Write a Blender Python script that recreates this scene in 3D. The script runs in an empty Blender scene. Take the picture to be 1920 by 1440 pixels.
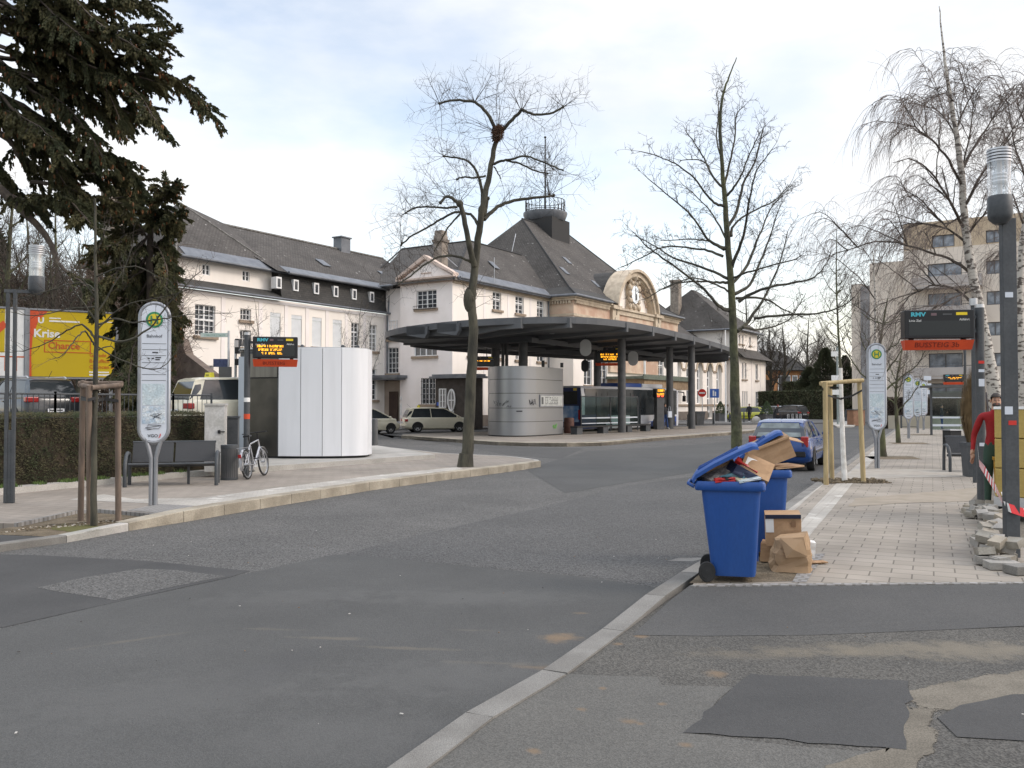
import bpy, bmesh, math, random
from mathutils import Vector, Matrix
S = bpy.context.scene
COL = S.collection
rad = math.radians
V = Vector
# ---------------------------------------------------------------- camera, sky, sun, exposure
FPX, CX, HZ, CYP, CAMH = 1650.0, 960.0, 758.0, 720.0, 1.85
TH = math.atan((HZ - CYP) / FPX)
cam = bpy.data.cameras.new("camera"); cam_o = bpy.data.objects.new("camera", cam); COL.objects.link(cam_o)
cam.sensor_width = 36; cam.lens = 36 * FPX / 1920; cam.clip_end = 3000; cam.clip_start = .05
cam_o.location = (0, 0, CAMH); cam_o.rotation_euler = (math.pi / 2 + TH, 0, 0)
S.camera = cam_o
S.view_settings.view_transform = 'Standard'; S.view_settings.look = 'None'
S.view_settings.gamma = 1; S.view_settings.exposure = 0.8
S.cycles.max_bounces = 6; S.cycles.transparent_max_bounces = 24
w = bpy.data.worlds.new("World"); S.world = w; w.use_nodes = True
nt = w.node_tree; nt.nodes.clear()
def N(nt, t, **k):
    n = nt.nodes.new(t)
    for a, b in k.items(): setattr(n, a, b)
    return n
SUN_EL, SUN_AZ = 34, 96          # degrees; azimuth clockwise from +Y
out = N(nt, 'ShaderNodeOutputWorld'); bg = N(nt, 'ShaderNodeBackground'); bg.inputs[1].default_value = 0.1
sky = N(nt, 'ShaderNodeTexSky', sky_type='NISHITA', sun_disc=False)
sky.sun_elevation = rad(SUN_EL); sky.sun_rotation = rad(SUN_AZ)
tc = N(nt, 'ShaderNodeTexCoord'); mp = N(nt, 'ShaderNodeMapping'); mp.inputs['Scale'].default_value = (1, 1, 2.6)
mp.inputs['Location'].default_value = (.35, .2, .1)
n1 = N(nt, 'ShaderNodeTexNoise'); n1.inputs['Scale'].default_value = 2.3; n1.inputs['Detail'].default_value = 7; n1.inputs['Roughness'].default_value = .52
r1 = N(nt, 'ShaderNodeValToRGB'); r1.color_ramp.elements[0].position = .37; r1.color_ramp.elements[1].position = .6
r1.color_ramp.elements[0].color = (.12, .12, .12, 1); r1.color_ramp.elements[1].color = (1, 1, 1, 1)
n2 = N(nt, 'ShaderNodeTexNoise'); n2.inputs['Scale'].default_value = 4.1; n2.inputs['Detail'].default_value = 6
r2 = N(nt, 'ShaderNodeValToRGB'); r2.color_ramp.elements[0].position = .3; r2.color_ramp.elements[1].position = .62
r2.color_ramp.elements[0].color = (5.4, 5.6, 5.95, 1); r2.color_ramp.elements[1].color = (6.75, 6.75, 6.75, 1)
sk = N(nt, 'ShaderNodeMix', data_type='RGBA', blend_type='MULTIPLY'); sk.inputs[0].default_value = 1; sk.inputs[7].default_value = (2.25, 1.85, 1.55, 1)
mx = N(nt, 'ShaderNodeMix', data_type='RGBA')
L = nt.links.new
L(tc.outputs['Generated'], mp.inputs[0]); L(mp.outputs[0], n1.inputs[0]); L(mp.outputs[0], n2.inputs[0])
L(n1.outputs[0], r1.inputs[0]); L(n2.outputs[0], r2.inputs[0]); L(sky.outputs[0], sk.inputs[6])
L(r1.outputs[0], mx.inputs[0]); L(sk.outputs[2], mx.inputs[6]); L(r2.outputs[0], mx.inputs[7])
sep = N(nt, 'ShaderNodeSeparateXYZ'); L(tc.outputs['Generated'], sep.inputs[0]); zr_ = N(nt, 'ShaderNodeMapRange'); zr_.interpolation_type = 'SMOOTHSTEP'   # an overcast sky is brightest overhead
for i_, v_ in enumerate((.42, .95, 1.0, 2.1), 1): zr_.inputs[i_].default_value = v_
L(sep.outputs[2], zr_.inputs[0]); gm = N(nt, 'ShaderNodeMix', data_type='RGBA', blend_type='MULTIPLY'); gm.inputs[0].default_value = 1; L(mx.outputs[2], gm.inputs[6]); L(zr_.outputs[0], gm.inputs[7])
L(gm.outputs[2], bg.inputs[0]); L(bg.outputs[0], out.inputs[0])
sl = bpy.data.lights.new("sun", 'SUN'); sl.energy = 0.8; sl.angle = rad(14); sl.color = (1, .93, .84)
so = bpy.data.objects.new("sun", sl); COL.objects.link(so)
sd = V((math.sin(rad(SUN_AZ)) * math.cos(rad(SUN_EL)), math.cos(rad(SUN_AZ)) * math.cos(rad(SUN_EL)), math.sin(rad(SUN_EL))))
so.rotation_euler = sd.to_track_quat('Z', 'Y').to_euler(); so.location = sd * 60 + V((0, 0, 20))
# ---------------------------------------------------------------- helpers
def ray(x, y):
    a = (x - CX) / FPX; b = (CYP - y) / FPX
    return V((a, math.cos(TH) - b * math.sin(TH), math.sin(TH) + b * math.cos(TH)))
def G(x, y, z=0.0):
    """ground point of height z seen at photo pixel x, y"""
    r = ray(x, y); t = (z - CAMH) / r.z
    return V((r.x * t, r.y * t, z))
def D(x, y, Y):
    r = ray(x, y); t = Y / r.y
    return V((r.x * t, Y, CAMH + r.z * t))
class MB:
    def __init__(s): s.v = []; s.f = []; s.m = []; s.c = 0
    def mi(s, i): s.c = i; return s
    def add(s, vs, fs):
        o = len(s.v); s.v.extend(tuple(v) for v in vs); s.f.extend([tuple(i + o for i in f) for f in fs]); s.m.extend([s.c] * len(fs)); return s
    def bx(s, x0, y0, z0, x1, y1, z1):
        return s.add([(x0,y0,z0),(x1,y0,z0),(x1,y1,z0),(x0,y1,z0),(x0,y0,z1),(x1,y0,z1),(x1,y1,z1),(x0,y1,z1)],
                     [(0,3,2,1),(4,5,6,7),(0,1,5,4),(1,2,6,5),(2,3,7,6),(3,0,4,7)])
    def box(s, c, d, M=None):
        a = MB().bx(-d[0]/2, -d[1]/2, -d[2]/2, d[0]/2, d[1]/2, d[2]/2)
        M = Matrix.Translation(c) @ (M.to_4x4() if M else Matrix.Identity(4))
        return s.add([M @ V(v) for v in a.v], a.f)
    def quad(s, *p): return s.add(p, [tuple(range(len(p)))])
    def tube(s, pts, r, n=6, cap=True):
        pts = [V(p) for p in pts]; k = len(pts)
        if not hasattr(r, '__len__'): r = [r] * k
        vs = []; up = None
        for i, p in enumerate(pts):
            t = pts[min(i+1, k-1)] - pts[max(i-1, 0)]
            if t.length < 1e-9: t = V((0, 0, 1))
            t.normalize()
            if up is None: up = t.orthogonal().normalized()
            up = up - t * up.dot(t)
            up = t.orthogonal().normalized() if up.length < 1e-6 else up.normalized()
            b = t.cross(up)
            for j in range(n):
                a = 2 * math.pi * j / n
                vs.append(p + (up * math.cos(a) + b * math.sin(a)) * r[i])
        fs = [(i*n+j, i*n+(j+1) % n, (i+1)*n+(j+1) % n, (i+1)*n+j) for i in range(k-1) for j in range(n)]
        if cap: fs += [tuple(range(n-1, -1, -1)), tuple(range((k-1)*n, k*n))]
        return s.add(vs, fs)
    def cyl(s, c, r, z0, z1, n=16, r1=None):
        return s.tube([(c[0], c[1], z0), (c[0], c[1], z1)], [r, r if r1 is None else r1], n)
    def slab(s, poly, ax, a, b):
        k = len(poly)
        f = {'z': lambda p, d: (p[0], p[1], d), 'y': lambda p, d: (p[0], d, p[1]), 'x': lambda p, d: (d, p[0], p[1])}[ax]
        return s.add([f(p, a) for p in poly] + [f(p, b) for p in poly],
                     [tuple(range(k-1, -1, -1)), tuple(range(k, 2*k))] + [(i, (i+1) % k, k+(i+1) % k, k+i) for i in range(k)])
    def lathe(s, prof, n=20, c=(0, 0, 0)):
        vs = [(c[0]+r*math.cos(2*math.pi*j/n), c[1]+r*math.sin(2*math.pi*j/n), c[2]+z) for r, z in prof for j in range(n)]
        k = len(prof)
        fs = [(i*n+j, i*n+(j+1) % n, (i+1)*n+(j+1) % n, (i+1)*n+j) for i in range(k-1) for j in range(n)]
        return s.add(vs, fs + [tuple(range(n-1, -1, -1)), tuple(range((k-1)*n, k*n))])
    def loft(s, rings, cap=True):
        n = len(rings[0]); k = len(rings)
        fs = [(i*n+j, i*n+(j+1) % n, (i+1)*n+(j+1) % n, (i+1)*n+j) for i in range(k-1) for j in range(n)]
        if cap: fs += [tuple(range(n-1, -1, -1)), tuple(range((k-1)*n, k*n))]
        return s.add([p for r in rings for p in r], fs)
    def ball(s, c, r, n=8, m=6):
        if not hasattr(r, '__len__'): r = (r, r, r)
        rings = [[(c[0]+r[0]*math.sin(math.pi*(i+.02)/(m+.04))*math.cos(2*math.pi*j/n), c[1]+r[1]*math.sin(math.pi*(i+.02)/(m+.04))*math.sin(2*math.pi*j/n),
                   c[2]-r[2]*math.cos(math.pi*(i+.02)/(m+.04))) for j in range(n)] for i in range(m+1)]
        return s.loft(rings)
    def wheel(s, c, r0, r1, w, n=20):
        """ring of rectangular section, axis along y"""
        pr = [(r0, -w/2), (r1*.96, -w/2), (r1, -w*.3), (r1, w*.3), (r1*.96, w/2), (r0, w/2)]
        vs = [(c[0]+a*math.cos(2*math.pi*j/n), c[1]+b, c[2]+a*math.sin(2*math.pi*j/n)) for j in range(n) for a, b in pr]
        k = len(pr)
        return s.add(vs, [(j*k+i, j*k+(i+1) % k, ((j+1) % n)*k+(i+1) % k, ((j+1) % n)*k+i) for j in range(n) for i in range(k)])
    def xf(s, M):
        s.v = [tuple(M @ V(v)) for v in s.v]; return s
    def join(s, o, M=None):
        k = len(s.v); s.v.extend([tuple(M @ V(v)) for v in o.v] if M else o.v); s.f.extend([tuple(i+k for i in f) for f in o.f]); s.m.extend(o.m); return s
    def mesh(s, name, mats, smooth=None):
        me = bpy.data.meshes.new(name); me.from_pydata(s.v, [], s.f)
        if not isinstance(mats, (list, tuple)): mats = [mats]
        for m in mats: me.materials.append(m)
        if len(mats) > 1: me.polygons.foreach_set('material_index', s.m)
        if smooth:
            me.polygons.foreach_set('use_smooth', [True] * len(s.f)); me.update()
            if smooth < 180: me.set_sharp_from_angle(angle=rad(smooth))
        me.update(); return me
def link(name, me, parent=None, loc=None, rz=0, bev=0):
    o = bpy.data.objects.new(name, me); COL.objects.link(o)
    if parent: o.parent = parent
    if loc is not None: o.location = loc
    if rz: o.rotation_euler = (0, 0, rz)
    if bev:
        b = o.modifiers.new("bevel", 'BEVEL'); b.width = bev; b.segments = 2; b.limit_method = 'ANGLE'; b.angle_limit = rad(40)
    return o
def tag(o, label=None, cat=None, group=None, kind=None):
    for k, v in (('label', label), ('category', cat), ('group', group), ('kind', kind)):
        if v: o[k] = v
    return o
def T(name, label, cat, loc=(0, 0, 0), rz=0, group=None):
    o = bpy.data.objects.new(name, None); COL.objects.link(o); o.location = loc; o.rotation_euler = (0, 0, rz); o.empty_display_size = .2
    return tag(o, label, cat, group)
def part(name, mb, mats, parent, smooth=None, bev=0, label=None, loc=None, rz=0):
    return tag(link(name, mb.mesh(name, mats, smooth), parent, loc, rz, bev), label)
def solo(name, mb, mats, label, cat, loc=(0, 0, 0), rz=0, group=None, smooth=None, bev=0):
    return tag(link(name, mb.mesh(name, mats, smooth), None, loc, rz, bev), label, cat, group)
def struct(name, mb, mats, smooth=None, bev=0, kind='structure'):
    return tag(link(name, mb.mesh(name, mats, smooth), None, None, 0, bev), kind=kind)
def dup(root, loc=None, rz=None, label=None, parent=None):
    r = root.copy(); COL.objects.link(r)
    if parent: r.parent = parent
    if loc is not None: r.location = loc
    if rz is not None: r.rotation_euler = (0, 0, rz)
    if label: r['label'] = label
    for ch in list(root.children): dup(ch, parent=r)
    return r
def text(body, size, mat, parent, loc, rz=0, align='LEFT', sx=1, bold=0, name='lettering', rot=None):
    cu = bpy.data.curves.new(name, 'FONT'); cu.body = body; cu.size = size; cu.align_x = align; cu.extrude = .0015; cu.resolution_u = 2
    if bold: cu.offset = bold
    tmp = bpy.data.objects.new(name + '_tmp', cu); COL.objects.link(tmp)
    dg = bpy.context.evaluated_depsgraph_get(); me = bpy.data.meshes.new_from_object(tmp.evaluated_get(dg)); bpy.data.objects.remove(tmp)
    M = Matrix.Rotation(rad(90), 4, 'X')
    me.transform(Matrix.Diagonal((sx, 1, 1, 1))); me.transform(M)
    me.materials.clear(); me.materials.append(mat); me.name = name
    o = link(name, me, parent, loc)
    o.rotation_euler = rot if rot else (0, 0, rz)
    return o
def circ(r, n, cx=0, cz=0, a0=0, a1=360):
    full = abs(a1 - a0) >= 360
    return [(cx + r * math.cos(rad(a0 + (a1-a0) * i / (n if full else n-1))), cz + r * math.sin(rad(a0 + (a1-a0) * i / (n if full else n-1)))) for i in range(n)]
def stadium(w, z0, z1, n=10):
    r = w / 2
    return circ(r, n, 0, z1 - r, 0, 180) + circ(r, n, 0, z0 + r, 180, 360)
# ---------------------------------------------------------------- materials
MATS = {}
def pm(name, c, c2=None, sc=3.0, rough=.7, bump=0, bsc=None, metal=0, spec=.4, fine=None, famt=.3, lo=.38, hi=.62, coat=0, stretch=None, det=5):
    m = bpy.data.materials.new(name); m.use_nodes = True; t = m.node_tree; p = t.nodes['Principled BSDF']; l = t.links.new
    p.inputs['Roughness'].default_value = rough; p.inputs['Metallic'].default_value = metal; p.inputs['Specular IOR Level'].default_value = spec
    if coat: p.inputs['Coat Weight'].default_value = coat; p.inputs['Coat Roughness'].default_value = .08
    c = tuple(c) + (1,)
    if c2 is None and not fine and not bump:
        p.inputs['Base Color'].default_value = c; return m
    co = N(t, 'ShaderNodeTexCoord').outputs['Object']
    if stretch:
        mm = N(t, 'ShaderNodeMapping'); mm.inputs['Scale'].default_value = stretch; l(co, mm.inputs[0]); co = mm.outputs[0]
    col = None
    if c2 is not None:
        n = N(t, 'ShaderNodeTexNoise'); n.inputs['Scale'].default_value = sc; n.inputs['Detail'].default_value = det; l(co, n.inputs[0])
        r = N(t, 'ShaderNodeValToRGB'); r.color_ramp.elements[0].position = lo; r.color_ramp.elements[1].position = hi
        r.color_ramp.elements[0].color = c; r.color_ramp.elements[1].color = tuple(c2) + (1,)
        l(n.outputs[0], r.inputs[0]); col = r.outputs[0]
    if fine:
        n = N(t, 'ShaderNodeTexNoise'); n.inputs['Scale'].default_value = fine; n.inputs['Detail'].default_value = 2; l(co, n.inputs[0])
        mr = N(t, 'ShaderNodeMapRange'); mr.inputs[1].default_value = .3; mr.inputs[2].default_value = .7; mr.inputs[3].default_value = 1 - famt; mr.inputs[4].default_value = 1 + famt
        l(n.outputs[0], mr.inputs[0])
        x = N(t, 'ShaderNodeMix', data_type='RGBA', blend_type='MULTIPLY'); x.inputs[0].default_value = 1
        if col: l(col, x.inputs[6])
        else: x.inputs[6].default_value = c
        l(mr.outputs[0], x.inputs[7]); col = x.outputs[2]
    if col: l(col, p.inputs['Base Color'])
    else: p.inputs['Base Color'].default_value = c
    if bump:
        n = N(t, 'ShaderNodeTexNoise'); n.inputs['Scale'].default_value = bsc or fine or sc * 8; n.inputs['Detail'].default_value = 4; l(co, n.inputs[0])
        b = N(t, 'ShaderNodeBump'); b.inputs['Strength'].default_value = min(1, bump); b.inputs['Distance'].default_value = .02; l(n.outputs[0], b.inputs['Height']); l(b.outputs[0], p.inputs['Normal'])
    return m
def brickm(name, c1, c2, mort, bw, bh, ms=.01, rz=0, rough=.85, sc=1, spots=None, offs=.5, bump=.3, big=None, coord='Object', mrot=None):
    m = bpy.data.materials.new(name); m.use_nodes = True; t = m.node_tree; p = t.nodes['Principled BSDF']; l = t.links.new
    p.inputs['Roughness'].default_value = rough; p.inputs['Specular IOR Level'].default_value = .25
    co = N(t, 'ShaderNodeTexCoord').outputs[coord]; mm = N(t, 'ShaderNodeMapping'); mm.inputs['Rotation'].default_value = mrot or (0, 0, rz); l(co, mm.inputs[0])
    b = N(t, 'ShaderNodeTexBrick'); b.inputs['Scale'].default_value = sc; b.inputs['Brick Width'].default_value = bw; b.inputs['Row Height'].default_value = bh
    b.inputs['Mortar Size'].default_value = ms; b.inputs['Color1'].default_value = (*c1, 1); b.inputs['Color2'].default_value = (*c2, 1); b.inputs['Mortar'].default_value = (*mort, 1); b.offset = offs
    b.inputs['Mortar Smooth'].default_value = .1
    l(mm.outputs[0], b.inputs[0]); col = b.outputs[0]
    n = N(t, 'ShaderNodeTexNoise'); n.inputs['Scale'].default_value = big or .8; n.inputs['Detail'].default_value = 8; l(co, n.inputs[0])
    mr = N(t, 'ShaderNodeMapRange'); mr.inputs[1].default_value = .3; mr.inputs[2].default_value = .7; mr.inputs[3].default_value = .78; mr.inputs[4].default_value = 1.18; l(n.outputs[0], mr.inputs[0])
    x = N(t, 'ShaderNodeMix', data_type='RGBA', blend_type='MULTIPLY'); x.inputs[0].default_value = 1; l(col, x.inputs[6]); l(mr.outputs[0], x.inputs[7]); col = x.outputs[2]
    if spots:
        n = N(t, 'ShaderNodeTexNoise'); n.inputs['Scale'].default_value = spots[1]; n.inputs['Detail'].default_value = 3; l(co, n.inputs[0])
        r = N(t, 'ShaderNodeValToRGB'); r.color_ramp.elements[0].position = spots[2]; r.color_ramp.elements[1].position = spots[2] + .04; l(n.outputs[0], r.inputs[0])
        y = N(t, 'ShaderNodeMix', data_type='RGBA'); l(r.outputs[0], y.inputs[0]); l(col, y.inputs[6]); y.inputs[7].default_value = (*spots[0], 1); col = y.outputs[2]
    l(col, p.inputs['Base Color'])
    if bump:
        bb = N(t, 'ShaderNodeBump'); bb.inputs['Strength'].default_value = bump; bb.inputs['Distance'].default_value = .02; bb.invert = True; l(b.outputs['Fac'], bb.inputs['Height']); l(bb.outputs[0], p.inputs['Normal'])
    return m
def asph(name, c, c2, amt, cell=110, big=.5, rough=.9, tint=None, stains=()):
    """asphalt: voronoi aggregate over blotchy wear"""
    c, c2 = [tuple(x*.77 for x in k) for k in (c, c2)]
    m = bpy.data.materials.new(name); m.use_nodes = True; t = m.node_tree; p = t.nodes['Principled BSDF']; l = t.links.new
    p.inputs['Roughness'].default_value = rough; p.inputs['Specular IOR Level'].default_value = .3
    co = N(t, 'ShaderNodeTexCoord').outputs['Object']
    n = N(t, 'ShaderNodeTexNoise'); n.inputs['Scale'].default_value = big; n.inputs['Detail'].default_value = 9; n.inputs['Roughness'].default_value = .6; l(co, n.inputs[0])
    r = N(t, 'ShaderNodeValToRGB'); r.color_ramp.elements[0].position = .32; r.color_ramp.elements[1].position = .68
    r.color_ramp.elements[0].color = (*c, 1); r.color_ramp.elements[1].color = (*c2, 1); l(n.outputs[0], r.inputs[0])
    v = N(t, 'ShaderNodeTexVoronoi'); v.inputs['Scale'].default_value = cell; l(co, v.inputs[0])
    s = N(t, 'ShaderNodeSeparateColor'); l(v.outputs['Color'], s.inputs[0])
    mr = N(t, 'ShaderNodeMapRange'); mr.inputs[3].default_value = 1 - amt; mr.inputs[4].default_value = 1 + amt; l(s.outputs[0], mr.inputs[0])
    x = N(t, 'ShaderNodeMix', data_type='RGBA', blend_type='MULTIPLY'); x.inputs[0].default_value = 1; l(r.outputs[0], x.inputs[6]); l(mr.outputs[0], x.inputs[7]); col = x.outputs[2]
    if tint:
        n = N(t, 'ShaderNodeTexNoise'); n.inputs['Scale'].default_value = tint[1]; n.inputs['Detail'].default_value = 6; l(co, n.inputs[0])
        q = N(t, 'ShaderNodeValToRGB'); q.color_ramp.elements[0].position = tint[2]; q.color_ramp.elements[1].position = tint[2] + .12; q.color_ramp.elements[1].color = (.75, .75, .75, 1); l(n.outputs[0], q.inputs[0])
        y = N(t, 'ShaderNodeMix', data_type='RGBA'); l(q.outputs[0], y.inputs[0]); l(col, y.inputs[6]); y.inputs[7].default_value = (*tint[0], 1); col = y.outputs[2]
    if stains:
        n = N(t, 'ShaderNodeTexNoise'); n.inputs['Scale'].default_value = 5; n.inputs['Detail'].default_value = 10; n.inputs['Roughness'].default_value = .72; l(co, n.inputs[0])
        nm = N(t, 'ShaderNodeMapRange'); nm.inputs[1].default_value = .25; nm.inputs[2].default_value = .75; nm.inputs[3].default_value = -.6; nm.inputs[4].default_value = .6; l(n.outputs[0], nm.inputs[0])
    for sx, sy, rx, ry, ro, sc_, sa in stains:    # spilt sand and worn spots, each an ellipse with a ragged rim
        mm = N(t, 'ShaderNodeMapping', vector_type='TEXTURE'); mm.inputs['Location'].default_value = (sx, sy, 0); mm.inputs['Rotation'].default_value = (0, 0, ro); mm.inputs['Scale'].default_value = (rx, ry, 1e3); l(co, mm.inputs[0])
        le = N(t, 'ShaderNodeVectorMath', operation='LENGTH'); l(mm.outputs[0], le.inputs[0]); ad = N(t, 'ShaderNodeMath', operation='ADD'); l(le.outputs['Value'], ad.inputs[0]); l(nm.outputs[0], ad.inputs[1])
        q = N(t, 'ShaderNodeMapRange'); q.interpolation_type = 'SMOOTHSTEP'; q.inputs[1].default_value = 1.0; q.inputs[2].default_value = .1; q.inputs[3].default_value = 0; q.inputs[4].default_value = sa; l(ad.outputs[0], q.inputs[0])
        y = N(t, 'ShaderNodeMix', data_type='RGBA'); l(q.outputs[0], y.inputs[0]); l(col, y.inputs[6]); y.inputs[7].default_value = (*sc_, 1); col = y.outputs[2]
    l(col, p.inputs['Base Color'])
    b = N(t, 'ShaderNodeBump'); b.inputs['Strength'].default_value = min(1, amt * 1.2); b.inputs['Distance'].default_value = .008; l(v.outputs['Distance'], b.inputs['Height']); l(b.outputs[0], p.inputs['Normal'])
    return m
def emis(name, c, s):
    m = bpy.data.materials.new(name); m.use_nodes = True; p = m.node_tree.nodes['Principled BSDF']
    p.inputs['Base Color'].default_value = (*[x * .3 for x in c], 1); p.inputs['Emission Color'].default_value = (*c, 1); p.inputs['Emission Strength'].default_value = s
    return m
def glassm(name, tint=(.8, .88, .86), tr=.75, rough=.05):
    m = bpy.data.materials.new(name); m.use_nodes = True; t = m.node_tree; t.nodes.clear(); l = t.links.new
    o = N(t, 'ShaderNodeOutputMaterial'); a = N(t, 'ShaderNodeBsdfTransparent'); a.inputs[0].default_value = (*tint, 1)
    g = N(t, 'ShaderNodeBsdfGlossy'); g.inputs['Roughness'].default_value = rough; x = N(t, 'ShaderNodeMixShader'); x.inputs[0].default_value = 1 - tr
    l(a.outputs[0], x.inputs[1]); l(g.outputs[0], x.inputs[2]); l(x.outputs[0], o.inputs[0]); return m
ROADA = rad(25.5)
OSAND = (.17, .124, .082); WORN = (.118, .107, .09); PALE = (.106, .105, .101)
def spt(px, py, rx, ry, ro, c, a): q = G(px, py); return (q.x, q.y, rx, ry, ro, c, a)
ST_R = [spt(1050,1196,.22,.16,.3,OSAND,.95), spt(1010,1252,.3,.07,-.2,OSAND,.6), spt(930,1244,.55,.06,-.12,WORN,.6), spt(760,1216,.6,.055,-.12,WORN,.75), spt(620,1197,.5,.06,-.12,WORN,.85), spt(500,1180,.4,.05,-.12,WORN,.5), spt(255,1200,.55,.05,.62,WORN,.6), spt(880,1182,.25,.05,-.1,WORN,.5),
        spt(830,1270,1.3,.6,.2,PALE,.4), spt(300,1310,1.6,.7,.3,PALE,.35), spt(560,1120,1.2,.5,.1,PALE,.4), spt(880,1120,1.5,.5,0,PALE,.4), spt(640,1380,1.0,.5,.2,PALE,.3), spt(520,1250,.3,.8,-.3,(.06,.06,.062),.3), spt(1090,1150,.1,.06,0,OSAND,.5)]
ST_D = [spt(a_, b_, w_, w_*1.1, .4, OSAND, .85) for a_, b_, w_ in ((1345,1272,.1),(1200,1200,.08),(1160,1215,.05),(1180,1363,.07),(1200,1368,.04),(1288,1408,.06),(1090,1340,.05),(1385,1160,.05),(1060,1262,.09),(1240,1330,.04),(1130,1300,.04),(1000,1420,.05))] + [spt(1700,1225,1.6,.3,.05,(.165,.145,.112),.7), spt(1850,1230,.9,.35,0,(.17,.15,.118),.6), spt(1400,1235,.6,.2,0,(.15,.13,.1),.4)]
M_asph = asph('asphalt_coarse', (.112, .11, .105), (.146, .142, .135), .55, 68)
M_asph_far = asph('asphalt_lane', (.096, .095, .092), (.125, .123, .119), .48, 68, .3)
M_asph_sm = asph('asphalt_smooth', (.082, .082, .079), (.106, .106, .102), .2, 140, .55, .85, None, ST_R)
M_asph_dk = asph('asphalt_dark', (.064, .064, .063), (.086, .085, .083), .16, 140, .9, .85)
M_asph_md = asph('asphalt_mid', (.085, .085, .083), (.106, .104, .1), .22, 140, .8, .88)
M_drive = asph('asphalt_drive', (.09, .087, .08), (.122, .116, .104), .4, 85, .9, .92, ((.22, .165, .1), 1.1, .64), ST_D)
M_sand = asph('sand', (.25, .22, .175), (.2, .185, .155), .14, 120, 2.0, .95)
M_orange_sand = asph('orange_sand', (.28, .17, .08), (.2, .15, .1), .2, 120, 5, .95)
M_paver = brickm('paver', (.262, .235, .198), (.296, .265, .226), (.135, .12, .1), .4, .27, .008, ROADA, .85, bump=.2, spots=((.3, .27, .23), 3.2, .66))
M_pave_l = brickm('paver_left', (.25, .222, .19), (.285, .252, .215), (.16, .14, .118), .3, .2, .007, ROADA, .88, bump=.15, big=.4)
M_granite = pm('granite', (.195, .188, .172), (.145, .138, .125), 2.5, .8, .2, fine=160, famt=.35)
M_kerb = pm('concrete_kerb', (.38, .34, .27), (.25, .22, .17), 2.0, .9, .3, fine=50, famt=.15)
M_tact = brickm('tactile', (.4, .378, .34), (.46, .435, .39), (.3, .28, .25), .3, .06, .012, ROADA, .8, bump=.5, spots=((.5, .48, .44), 3, .62))
M_cobble = brickm('cobble', (.25, .245, .235), (.3, .29, .28), (.19, .18, .165), .1, .1, .014, ROADA, .85, bump=.8)
M_soil = pm('soil', (.1, .078, .05), (.17, .135, .09), 5, .95, .9, fine=60, famt=.5)
M_grass = pm('grass', (.06, .1, .025), (.1, .15, .04), 8, .9)
M_conc = pm('concrete', (.42, .4, .37), (.32, .31, .28), 1.2, .9, .2, fine=40, famt=.12)
M_white_panel = pm('white_panel', (.78, .79, .81), (.71, .72, .735), 1.2, .35, spec=.5, stretch=(3, 3, .35), lo=.45, hi=.8)
M_steel_dk = pm('dark_steel', (.07, .068, .06), (.095, .09, .08), 2, .3, metal=.6)
M_anth = pm('anthracite_paint', (.048, .054, .06), (.07, .075, .08), 3, .5, fine=30, famt=.12)
M_anth2 = pm('anthracite_grey', (.075, .078, .08), (.1, .1, .102), 3, .55)
M_grey_met = pm('grey_metal', (.27, .28, .3), (.33, .34, .36), 2, .42, metal=.55)
M_alu = pm('aluminium', (.55, .56, .58), (.45, .46, .48), 4, .35, metal=.8)
M_kioskg = pm('brushed_panel', (.33, .34, .355), (.3, .31, .32), .25, .36, metal=.75)
M_white = pm('white_paint', (.78, .78, .76), (.7, .7, .68), 3, .5)
M_black = pm('black_plastic', (.012, .012, .014), None, rough=.35)
M_blackm = pm('black_matt', (.02, .02, .021), (.03, .03, .03), 3, .7)
M_rubber = pm('rubber', (.018, .018, .018), (.03, .03, .03), 10, .85)
M_canopy = pm('canopy_paint', (.085, .09, .096), (.11, .115, .12), .8, .55, fine=25, famt=.06)
M_bark = pm('bark_brown', (.085, .08, .058), (.042, .04, .032), 5, .95, .8, bsc=22, stretch=(1, 1, .35))
M_bark_m = pm('bark_mossy', (.105, .11, .055), (.06, .055, .04), 5, .95, .7, bsc=26, stretch=(1, 1, .4))
M_twig = pm('twig', (.075, .06, .048), (.05, .042, .035), 3, .9)
M_twig_l = pm('twig_reddish', (.19, .155, .135), (.13, .105, .095), 3, .9)
M_lichen = pm('bark_lichen', (.24, .25, .2), (.13, .13, .09), 16, .95, .6, bsc=30)
M_stake_o = pm('stake_weathered', (.2, .15, .115), (.13, .1, .08), 4, .9, .3, stretch=(3, 3, .5))
M_stake_n = pm('stake_fresh', (.44, .35, .19), (.32, .245, .13), 4, .8, .3, stretch=(3, 3, .5))
M_limewash = pm('limewash', (.8, .79, .76), (.6, .58, .54), 6, .9)
M_plaster = pm('plaster_cream', (.87, .81, .74), (.81, .75, .68), .9, .9, .05, bsc=30, stretch=(1, 1, .35), lo=.42, hi=.75)
M_plaster_p = pm('plaster_rose', (.87, .81, .775), (.81, .75, .71), .7, .9, .05, bsc=30)
M_sandst = pm('sandstone', (.5, .33, .24), (.62, .49, .37), .9, .85, .2, bsc=8)
M_trim = pm('trim_rose', (.62, .5, .43), (.55, .44, .37), 1, .85, .2)
M_sandst_y = pm('sandstone_yellow', (.58, .49, .37), (.45, .37, .28), 2, .85, .6, bsc=6)
M_sill = pm('sill_stone', (.33, .26, .19), (.26, .2, .15), 3, .85)
M_plinth = pm('plinth_stone', (.16, .13, .11), (.2, .17, .14), 2, .9)
M_frame = pm('window_frame', (.78, .78, .77), None, rough=.5)
M_pane = pm('window_glass', (.035, .04, .048), (.075, .08, .088), .9, .08, spec=.6)
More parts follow.
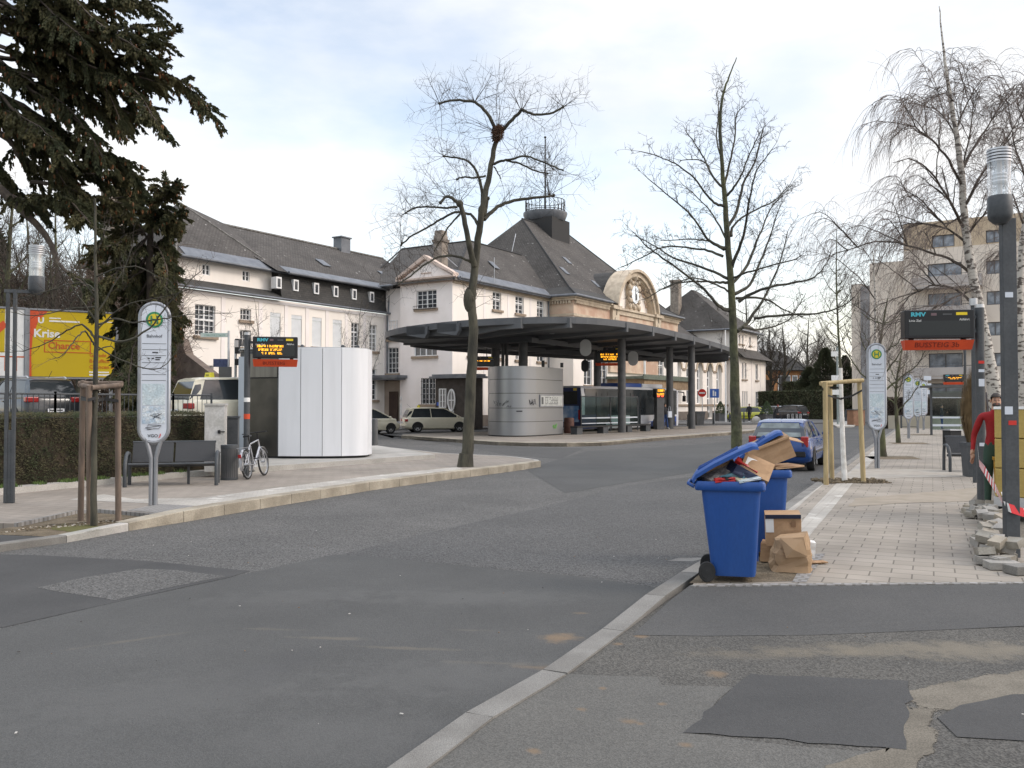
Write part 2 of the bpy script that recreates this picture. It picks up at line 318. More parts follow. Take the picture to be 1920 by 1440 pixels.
_t = M_pane.node_tree; _o = N(_t, 'ShaderNodeObjectInfo'); _r = N(_t, 'ShaderNodeValToRGB'); _r.color_ramp.elements[0].position = .62; _r.color_ramp.elements[1].position = 1; _r.color_ramp.elements[1].color = (.45, .45, .45, 1); _x = N(_t, 'ShaderNodeMix', data_type='RGBA')
_p = _t.nodes['Principled BSDF']; _src = _p.inputs['Base Color'].links[0].from_socket; _t.links.new(_o.outputs['Random'], _r.inputs[0]); _t.links.new(_r.outputs[0], _x.inputs[0]); _t.links.new(_src, _x.inputs[6]); _x.inputs[7].default_value = (.5, .49, .46, 1); _t.links.new(_x.outputs[2], _p.inputs['Base Color'])
M_blind = pm('boarded_panel', (.66, .68, .69), (.6, .62, .63), 2, .6)
RT = rad(32.2)
M_roof = brickm('roof_tile', (.078, .072, .067), (.108, .1, .092), (.05, .045, .04), .26, .17, .02, 0, .9, spots=((.3, .29, .27), 2.2, .68), bump=.5, big=.35, coord='UV')
M_roof_s = brickm('roof_slate', (.055, .053, .05), (.072, .069, .064), (.04, .04, .04), .3, .16, .012, 0, .8, bump=.4, big=.5, coord='UV', spots=((.2, .19, .18), 3, .71))
M_lead = pm('zinc_flashing', (.12, .13, .145), (.17, .18, .195), 1.5, .5, metal=.3)
M_chim = pm('chimney_brick', (.2, .17, .14), (.3, .26, .22), 3, .95, .4)
M_led = emis('led_amber', (1, .42, .02), 1.6)
M_red_led = emis('led_red', (1, .06, .02), 2.0)
M_cyan = pm('cyan_print', (.07, .42, .5), rough=.5)
M_yellow_p = pm('yellow_print', (.75, .55, .02), rough=.5)
M_orange = pm('orange_panel', (.62, .075, .02), (.52, .06, .02), 3, .5)
M_redp = pm('red_print', (.55, .03, .02), rough=.5)
M_darktxt = pm('dark_print', (.05, .05, .055), rough=.6)
M_bluebin = pm('blue_plastic', (.013, .066, .26), (.03, .085, .265), 1.6, .42, fine=40, famt=.06, lo=.45, hi=.85, stretch=(1, 1, .4))
M_card = pm('cardboard', (.36, .225, .125), (.42, .27, .155), 3, .85, fine=40, famt=.06)
M_paper = pm('kraft_paper', (.38, .255, .15), (.3, .2, .115), 4, .85)
M_glass_w = glassm('clear_glass', (.66, .75, .74), .965)
M_lampglass = glassm('lamp_glass', (.86, .88, .9), .7, .1)
M_carglass = pm('car_glass', (.03, .036, .04), (.05, .056, .06), .8, .06, spec=.7)
M_tail = pm('tail_lamp', (.3, .014, .014), None, rough=.2, coat=.5)
M_headl = pm('head_lamp', (.7, .72, .75), None, rough=.15, metal=.4)
M_rim = pm('alloy', (.45, .46, .48), None, rough=.35, metal=.8)
M_plate = pm('number_plate', (.75, .76, .78), rough=.5)
def paint(name, c, r=.28, metal=0): return pm(name, c, tuple(x * .92 for x in c), .8, r, metal=metal, coat=.6)
# ---------------------------------------------------------------- ground, roads, pavements
def xy(*px, z=0.0): return [tuple(G(a, b, z).xy) for a, b in px]
def sheet(name, poly, z, mat, kind='structure', t=None):
    mb = MB()
    if z < .0299: z *= .45
    elif .0301 < z < .06: z = .03 + (z-.03)*.45
    if t: mb.slab(poly, 'z', z - t, z)
    else: mb.quad(*[(p[0], p[1], z) for p in poly])
    return struct(name, mb, mat, kind=kind)
def jag(poly, step, amp, seed=1):
    """irregular outline for stains and worn patches"""
    rg = random.Random(seed); o = []
    for i, p in enumerate(poly):
        q = poly[(i+1) % len(poly)]; d = math.hypot(q[0]-p[0], q[1]-p[1]); k = max(1, int(d / step))
        for j in range(k): o.append((p[0]+(q[0]-p[0])*j/k+rg.uniform(-amp, amp), p[1]+(q[1]-p[1])*j/k+rg.uniform(-amp, amp)))
    return o
def sheet_soft(name, poly, z, c, amt=.9, inner=.72, sc=9.0):
    """stain with a frayed rim: coverage runs from the middle to the outline and is broken up by noise"""
    k = len(poly); cx_ = sum(p[0] for p in poly)/k; cy_ = sum(p[1] for p in poly)/k
    mb = MB().add([(p[0], p[1], z) for p in poly] + [(cx_+(p[0]-cx_)*inner, cy_+(p[1]-cy_)*inner, z) for p in poly] + [(cx_, cy_, z)], [(i, (i+1) % k, k+(i+1) % k, k+i) for i in range(k)] + [(k+i, k+(i+1) % k, 2*k) for i in range(k)])
    key = (c, amt, sc)
    if key not in MATS:
        m = pm('stain', c, tuple(x*.8 for x in c), 4, .95, fine=110, famt=.3); m.node_tree.nodes['Principled BSDF'].inputs['Specular IOR Level'].default_value = .2; t = m.node_tree; l = t.links.new
        a = N(t, 'ShaderNodeAttribute', attribute_name='cover'); n = N(t, 'ShaderNodeTexNoise'); n.inputs['Scale'].default_value = sc; n.inputs['Detail'].default_value = 12; n.inputs['Roughness'].default_value = .82
        l(N(t, 'ShaderNodeTexCoord').outputs['Object'], n.inputs[0]); q = N(t, 'ShaderNodeMath', operation='MULTIPLY_ADD'); l(n.outputs[0], q.inputs[0]); q.inputs[1].default_value = 1.6; l(a.outputs['Fac'], q.inputs[2])
        r = N(t, 'ShaderNodeMapRange'); r.inputs[1].default_value = 1.68 - .55*amt; r.inputs[2].default_value = 1.7 - .55*amt; r.inputs[4].default_value = 1; l(q.outputs[0], r.inputs[0])
        x = N(t, 'ShaderNodeMixShader'); tr_ = N(t, 'ShaderNodeBsdfTransparent'); l(r.outputs[0], x.inputs[0]); l(tr_.outputs[0], x.inputs[1]); l(t.nodes['Principled BSDF'].outputs[0], x.inputs[2]); l(x.outputs[0], t.nodes['Material Output'].inputs[0]); MATS[key] = m
    o = struct(name, mb, MATS[key]); at = o.data.attributes.new('cover', 'FLOAT', 'POINT'); at.data.foreach_set('value', [0.0]*k + [1.0]*(k+1)); return o
GR = MB()
rr = [0, 12, 30, 60, 120, 300, 900]
GR.add([(r*math.cos(2*math.pi*j/32), r*math.sin(2*math.pi*j/32)+20, -.006) for r in rr[1:] for j in range(32)], [tuple(range(32))] + [(i*32+j, i*32+(j+1) % 32, (i+1)*32+(j+1) % 32, (i+1)*32+j) for i in range(5) for j in range(32)])
struct('ground', GR, M_asph_md)
rd = [(-40, -8), (30, -8), (30, 3), (0.2, 5.9), (14.2, 35.4), (42, 93), (60, 130), (50, 140), (36, 108), (-30, 66), (-30, 9), (-40, 6)]
sheet('road', rd, 0.0, M_asph)
sheet('road_lane', xy((640,1040),(820,995),(1000,955),(1170,912),(1300,893),(1420,872),(1560,872),(1500,922),(1330,1046),(1240,1100),(1100,1080),(940,1066)), .004, M_asph_far)
sheet('far_road', xy((985,880),(1100,846),(1330,832),(1480,812),(1600,782),(1660,800),(1580,860),(1420,868),(1170,906),(1060,925)), .008, M_asph_sm)
sheet('station_road', [(-8.7,56),(-4.6,44.5),(-2.3,39),(-0.2,32.3),(1.6,29.5),(3,37),(0.5,37.8),(-3,42.5),(-6.5,48),(-7,54),(2,63.5),(12,74),(27,84),(36,101),(31,103),(22,88),(12,80),(-4,64)], .004, M_asph_md)
sheet('asphalt_patch_large', jag(xy((0,1180),(215,1130),(430,1084),(625,1040),(700,1044),(940,1068),(1100,1082),(1245,1104),(1230,1130),(1050,1255),(905,1340),(760,1450),(500,1900),(0,1900),(-900,1500),(-500,1280)), .6, .012, 3), .0045, M_asph_sm)
sheet('asphalt_patch_old', jag(xy((-220,1120),(-200,1040),(0,1040),(80,1042),(270,1052),(470,1071),(430,1083),(215,1130),(0,1178)), .5, .01, 4), .0085, M_asph_dk)
sheet('asphalt_patch_light', jag(xy((66,1103),(160,1083),(265,1067),(330,1070),(425,1081),(330,1100),(215,1126)), .3, .012, 5), .0125, M_asph)
# driveway and its patches in front of the right-hand pavement
DZ = .03
drv = [(-.49, 4.33), (-.13, 5.14), (.35, 5.97), (1.39, 8.17), (1.63, 8.55), (6.3, 8.7), (30, 9.2), (30, -8), (-6.4, -8)]
sheet('driveway', drv, DZ, M_drive)
band = [(1.66,8.02),(1.9,8.56),(4.0,8.64),(6.3,8.71),(12,8.9),(12,7.6),(6.2,7.55),(5.0,7.3),(3.6,7.16),(2.4,6.98),(1.55,6.95),(1.12,6.98)]
rampz = lambda y: DZ + .0025 + max(0, min(1, (y-7.3)/1.2))*.064
nb_ = 10; mb = MB(); up_ = [(.95,6.98),(1.43,8.02),(1.72,8.56),(4.0,8.64),(6.3,8.71),(12,8.9)]; lo_ = [(.95,6.98),(1.5,6.95),(2.4,6.98),(3.6,7.16),(6.2,7.55),(12,7.6)]
for i in range(5):
    for j in range(nb_):
        f0, f1 = j/nb_, (j+1)/nb_; L2 = lambda a_, b_, f_: (a_[0]+(b_[0]-a_[0])*f_, a_[1]+(b_[1]-a_[1])*f_)
        q4 = [L2(lo_[i],up_[i],f0), L2(lo_[i+1],up_[i+1],f0), L2(lo_[i+1],up_[i+1],f1), L2(lo_[i],up_[i],f1)]; mb.quad(*[(x_, y_, rampz(y_)) for x_, y_ in q4])
struct('drive_patch_band', mb, M_asph_md)
sheet('drive_patch_near', jag(xy((1052,1262),(1110,1266),(1230,1270),(1240,1284),(1375,1288),(1285,1375),(1480,1398),(1660,1412),(1600,1460),(1500,2000),(600,2000),(740,1450),(905,1345), z=DZ), .3, .012, 10), DZ+.004, asph('asphalt_worn', (.12, .117, .108), (.152, .147, .134), .25, 120, .9, .9, None, ST_D))
sheet_soft('drive_sand', jag(xy((1640,1300),(1720,1284),(1850,1262),(2000,1240),(2080,1290),(1960,1330),(1780,1350),(1690,1345), z=DZ), .15, .03, 11), DZ+.0036, (.17,.153,.125), .95, .45, 7)
sheet_soft('drive_sand', jag(xy((1690,1310),(1765,1320),(1775,1380),(1745,1440),(1690,1500),(1500,1540),(1440,1490),(1560,1430),(1670,1400), z=DZ), .12, .03, 13), DZ+.0042, (.157,.141,.115), .95, .5, 7)
sheet('drive_patch_square', jag(xy((1408,1265),(1710,1279),(1694,1405),(1660,1404),(1285,1374), z=DZ), .12, .02, 12), DZ+.012, M_asph_dk)
sheet('drive_patch_corner', jag(xy((1762,1348),(1800,1325),(1900,1302),(2050,1300),(2050,1400),(1800,1385), z=DZ), .2, .02, 13), DZ+.012, M_asph_dk)
# debris flecks on the asphalt
FL = MB(); rg = random.Random(5)
for i in range(80):
    X, Y = rg.uniform(-5, 5), rg.uniform(3.9, 13)
    z = .02 if X < .49*(Y-5.9)+.2 else .05
    a = rg.uniform(.003, .01) * (1.6 if rg.random() < .1 else 1); t = rg.uniform(0, 6)
    FL.mi(rg.choice((0, 0, 1, 2))).box((X, Y, z-.002), (a*rg.uniform(1, 2.5), a, .004), Matrix.Rotation(t, 4, 'Z'))
struct('litter_flecks', FL, [pm('fleck_pale', (.5, .48, .44)), pm('fleck_brown', (.2, .12, .06)), pm('fleck_dark', (.04, .035, .03))], kind='stuff')
# right-hand kerb: blocks along a straight line
def kerb(name, pts, wd, z0f, z1f, mats, bl=1.0, gap=.006, side=1):
    mb = MB(); k = 0
    for a, b in zip(pts[:-1], pts[1:]):
        a, b = V(a), V(b); d = b - a; n = max(1, round(d.length / bl)); u = d.normalized(); nn = V((u.y, -u.x)) * side
        for i in range(n):
            p, q = a + d*i/n + u*gap, a + d*(i+1)/n - u*gap
            z0, z1 = z1f(p), z1f(q); f = .012
            w0, w1 = nn*f, nn*(wd)
            vs = [(p.x, p.y, -.05), (q.x, q.y, -.05), (q+w1).to_tuple()+(-.05,), (p+w1).to_tuple()+(-.05,),
                  (p.x, p.y, z0-f), (q.x, q.y, z1-f), (q+w0).to_tuple()+(z1,), (p+w0).to_tuple()+(z0,), (q+w1).to_tuple()+(z1,), (p+w1).to_tuple()+(z0,)]
            mb.mi(k % len(mats) if len(mats) > 1 else 0)
            mb.add(vs, [(0,1,5,4),(4,5,6,7),(7,6,8,9),(1,2,8,6,5),(2,3,9,8),(3,0,4,7,9)]); k += 1
    return struct(name, mb, mats)
def rk(p):  # top height of the right kerb
    return .045 + .06*max(0, min(1, (p[1]-7.2)/1.6))
kerb('kerb_right', [(-3.05,-.6),(-.64,4.4),(-.28,5.21),(.2,6.04),(1.24,8.24),(2.26,10.2),(5.85,17.75),(14.1,35.1),(42,93.6)], .19, 0, rk, [M_granite, pm('granite_b', (.165,.158,.144), (.205,.198,.182), 1.5, .8, .2, fine=160, famt=.35)], 1.0)
# right pavement
rp = [(1.75, 8.58), (2.42, 10.14), (6.01, 17.68), (14.26, 35.0), (42.16, 93.5), (120, 150), (140, 60), (30, 9.2), (6.3, 8.73)]
mb = MB()
mb.slab([p for p in rp], 'z', -.05, .1); struct('pavement_right', mb, M_paver)
mb = MB().slab([(1.72,8.53),(1.97,8.6),(6.3,8.73),(30,9.22),(30,9.17),(6.3,8.68),(1.75,8.5)], 'z', 0, .106); struct('pavement_edge', mb, M_cobble)
sheet('tree_pit_soil', xy((1292,1094),(1340,1052),(1362,1033),(1520,1037),(1490,1090),(1400,1092), z=.1), .103, M_soil)
sheet('cobble_edging', xy((1485,1092),(1515,1040),(1548,1038),(1512,1092), z=.1), .104, M_cobble)
sheet('tactile_strip', xy((1478,1012),(1512,1012),(1560,955),(1600,905),(1622,880),(1660,838),(1645,838),(1600,878),(1565,910),(1520,958), z=.1), .104, M_tact)
sheet('tactile_strip_kerb', xy((1440,1000),(1470,975),(1530,920),(1560,895),(1545,895),(1515,918),(1452,968), z=.1), .1045, M_tact)
sheet('pale_paving_band', xy((1600,880),(1860,880),(1860,893),(1585,898), z=.1), .105, pm('pale_band', (.36,.33,.285), (.31,.28,.24), 3, .9))
sheet('worn_paving', jag(xy((1600,935),(1830,915),(1860,930),(1830,940),(1700,944),(1590,950), z=.1), .3, .04, 2), .1045, pm('worn_paving', (.25,.215,.165), (.29,.25,.2), 4, .9))
for c in ((1654, 858), (1690, 831), (1712, 815)):
    p = G(*c, .1); mb = MB().slab([(p.x-.7,p.y-.9),(p.x+.9,p.y-.9),(p.x+1.3,p.y+.7),(p.x-.3,p.y+.7)], 'z', .05, .104); struct('tree_grate_soil', mb, M_soil)
p = G(1590, 903, .1); sheet('tree_pit_soil', jag([(p.x-.75,p.y-.5),(p.x+.6,p.y-.45),(p.x+1.0,p.y+.55),(p.x-.3,p.y+.6)], .2, .06, 4), .108, M_soil)
mb = MB(); rg = random.Random(3)
for i in range(260):
    a, b = rg.uniform(-.7, .8), rg.uniform(-.5, .5); s = rg.uniform(.02, .06); mb.box((p.x+a, p.y+b, .108+s*.2), (s*1.5, s, s), Matrix.Rotation(rg.uniform(0, 6), 4, 'Z') @ Matrix.Rotation(rg.uniform(0, 1), 4, 'X'))
struct('soil_clods', mb, M_soil, kind='stuff')
# drain inlet beside the kerb
q = xy((1250,1052),(1275,1046),(1325,1046),(1300,1053)); sheet('drain_cover', q, .006, M_granite)
# left pavement (platform with the bus stop) and its kerb
LK = [(-9.2,4.6),(-7.75,8.1),(-6.42,11.05),(-5.95,11.8),(-5.6,12.9),(-5.15,13.85),(-4.45,15.6),(-3.05,18.9),(-1.5,21.75),(-.62,23.2),(.35,24.9),(.85,26.0)]
lz = lambda p: .1 if p[1] < 12.6 else (.1+.085*(p[1]-12.6)/1.4 if p[1] < 14 else .185)
pitb = xy((318,967),(300,966),(190,957),(140,959),(25,984), z=.13)
lp = [(x-.1, y+.03) for x, y in LK[5:-1]] + [(.75,26.1),(.8,27.0),(.2,28.3),(-.2,28.9),(-2.4,30.6),(-5.6,36),(-9,44),(-12.5,58),(-40,75),(-60,20),(-30,14)] + [(-9.5,12.9)] + pitb[::-1]
mb = MB().slab(lp, 'z', -.05, .15); struct('pavement_left', mb, M_pave_l)
mb = MB().slab([(-30,4.6),(-9.3,4.6),(-7.85,8.13),(-6.52,11.08),(-6.1,11.7),(-7.3,12.1),(-9.5,12.9),(-30,14)], 'z', -.05, .094); struct('side_entry', mb, M_asph_dk)
kerb('kerb_left', LK[:5], .16, 0, lz, [M_conc, M_granite], 1.0, side=-1)
kerb('kerb_left', LK[4:], .28, 0, lz, [M_kerb], 1.0, side=-1)
kerb('kerb_tip', [(.85,26.0),(.8,27.0),(.2,28.3),(-.2,28.9),(-2.4,30.6),(-5.6,36),(-9,44)], .14, 0, lambda p: .158, [M_conc], 1.0, side=-1)
mb = MB().slab([(-5.2,13.9)] + pitb + [(-7.4,12.0),(-6.1,11.7),(-5.7,12.9)], 'z', -.05, .099); struct('tree_pit_soil', mb, M_soil)
mb = MB(); rg = random.Random(31)
for i in range(420):
    f_, g_ = rg.random(), rg.random(); px_, py_ = -6.95+1.6*f_, 12.0+1.5*f_+.5*g_*(1-f_*.4); s_ = rg.uniform(.006,.022); mb.mi(rg.choice((0,0,0,1))).box((px_, py_, .1+s_*.2), (s_*1.6, s_, s_), Matrix.Rotation(rg.uniform(0,6),4,'Z') @ Matrix.Rotation(rg.uniform(0,1),4,'X'))
struct('soil_clods', mb, [M_soil, pm('pale_pebble', (.36,.33,.28), rough=.9)], kind='stuff')
sheet_soft('tree_pit_grass', jag(xy((40,990),(120,978),(230,985),(200,997),(130,1004), z=.1), .2, .06, 3), .1025, (.11,.105,.04), .8, .2, 9)
sheet('tactile_strip', xy((128,937),(195,927),(250,936),(375,934),(520,915),(700,892),(855,876),(870,880),(700,901),(520,926),(380,950),(300,945),(230,942), z=.15), .154, M_tact)
sheet('cobble_pad', xy((238,957),(300,945),(374,950),(326,961),(300,963), z=.15), .1545, M_cobble)
kerb('cobble_edging', [tuple(p) for p in pitb[::-1]], .07, 0, lambda p: .156, [M_cobble], .3, side=1)
# raised plinth of the white cabin and low garden kerb
mb = MB().slab([(-6.9,21.2),(-2.6,27.2),(-2.4,27.5),(-3.6,30.2),(-6.6,36.5),(-12,36),(-9.4,22.5)], 'z', .1, .29); struct('plinth', mb, M_conc)
mb = MB().slab([(-12.2,11.5),(-9.6,16.5),(-7.6,20.6),(-6.9,21.2),(-7.2,22.4),(-9,24),(-16,24),(-18,12.5)], 'z', .1, .27); struct('garden_kerb', mb, M_conc)
mb = MB(); rg = random.Random(9)
for i in range(5200):
    s = rg.uniform(0, 1); d = rg.uniform(.04, .5); px, py = -12.1+4.6*s-d*.9, 11.6+9.0*s+d*.45
    if (math.sin(s*37)+math.sin(s*91)) < -.3: continue
    h = rg.uniform(.03, .09); a = rg.uniform(0, 6); c, e = .012*math.cos(a), .012*math.sin(a)
    mb.add([(px-c, py-e, .27), (px+c, py+e, .27), (px+rg.uniform(-.03,.03), py+rg.uniform(-.03,.03), .27+h)], [(0,1,2)])
struct('grass', mb, M_grass, kind='stuff')
# car park terrace behind the hedge
mb = MB().slab([(-8.2,22.6),(-9.6,36.5),(-13.5,62),(-60,90),(-60,20),(-17.5,12)], 'z', .05, 1.0); struct('car_park_terrace', mb, M_asph_md)
# bus island
isl = [(-6.0,47.8),(-2.6,42.5),(-.6,39.6),(.7,38.75),(2.4,38.4),(4.0,39.2),(8.0,45.6),(13.6,53.6),(20,65),(22.5,71),(21,73.5),(17,71),(9,63),(3.5,57),(-3,54),(-6.2,50)]
mb = MB().slab(isl, 'z', -.05, .15); struct('bus_island', mb, M_pave_l)
kerb('island_kerb', isl[:10], .25, 0, lambda p: .17, [M_kerb], 1.2, side=-1)
sheet('island_line', [(2.6,40.4),(4.2,40.9),(8.3,47.3),(14,55.3),(19.5,65.2),(19.2,65.3),(13.7,55.5),(8.0,47.5),(4.0,41.1),(2.5,40.6)], .155, M_tact)
sheet('island_line', [(1.0,45.2),(6.5,51.5),(9.2,51.2),(9.1,51.4),(6.3,51.8),(.8,45.4)], .155, M_tact)
# forecourt in front of the station
mb = MB().slab([(-12.5,60.3),(-9,69),(15.5,96),(26,93.5),(36,125),(90,170),(62,132),(40,101),(30,83.5),(20,79.5),(12,78),(4,70),(-4,63.5)], 'z', -.05, .12); struct('forecourt', mb, asph('forecourt_paving', (.15,.145,.14), (.19,.185,.175), .25, 40, .5))
sheet('street_island', [tuple(G(a, b, 0).xy) for a, b in ((1556,795),(1580,790),(1612,794),(1600,801),(1570,802))], .1, M_conc, t=.15)
# work site on the right
mb = MB()
n = 14
for i in range(n):
    for j in range(n): pass
g0 = [(5.75,9.3),(6.2,9.1),(12,9.6),(20,15),(17,22),(10.5,19.5),(8.2,15.8)]
mb.slab(g0, 'z', .08, .114); struct('sand_bed', mb, asph('sand_bed', (.2,.18,.15), (.14,.125,.105), .35, 60, 1.5, .95))
# ---------------------------------------------------------------- buildings
class Fr:
    """a facade: origin, direction along it, inward normal to the left"""
    def __init__(s, ox, oy, ang): s.o = V((ox, oy)); s.a = rad(ang); s.d = V((math.cos(s.a), math.sin(s.a))); s.n = V((-s.d.y, s.d.x))
    def p(s, u, z, d=0): q = s.o + s.d*u + s.n*d; return (q.x, q.y, z)
def wallp(mb, fr, u0, u1, z0, z1, ops=(), dep=.22):
    """flat wall with rectangular openings and their reveals"""
    us = sorted({u0, u1, *[o[0] for o in ops], *[o[2] for o in ops]}); zs = sorted({z0, z1, *[o[1] for o in ops], *[o[3] for o in ops]})
    for a, b in zip(us[:-1], us[1:]):
        for c, e in zip(zs[:-1], zs[1:]):
            m, k = (a+b)/2, (c+e)/2
            if any(o[0] < m < o[2] and o[1] < k < o[3] for o in ops): continue
            mb.quad(fr.p(a, c), fr.p(b, c), fr.p(b, e), fr.p(a, e))
    for o in ops:
        a, c, b, e = o[:4]
        mb.quad(fr.p(a,c), fr.p(a,c,dep), fr.p(a,e,dep), fr.p(a,e)); mb.quad(fr.p(b,c), fr.p(b,e), fr.p(b,e,dep), fr.p(b,c,dep))
        mb.quad(fr.p(a,c), fr.p(b,c), fr.p(b,c,dep), fr.p(a,c,dep)); mb.quad(fr.p(a,e), fr.p(a,e,dep), fr.p(b,e,dep), fr.p(b,e))
WC = {}
def winmesh(wd, h, cols, rows, mid=0, bar=.03, fr=.06, casing=.05):
    key = (round(wd, 2), round(h, 2), cols, rows, mid)
    if key in WC: return WC[key]
    a = MB(); y0, y1 = -.05, .03
    a.bx(-wd/2, y0, 0, -wd/2+fr, y1, h); a.bx(wd/2-fr, y0, 0, wd/2, y1, h); a.bx(-wd/2+fr, y0, 0, wd/2-fr, y1, fr); a.bx(-wd/2+fr, y0, h-fr, wd/2-fr, y1, h)
    if mid: a.bx(-wd/2+fr, y0-.01, h*mid-.06, wd/2-fr, y1, h*mid+.06)
    for i in range(1, cols):
        t = -wd/2 + wd*i/cols; b = bar*2 if (cols % 2 == 0 and i == cols//2) else bar/1.6
        a.bx(t-b/1.3, y0+.008, fr, t+b/1.3, y1, h-fr)
    for i in range(1, rows): a.bx(-wd/2+fr, y0+.016, h*i/rows-bar/1.6, wd/2-fr, y1, h*i/rows+bar/1.6)
    g = MB().bx(-wd/2+.01, .045, .01, wd/2-.01, .06, h-.01)
    WC[key] = (a.mesh('window', M_frame), g.mesh('pane', M_pane)); return WC[key]
def window(root, fr, u0, z0, u1, z1, cols=2, rows=4, mid=0, sill=None, dep=.17, blind=False, lbl=None):
    wd, h = u1-u0, z1-z0; f, g = winmesh(wd, h, cols, rows, mid)
    if blind:
        a = MB(); a.bx(-wd/2, -.05, 0, wd/2, .02, h-.28); a.bx(-wd/2, -.09, h-.26, wd/2, .02, h); b = a.mesh('window', [M_blind])
        o = tag(link('window', b, root, fr.p((u0+u1)/2, z0, dep-.05), fr.a), 'boarded window with pale panel and white roller box')
    else:
        o = link('window', f, root, fr.p((u0+u1)/2, z0, dep), fr.a); link('pane', g, o)
    if sill is not None:
        k = ('sill', round(wd, 2))
        if k not in WC: WC[k] = MB().bx(-wd/2-.14, -.17, -.2, wd/2+.14, .1, -.005).mesh('sill', sill)
        link('sill', WC[k], o, (0, -dep + .0, 0))
    return o
def roofpart(name, faces, mat, parent, label=None, thick=0):
    """roof faces given as corner lists; UVs run along the eaves and up the slope, so tile rows follow the roof"""
    mb = MB()
    for f in faces: mb.quad(*f)
    me = mb.mesh(name, mat); uv = me.uv_layers.new(name='UVMap')
    for p in me.polygons:
        n = p.normal; h = V((0, 0, 1)).cross(n)
        h = V((1, 0, 0)) if h.length < 1e-4 else h.normalized(); s = n.cross(h)
        for li in p.loop_indices:
            q = me.vertices[me.loops[li].vertex_index].co; uv.data[li].uv = (q.dot(h), q.dot(s))
    o = tag(link(name, me, parent), label)
    if thick:
        m = o.modifiers.new('thick', 'SOLIDIFY'); m.thickness = thick; m.offset = -1
    return o
def gutter(root, pts, r=.09, name='gutter'):
    return part(name, MB().tube(pts, r, 8), M_lead, root, 60)
st = T('station_building', 'long cream and sandstone railway station with dark hipped roofs and an arched clock gable', 'station', (-4.48, 66.0, 0), rad(57.8))
FA = Fr(0, 0, 0)
# ---- left wing: facade y=6.83
fl = Fr(0, 6.83, 0)
ops = [(-17.75,6.15,-16.2,8.1), (-14.2,7.4,-13.3,8.15), (-14.2,5.6,-13.3,6.75), (-17.6,2.6,-16.3,4.3)]
bl = [(-11.65,6.0,-10.7,8.12), (-9.7,6.0,-8.7,8.12), (-7.7,6.0,-6.75,8.12), (-5.6,6.0,-4.65,8.12)]
dk = [(-3.6,6.0,-2.75,8.05), (-1.55,6.0,-.65,8.05), (-3.6,2.2,-2.75,4.6), (-1.55,2.2,-.65,4.6)]
mb = MB(); wallp(mb, fl, -19.04, .4, 0, 9.0, ops+bl+dk)
fe = Fr(-19.04, 14.5, -90); wallp(mb, fe, 0, 14.5-6.83, 0, 9.0)
fu = Fr(0, 7.75, 0); ou = [(-16.5,10.15,-15.9,10.85), (-13.25,10.15,-12.65,10.85)]
wallp(mb, fu, -18.4, -10.7, 9.6, 11.1, ou, .16); wallp(mb, Fr(-18.4, 14.5, -90), 0, 6.75, 9.0, 11.1); wallp(mb, Fr(-10.7, 7.75, 90), 0, .2, 9.6, 11.0)
part('wall', mb, M_plaster, st)
pl = MB()
for u in (-19.0, -15.6, -12.5, -10.2, -8.2, -6.2, -4.15, -2.15, .3): pl.bx(u-.16, 6.79, .3, u+.16, 6.829, 8.72) if u > -18 else pl.bx(u-.03, 6.78, .3, u+.4, 6.829, 8.8)
pl.bx(-18.9, 6.775, 8.72, .35, 6.829, 8.9)
part('pilaster_trim', pl, M_plaster_p, st)
for o in ops[:1]: window(st, fl, *o, 4, 6, .52, M_sill)
for o in ops[1:3]: window(st, fl, *o, 3, 2, 0, M_sill)
window(st, fl, *ops[3], 4, 4, 0, M_sill)
for o in bl: window(st, fl, *o, sill=M_sill, blind=True)
for o in dk: window(st, fl, *o, 2, 6, .66, M_sill)
for o in ou: window(st, fu, *o, 2, 2, 0, None, .1)
# slate mansard band with small white windows
roofpart('mansard', [[(-10.7,6.7,9.15),(.6,6.7,9.15),(.6,7.15,11.0),(-10.7,7.15,11.0)], [(.6,6.7,9.15),(.6,5.04,9.15),(.6,5.04,11.0),(.6,7.15,11.0)]], M_roof_s, st)
fm = Fr(0, 6.78, 0)
for u in (-11.3+.4, -9.3, -7.3, -5.3, -3.3, -1.3):
    a = MB().bx(-.24, -.04, 0, .24, .5, .8); o = part('window', a, M_frame, st, loc=fm.p(u, 9.82, .05)); part('pane', MB().bx(-.13, -.055, .1, .13, -.03, .68), M_pane, o)
roofpart('pent_roof', [[(-19.45,6.45,9.12),(-10.7,6.45,9.12),(-10.7,7.74,9.75),(-18.4,7.74,9.75)], [(-19.45,14.4,9.12),(-19.45,6.45,9.12),(-18.4,7.74,9.75),(-18.4,14.4,9.75)]], M_roof_s, st)
gutter(st, [(-19.5,6.4,9.06),(.55,6.4,9.06),(.55,5.1,9.06)]); gutter(st, [(-19.5,14.4,9.06),(-19.5,6.4,9.06)])
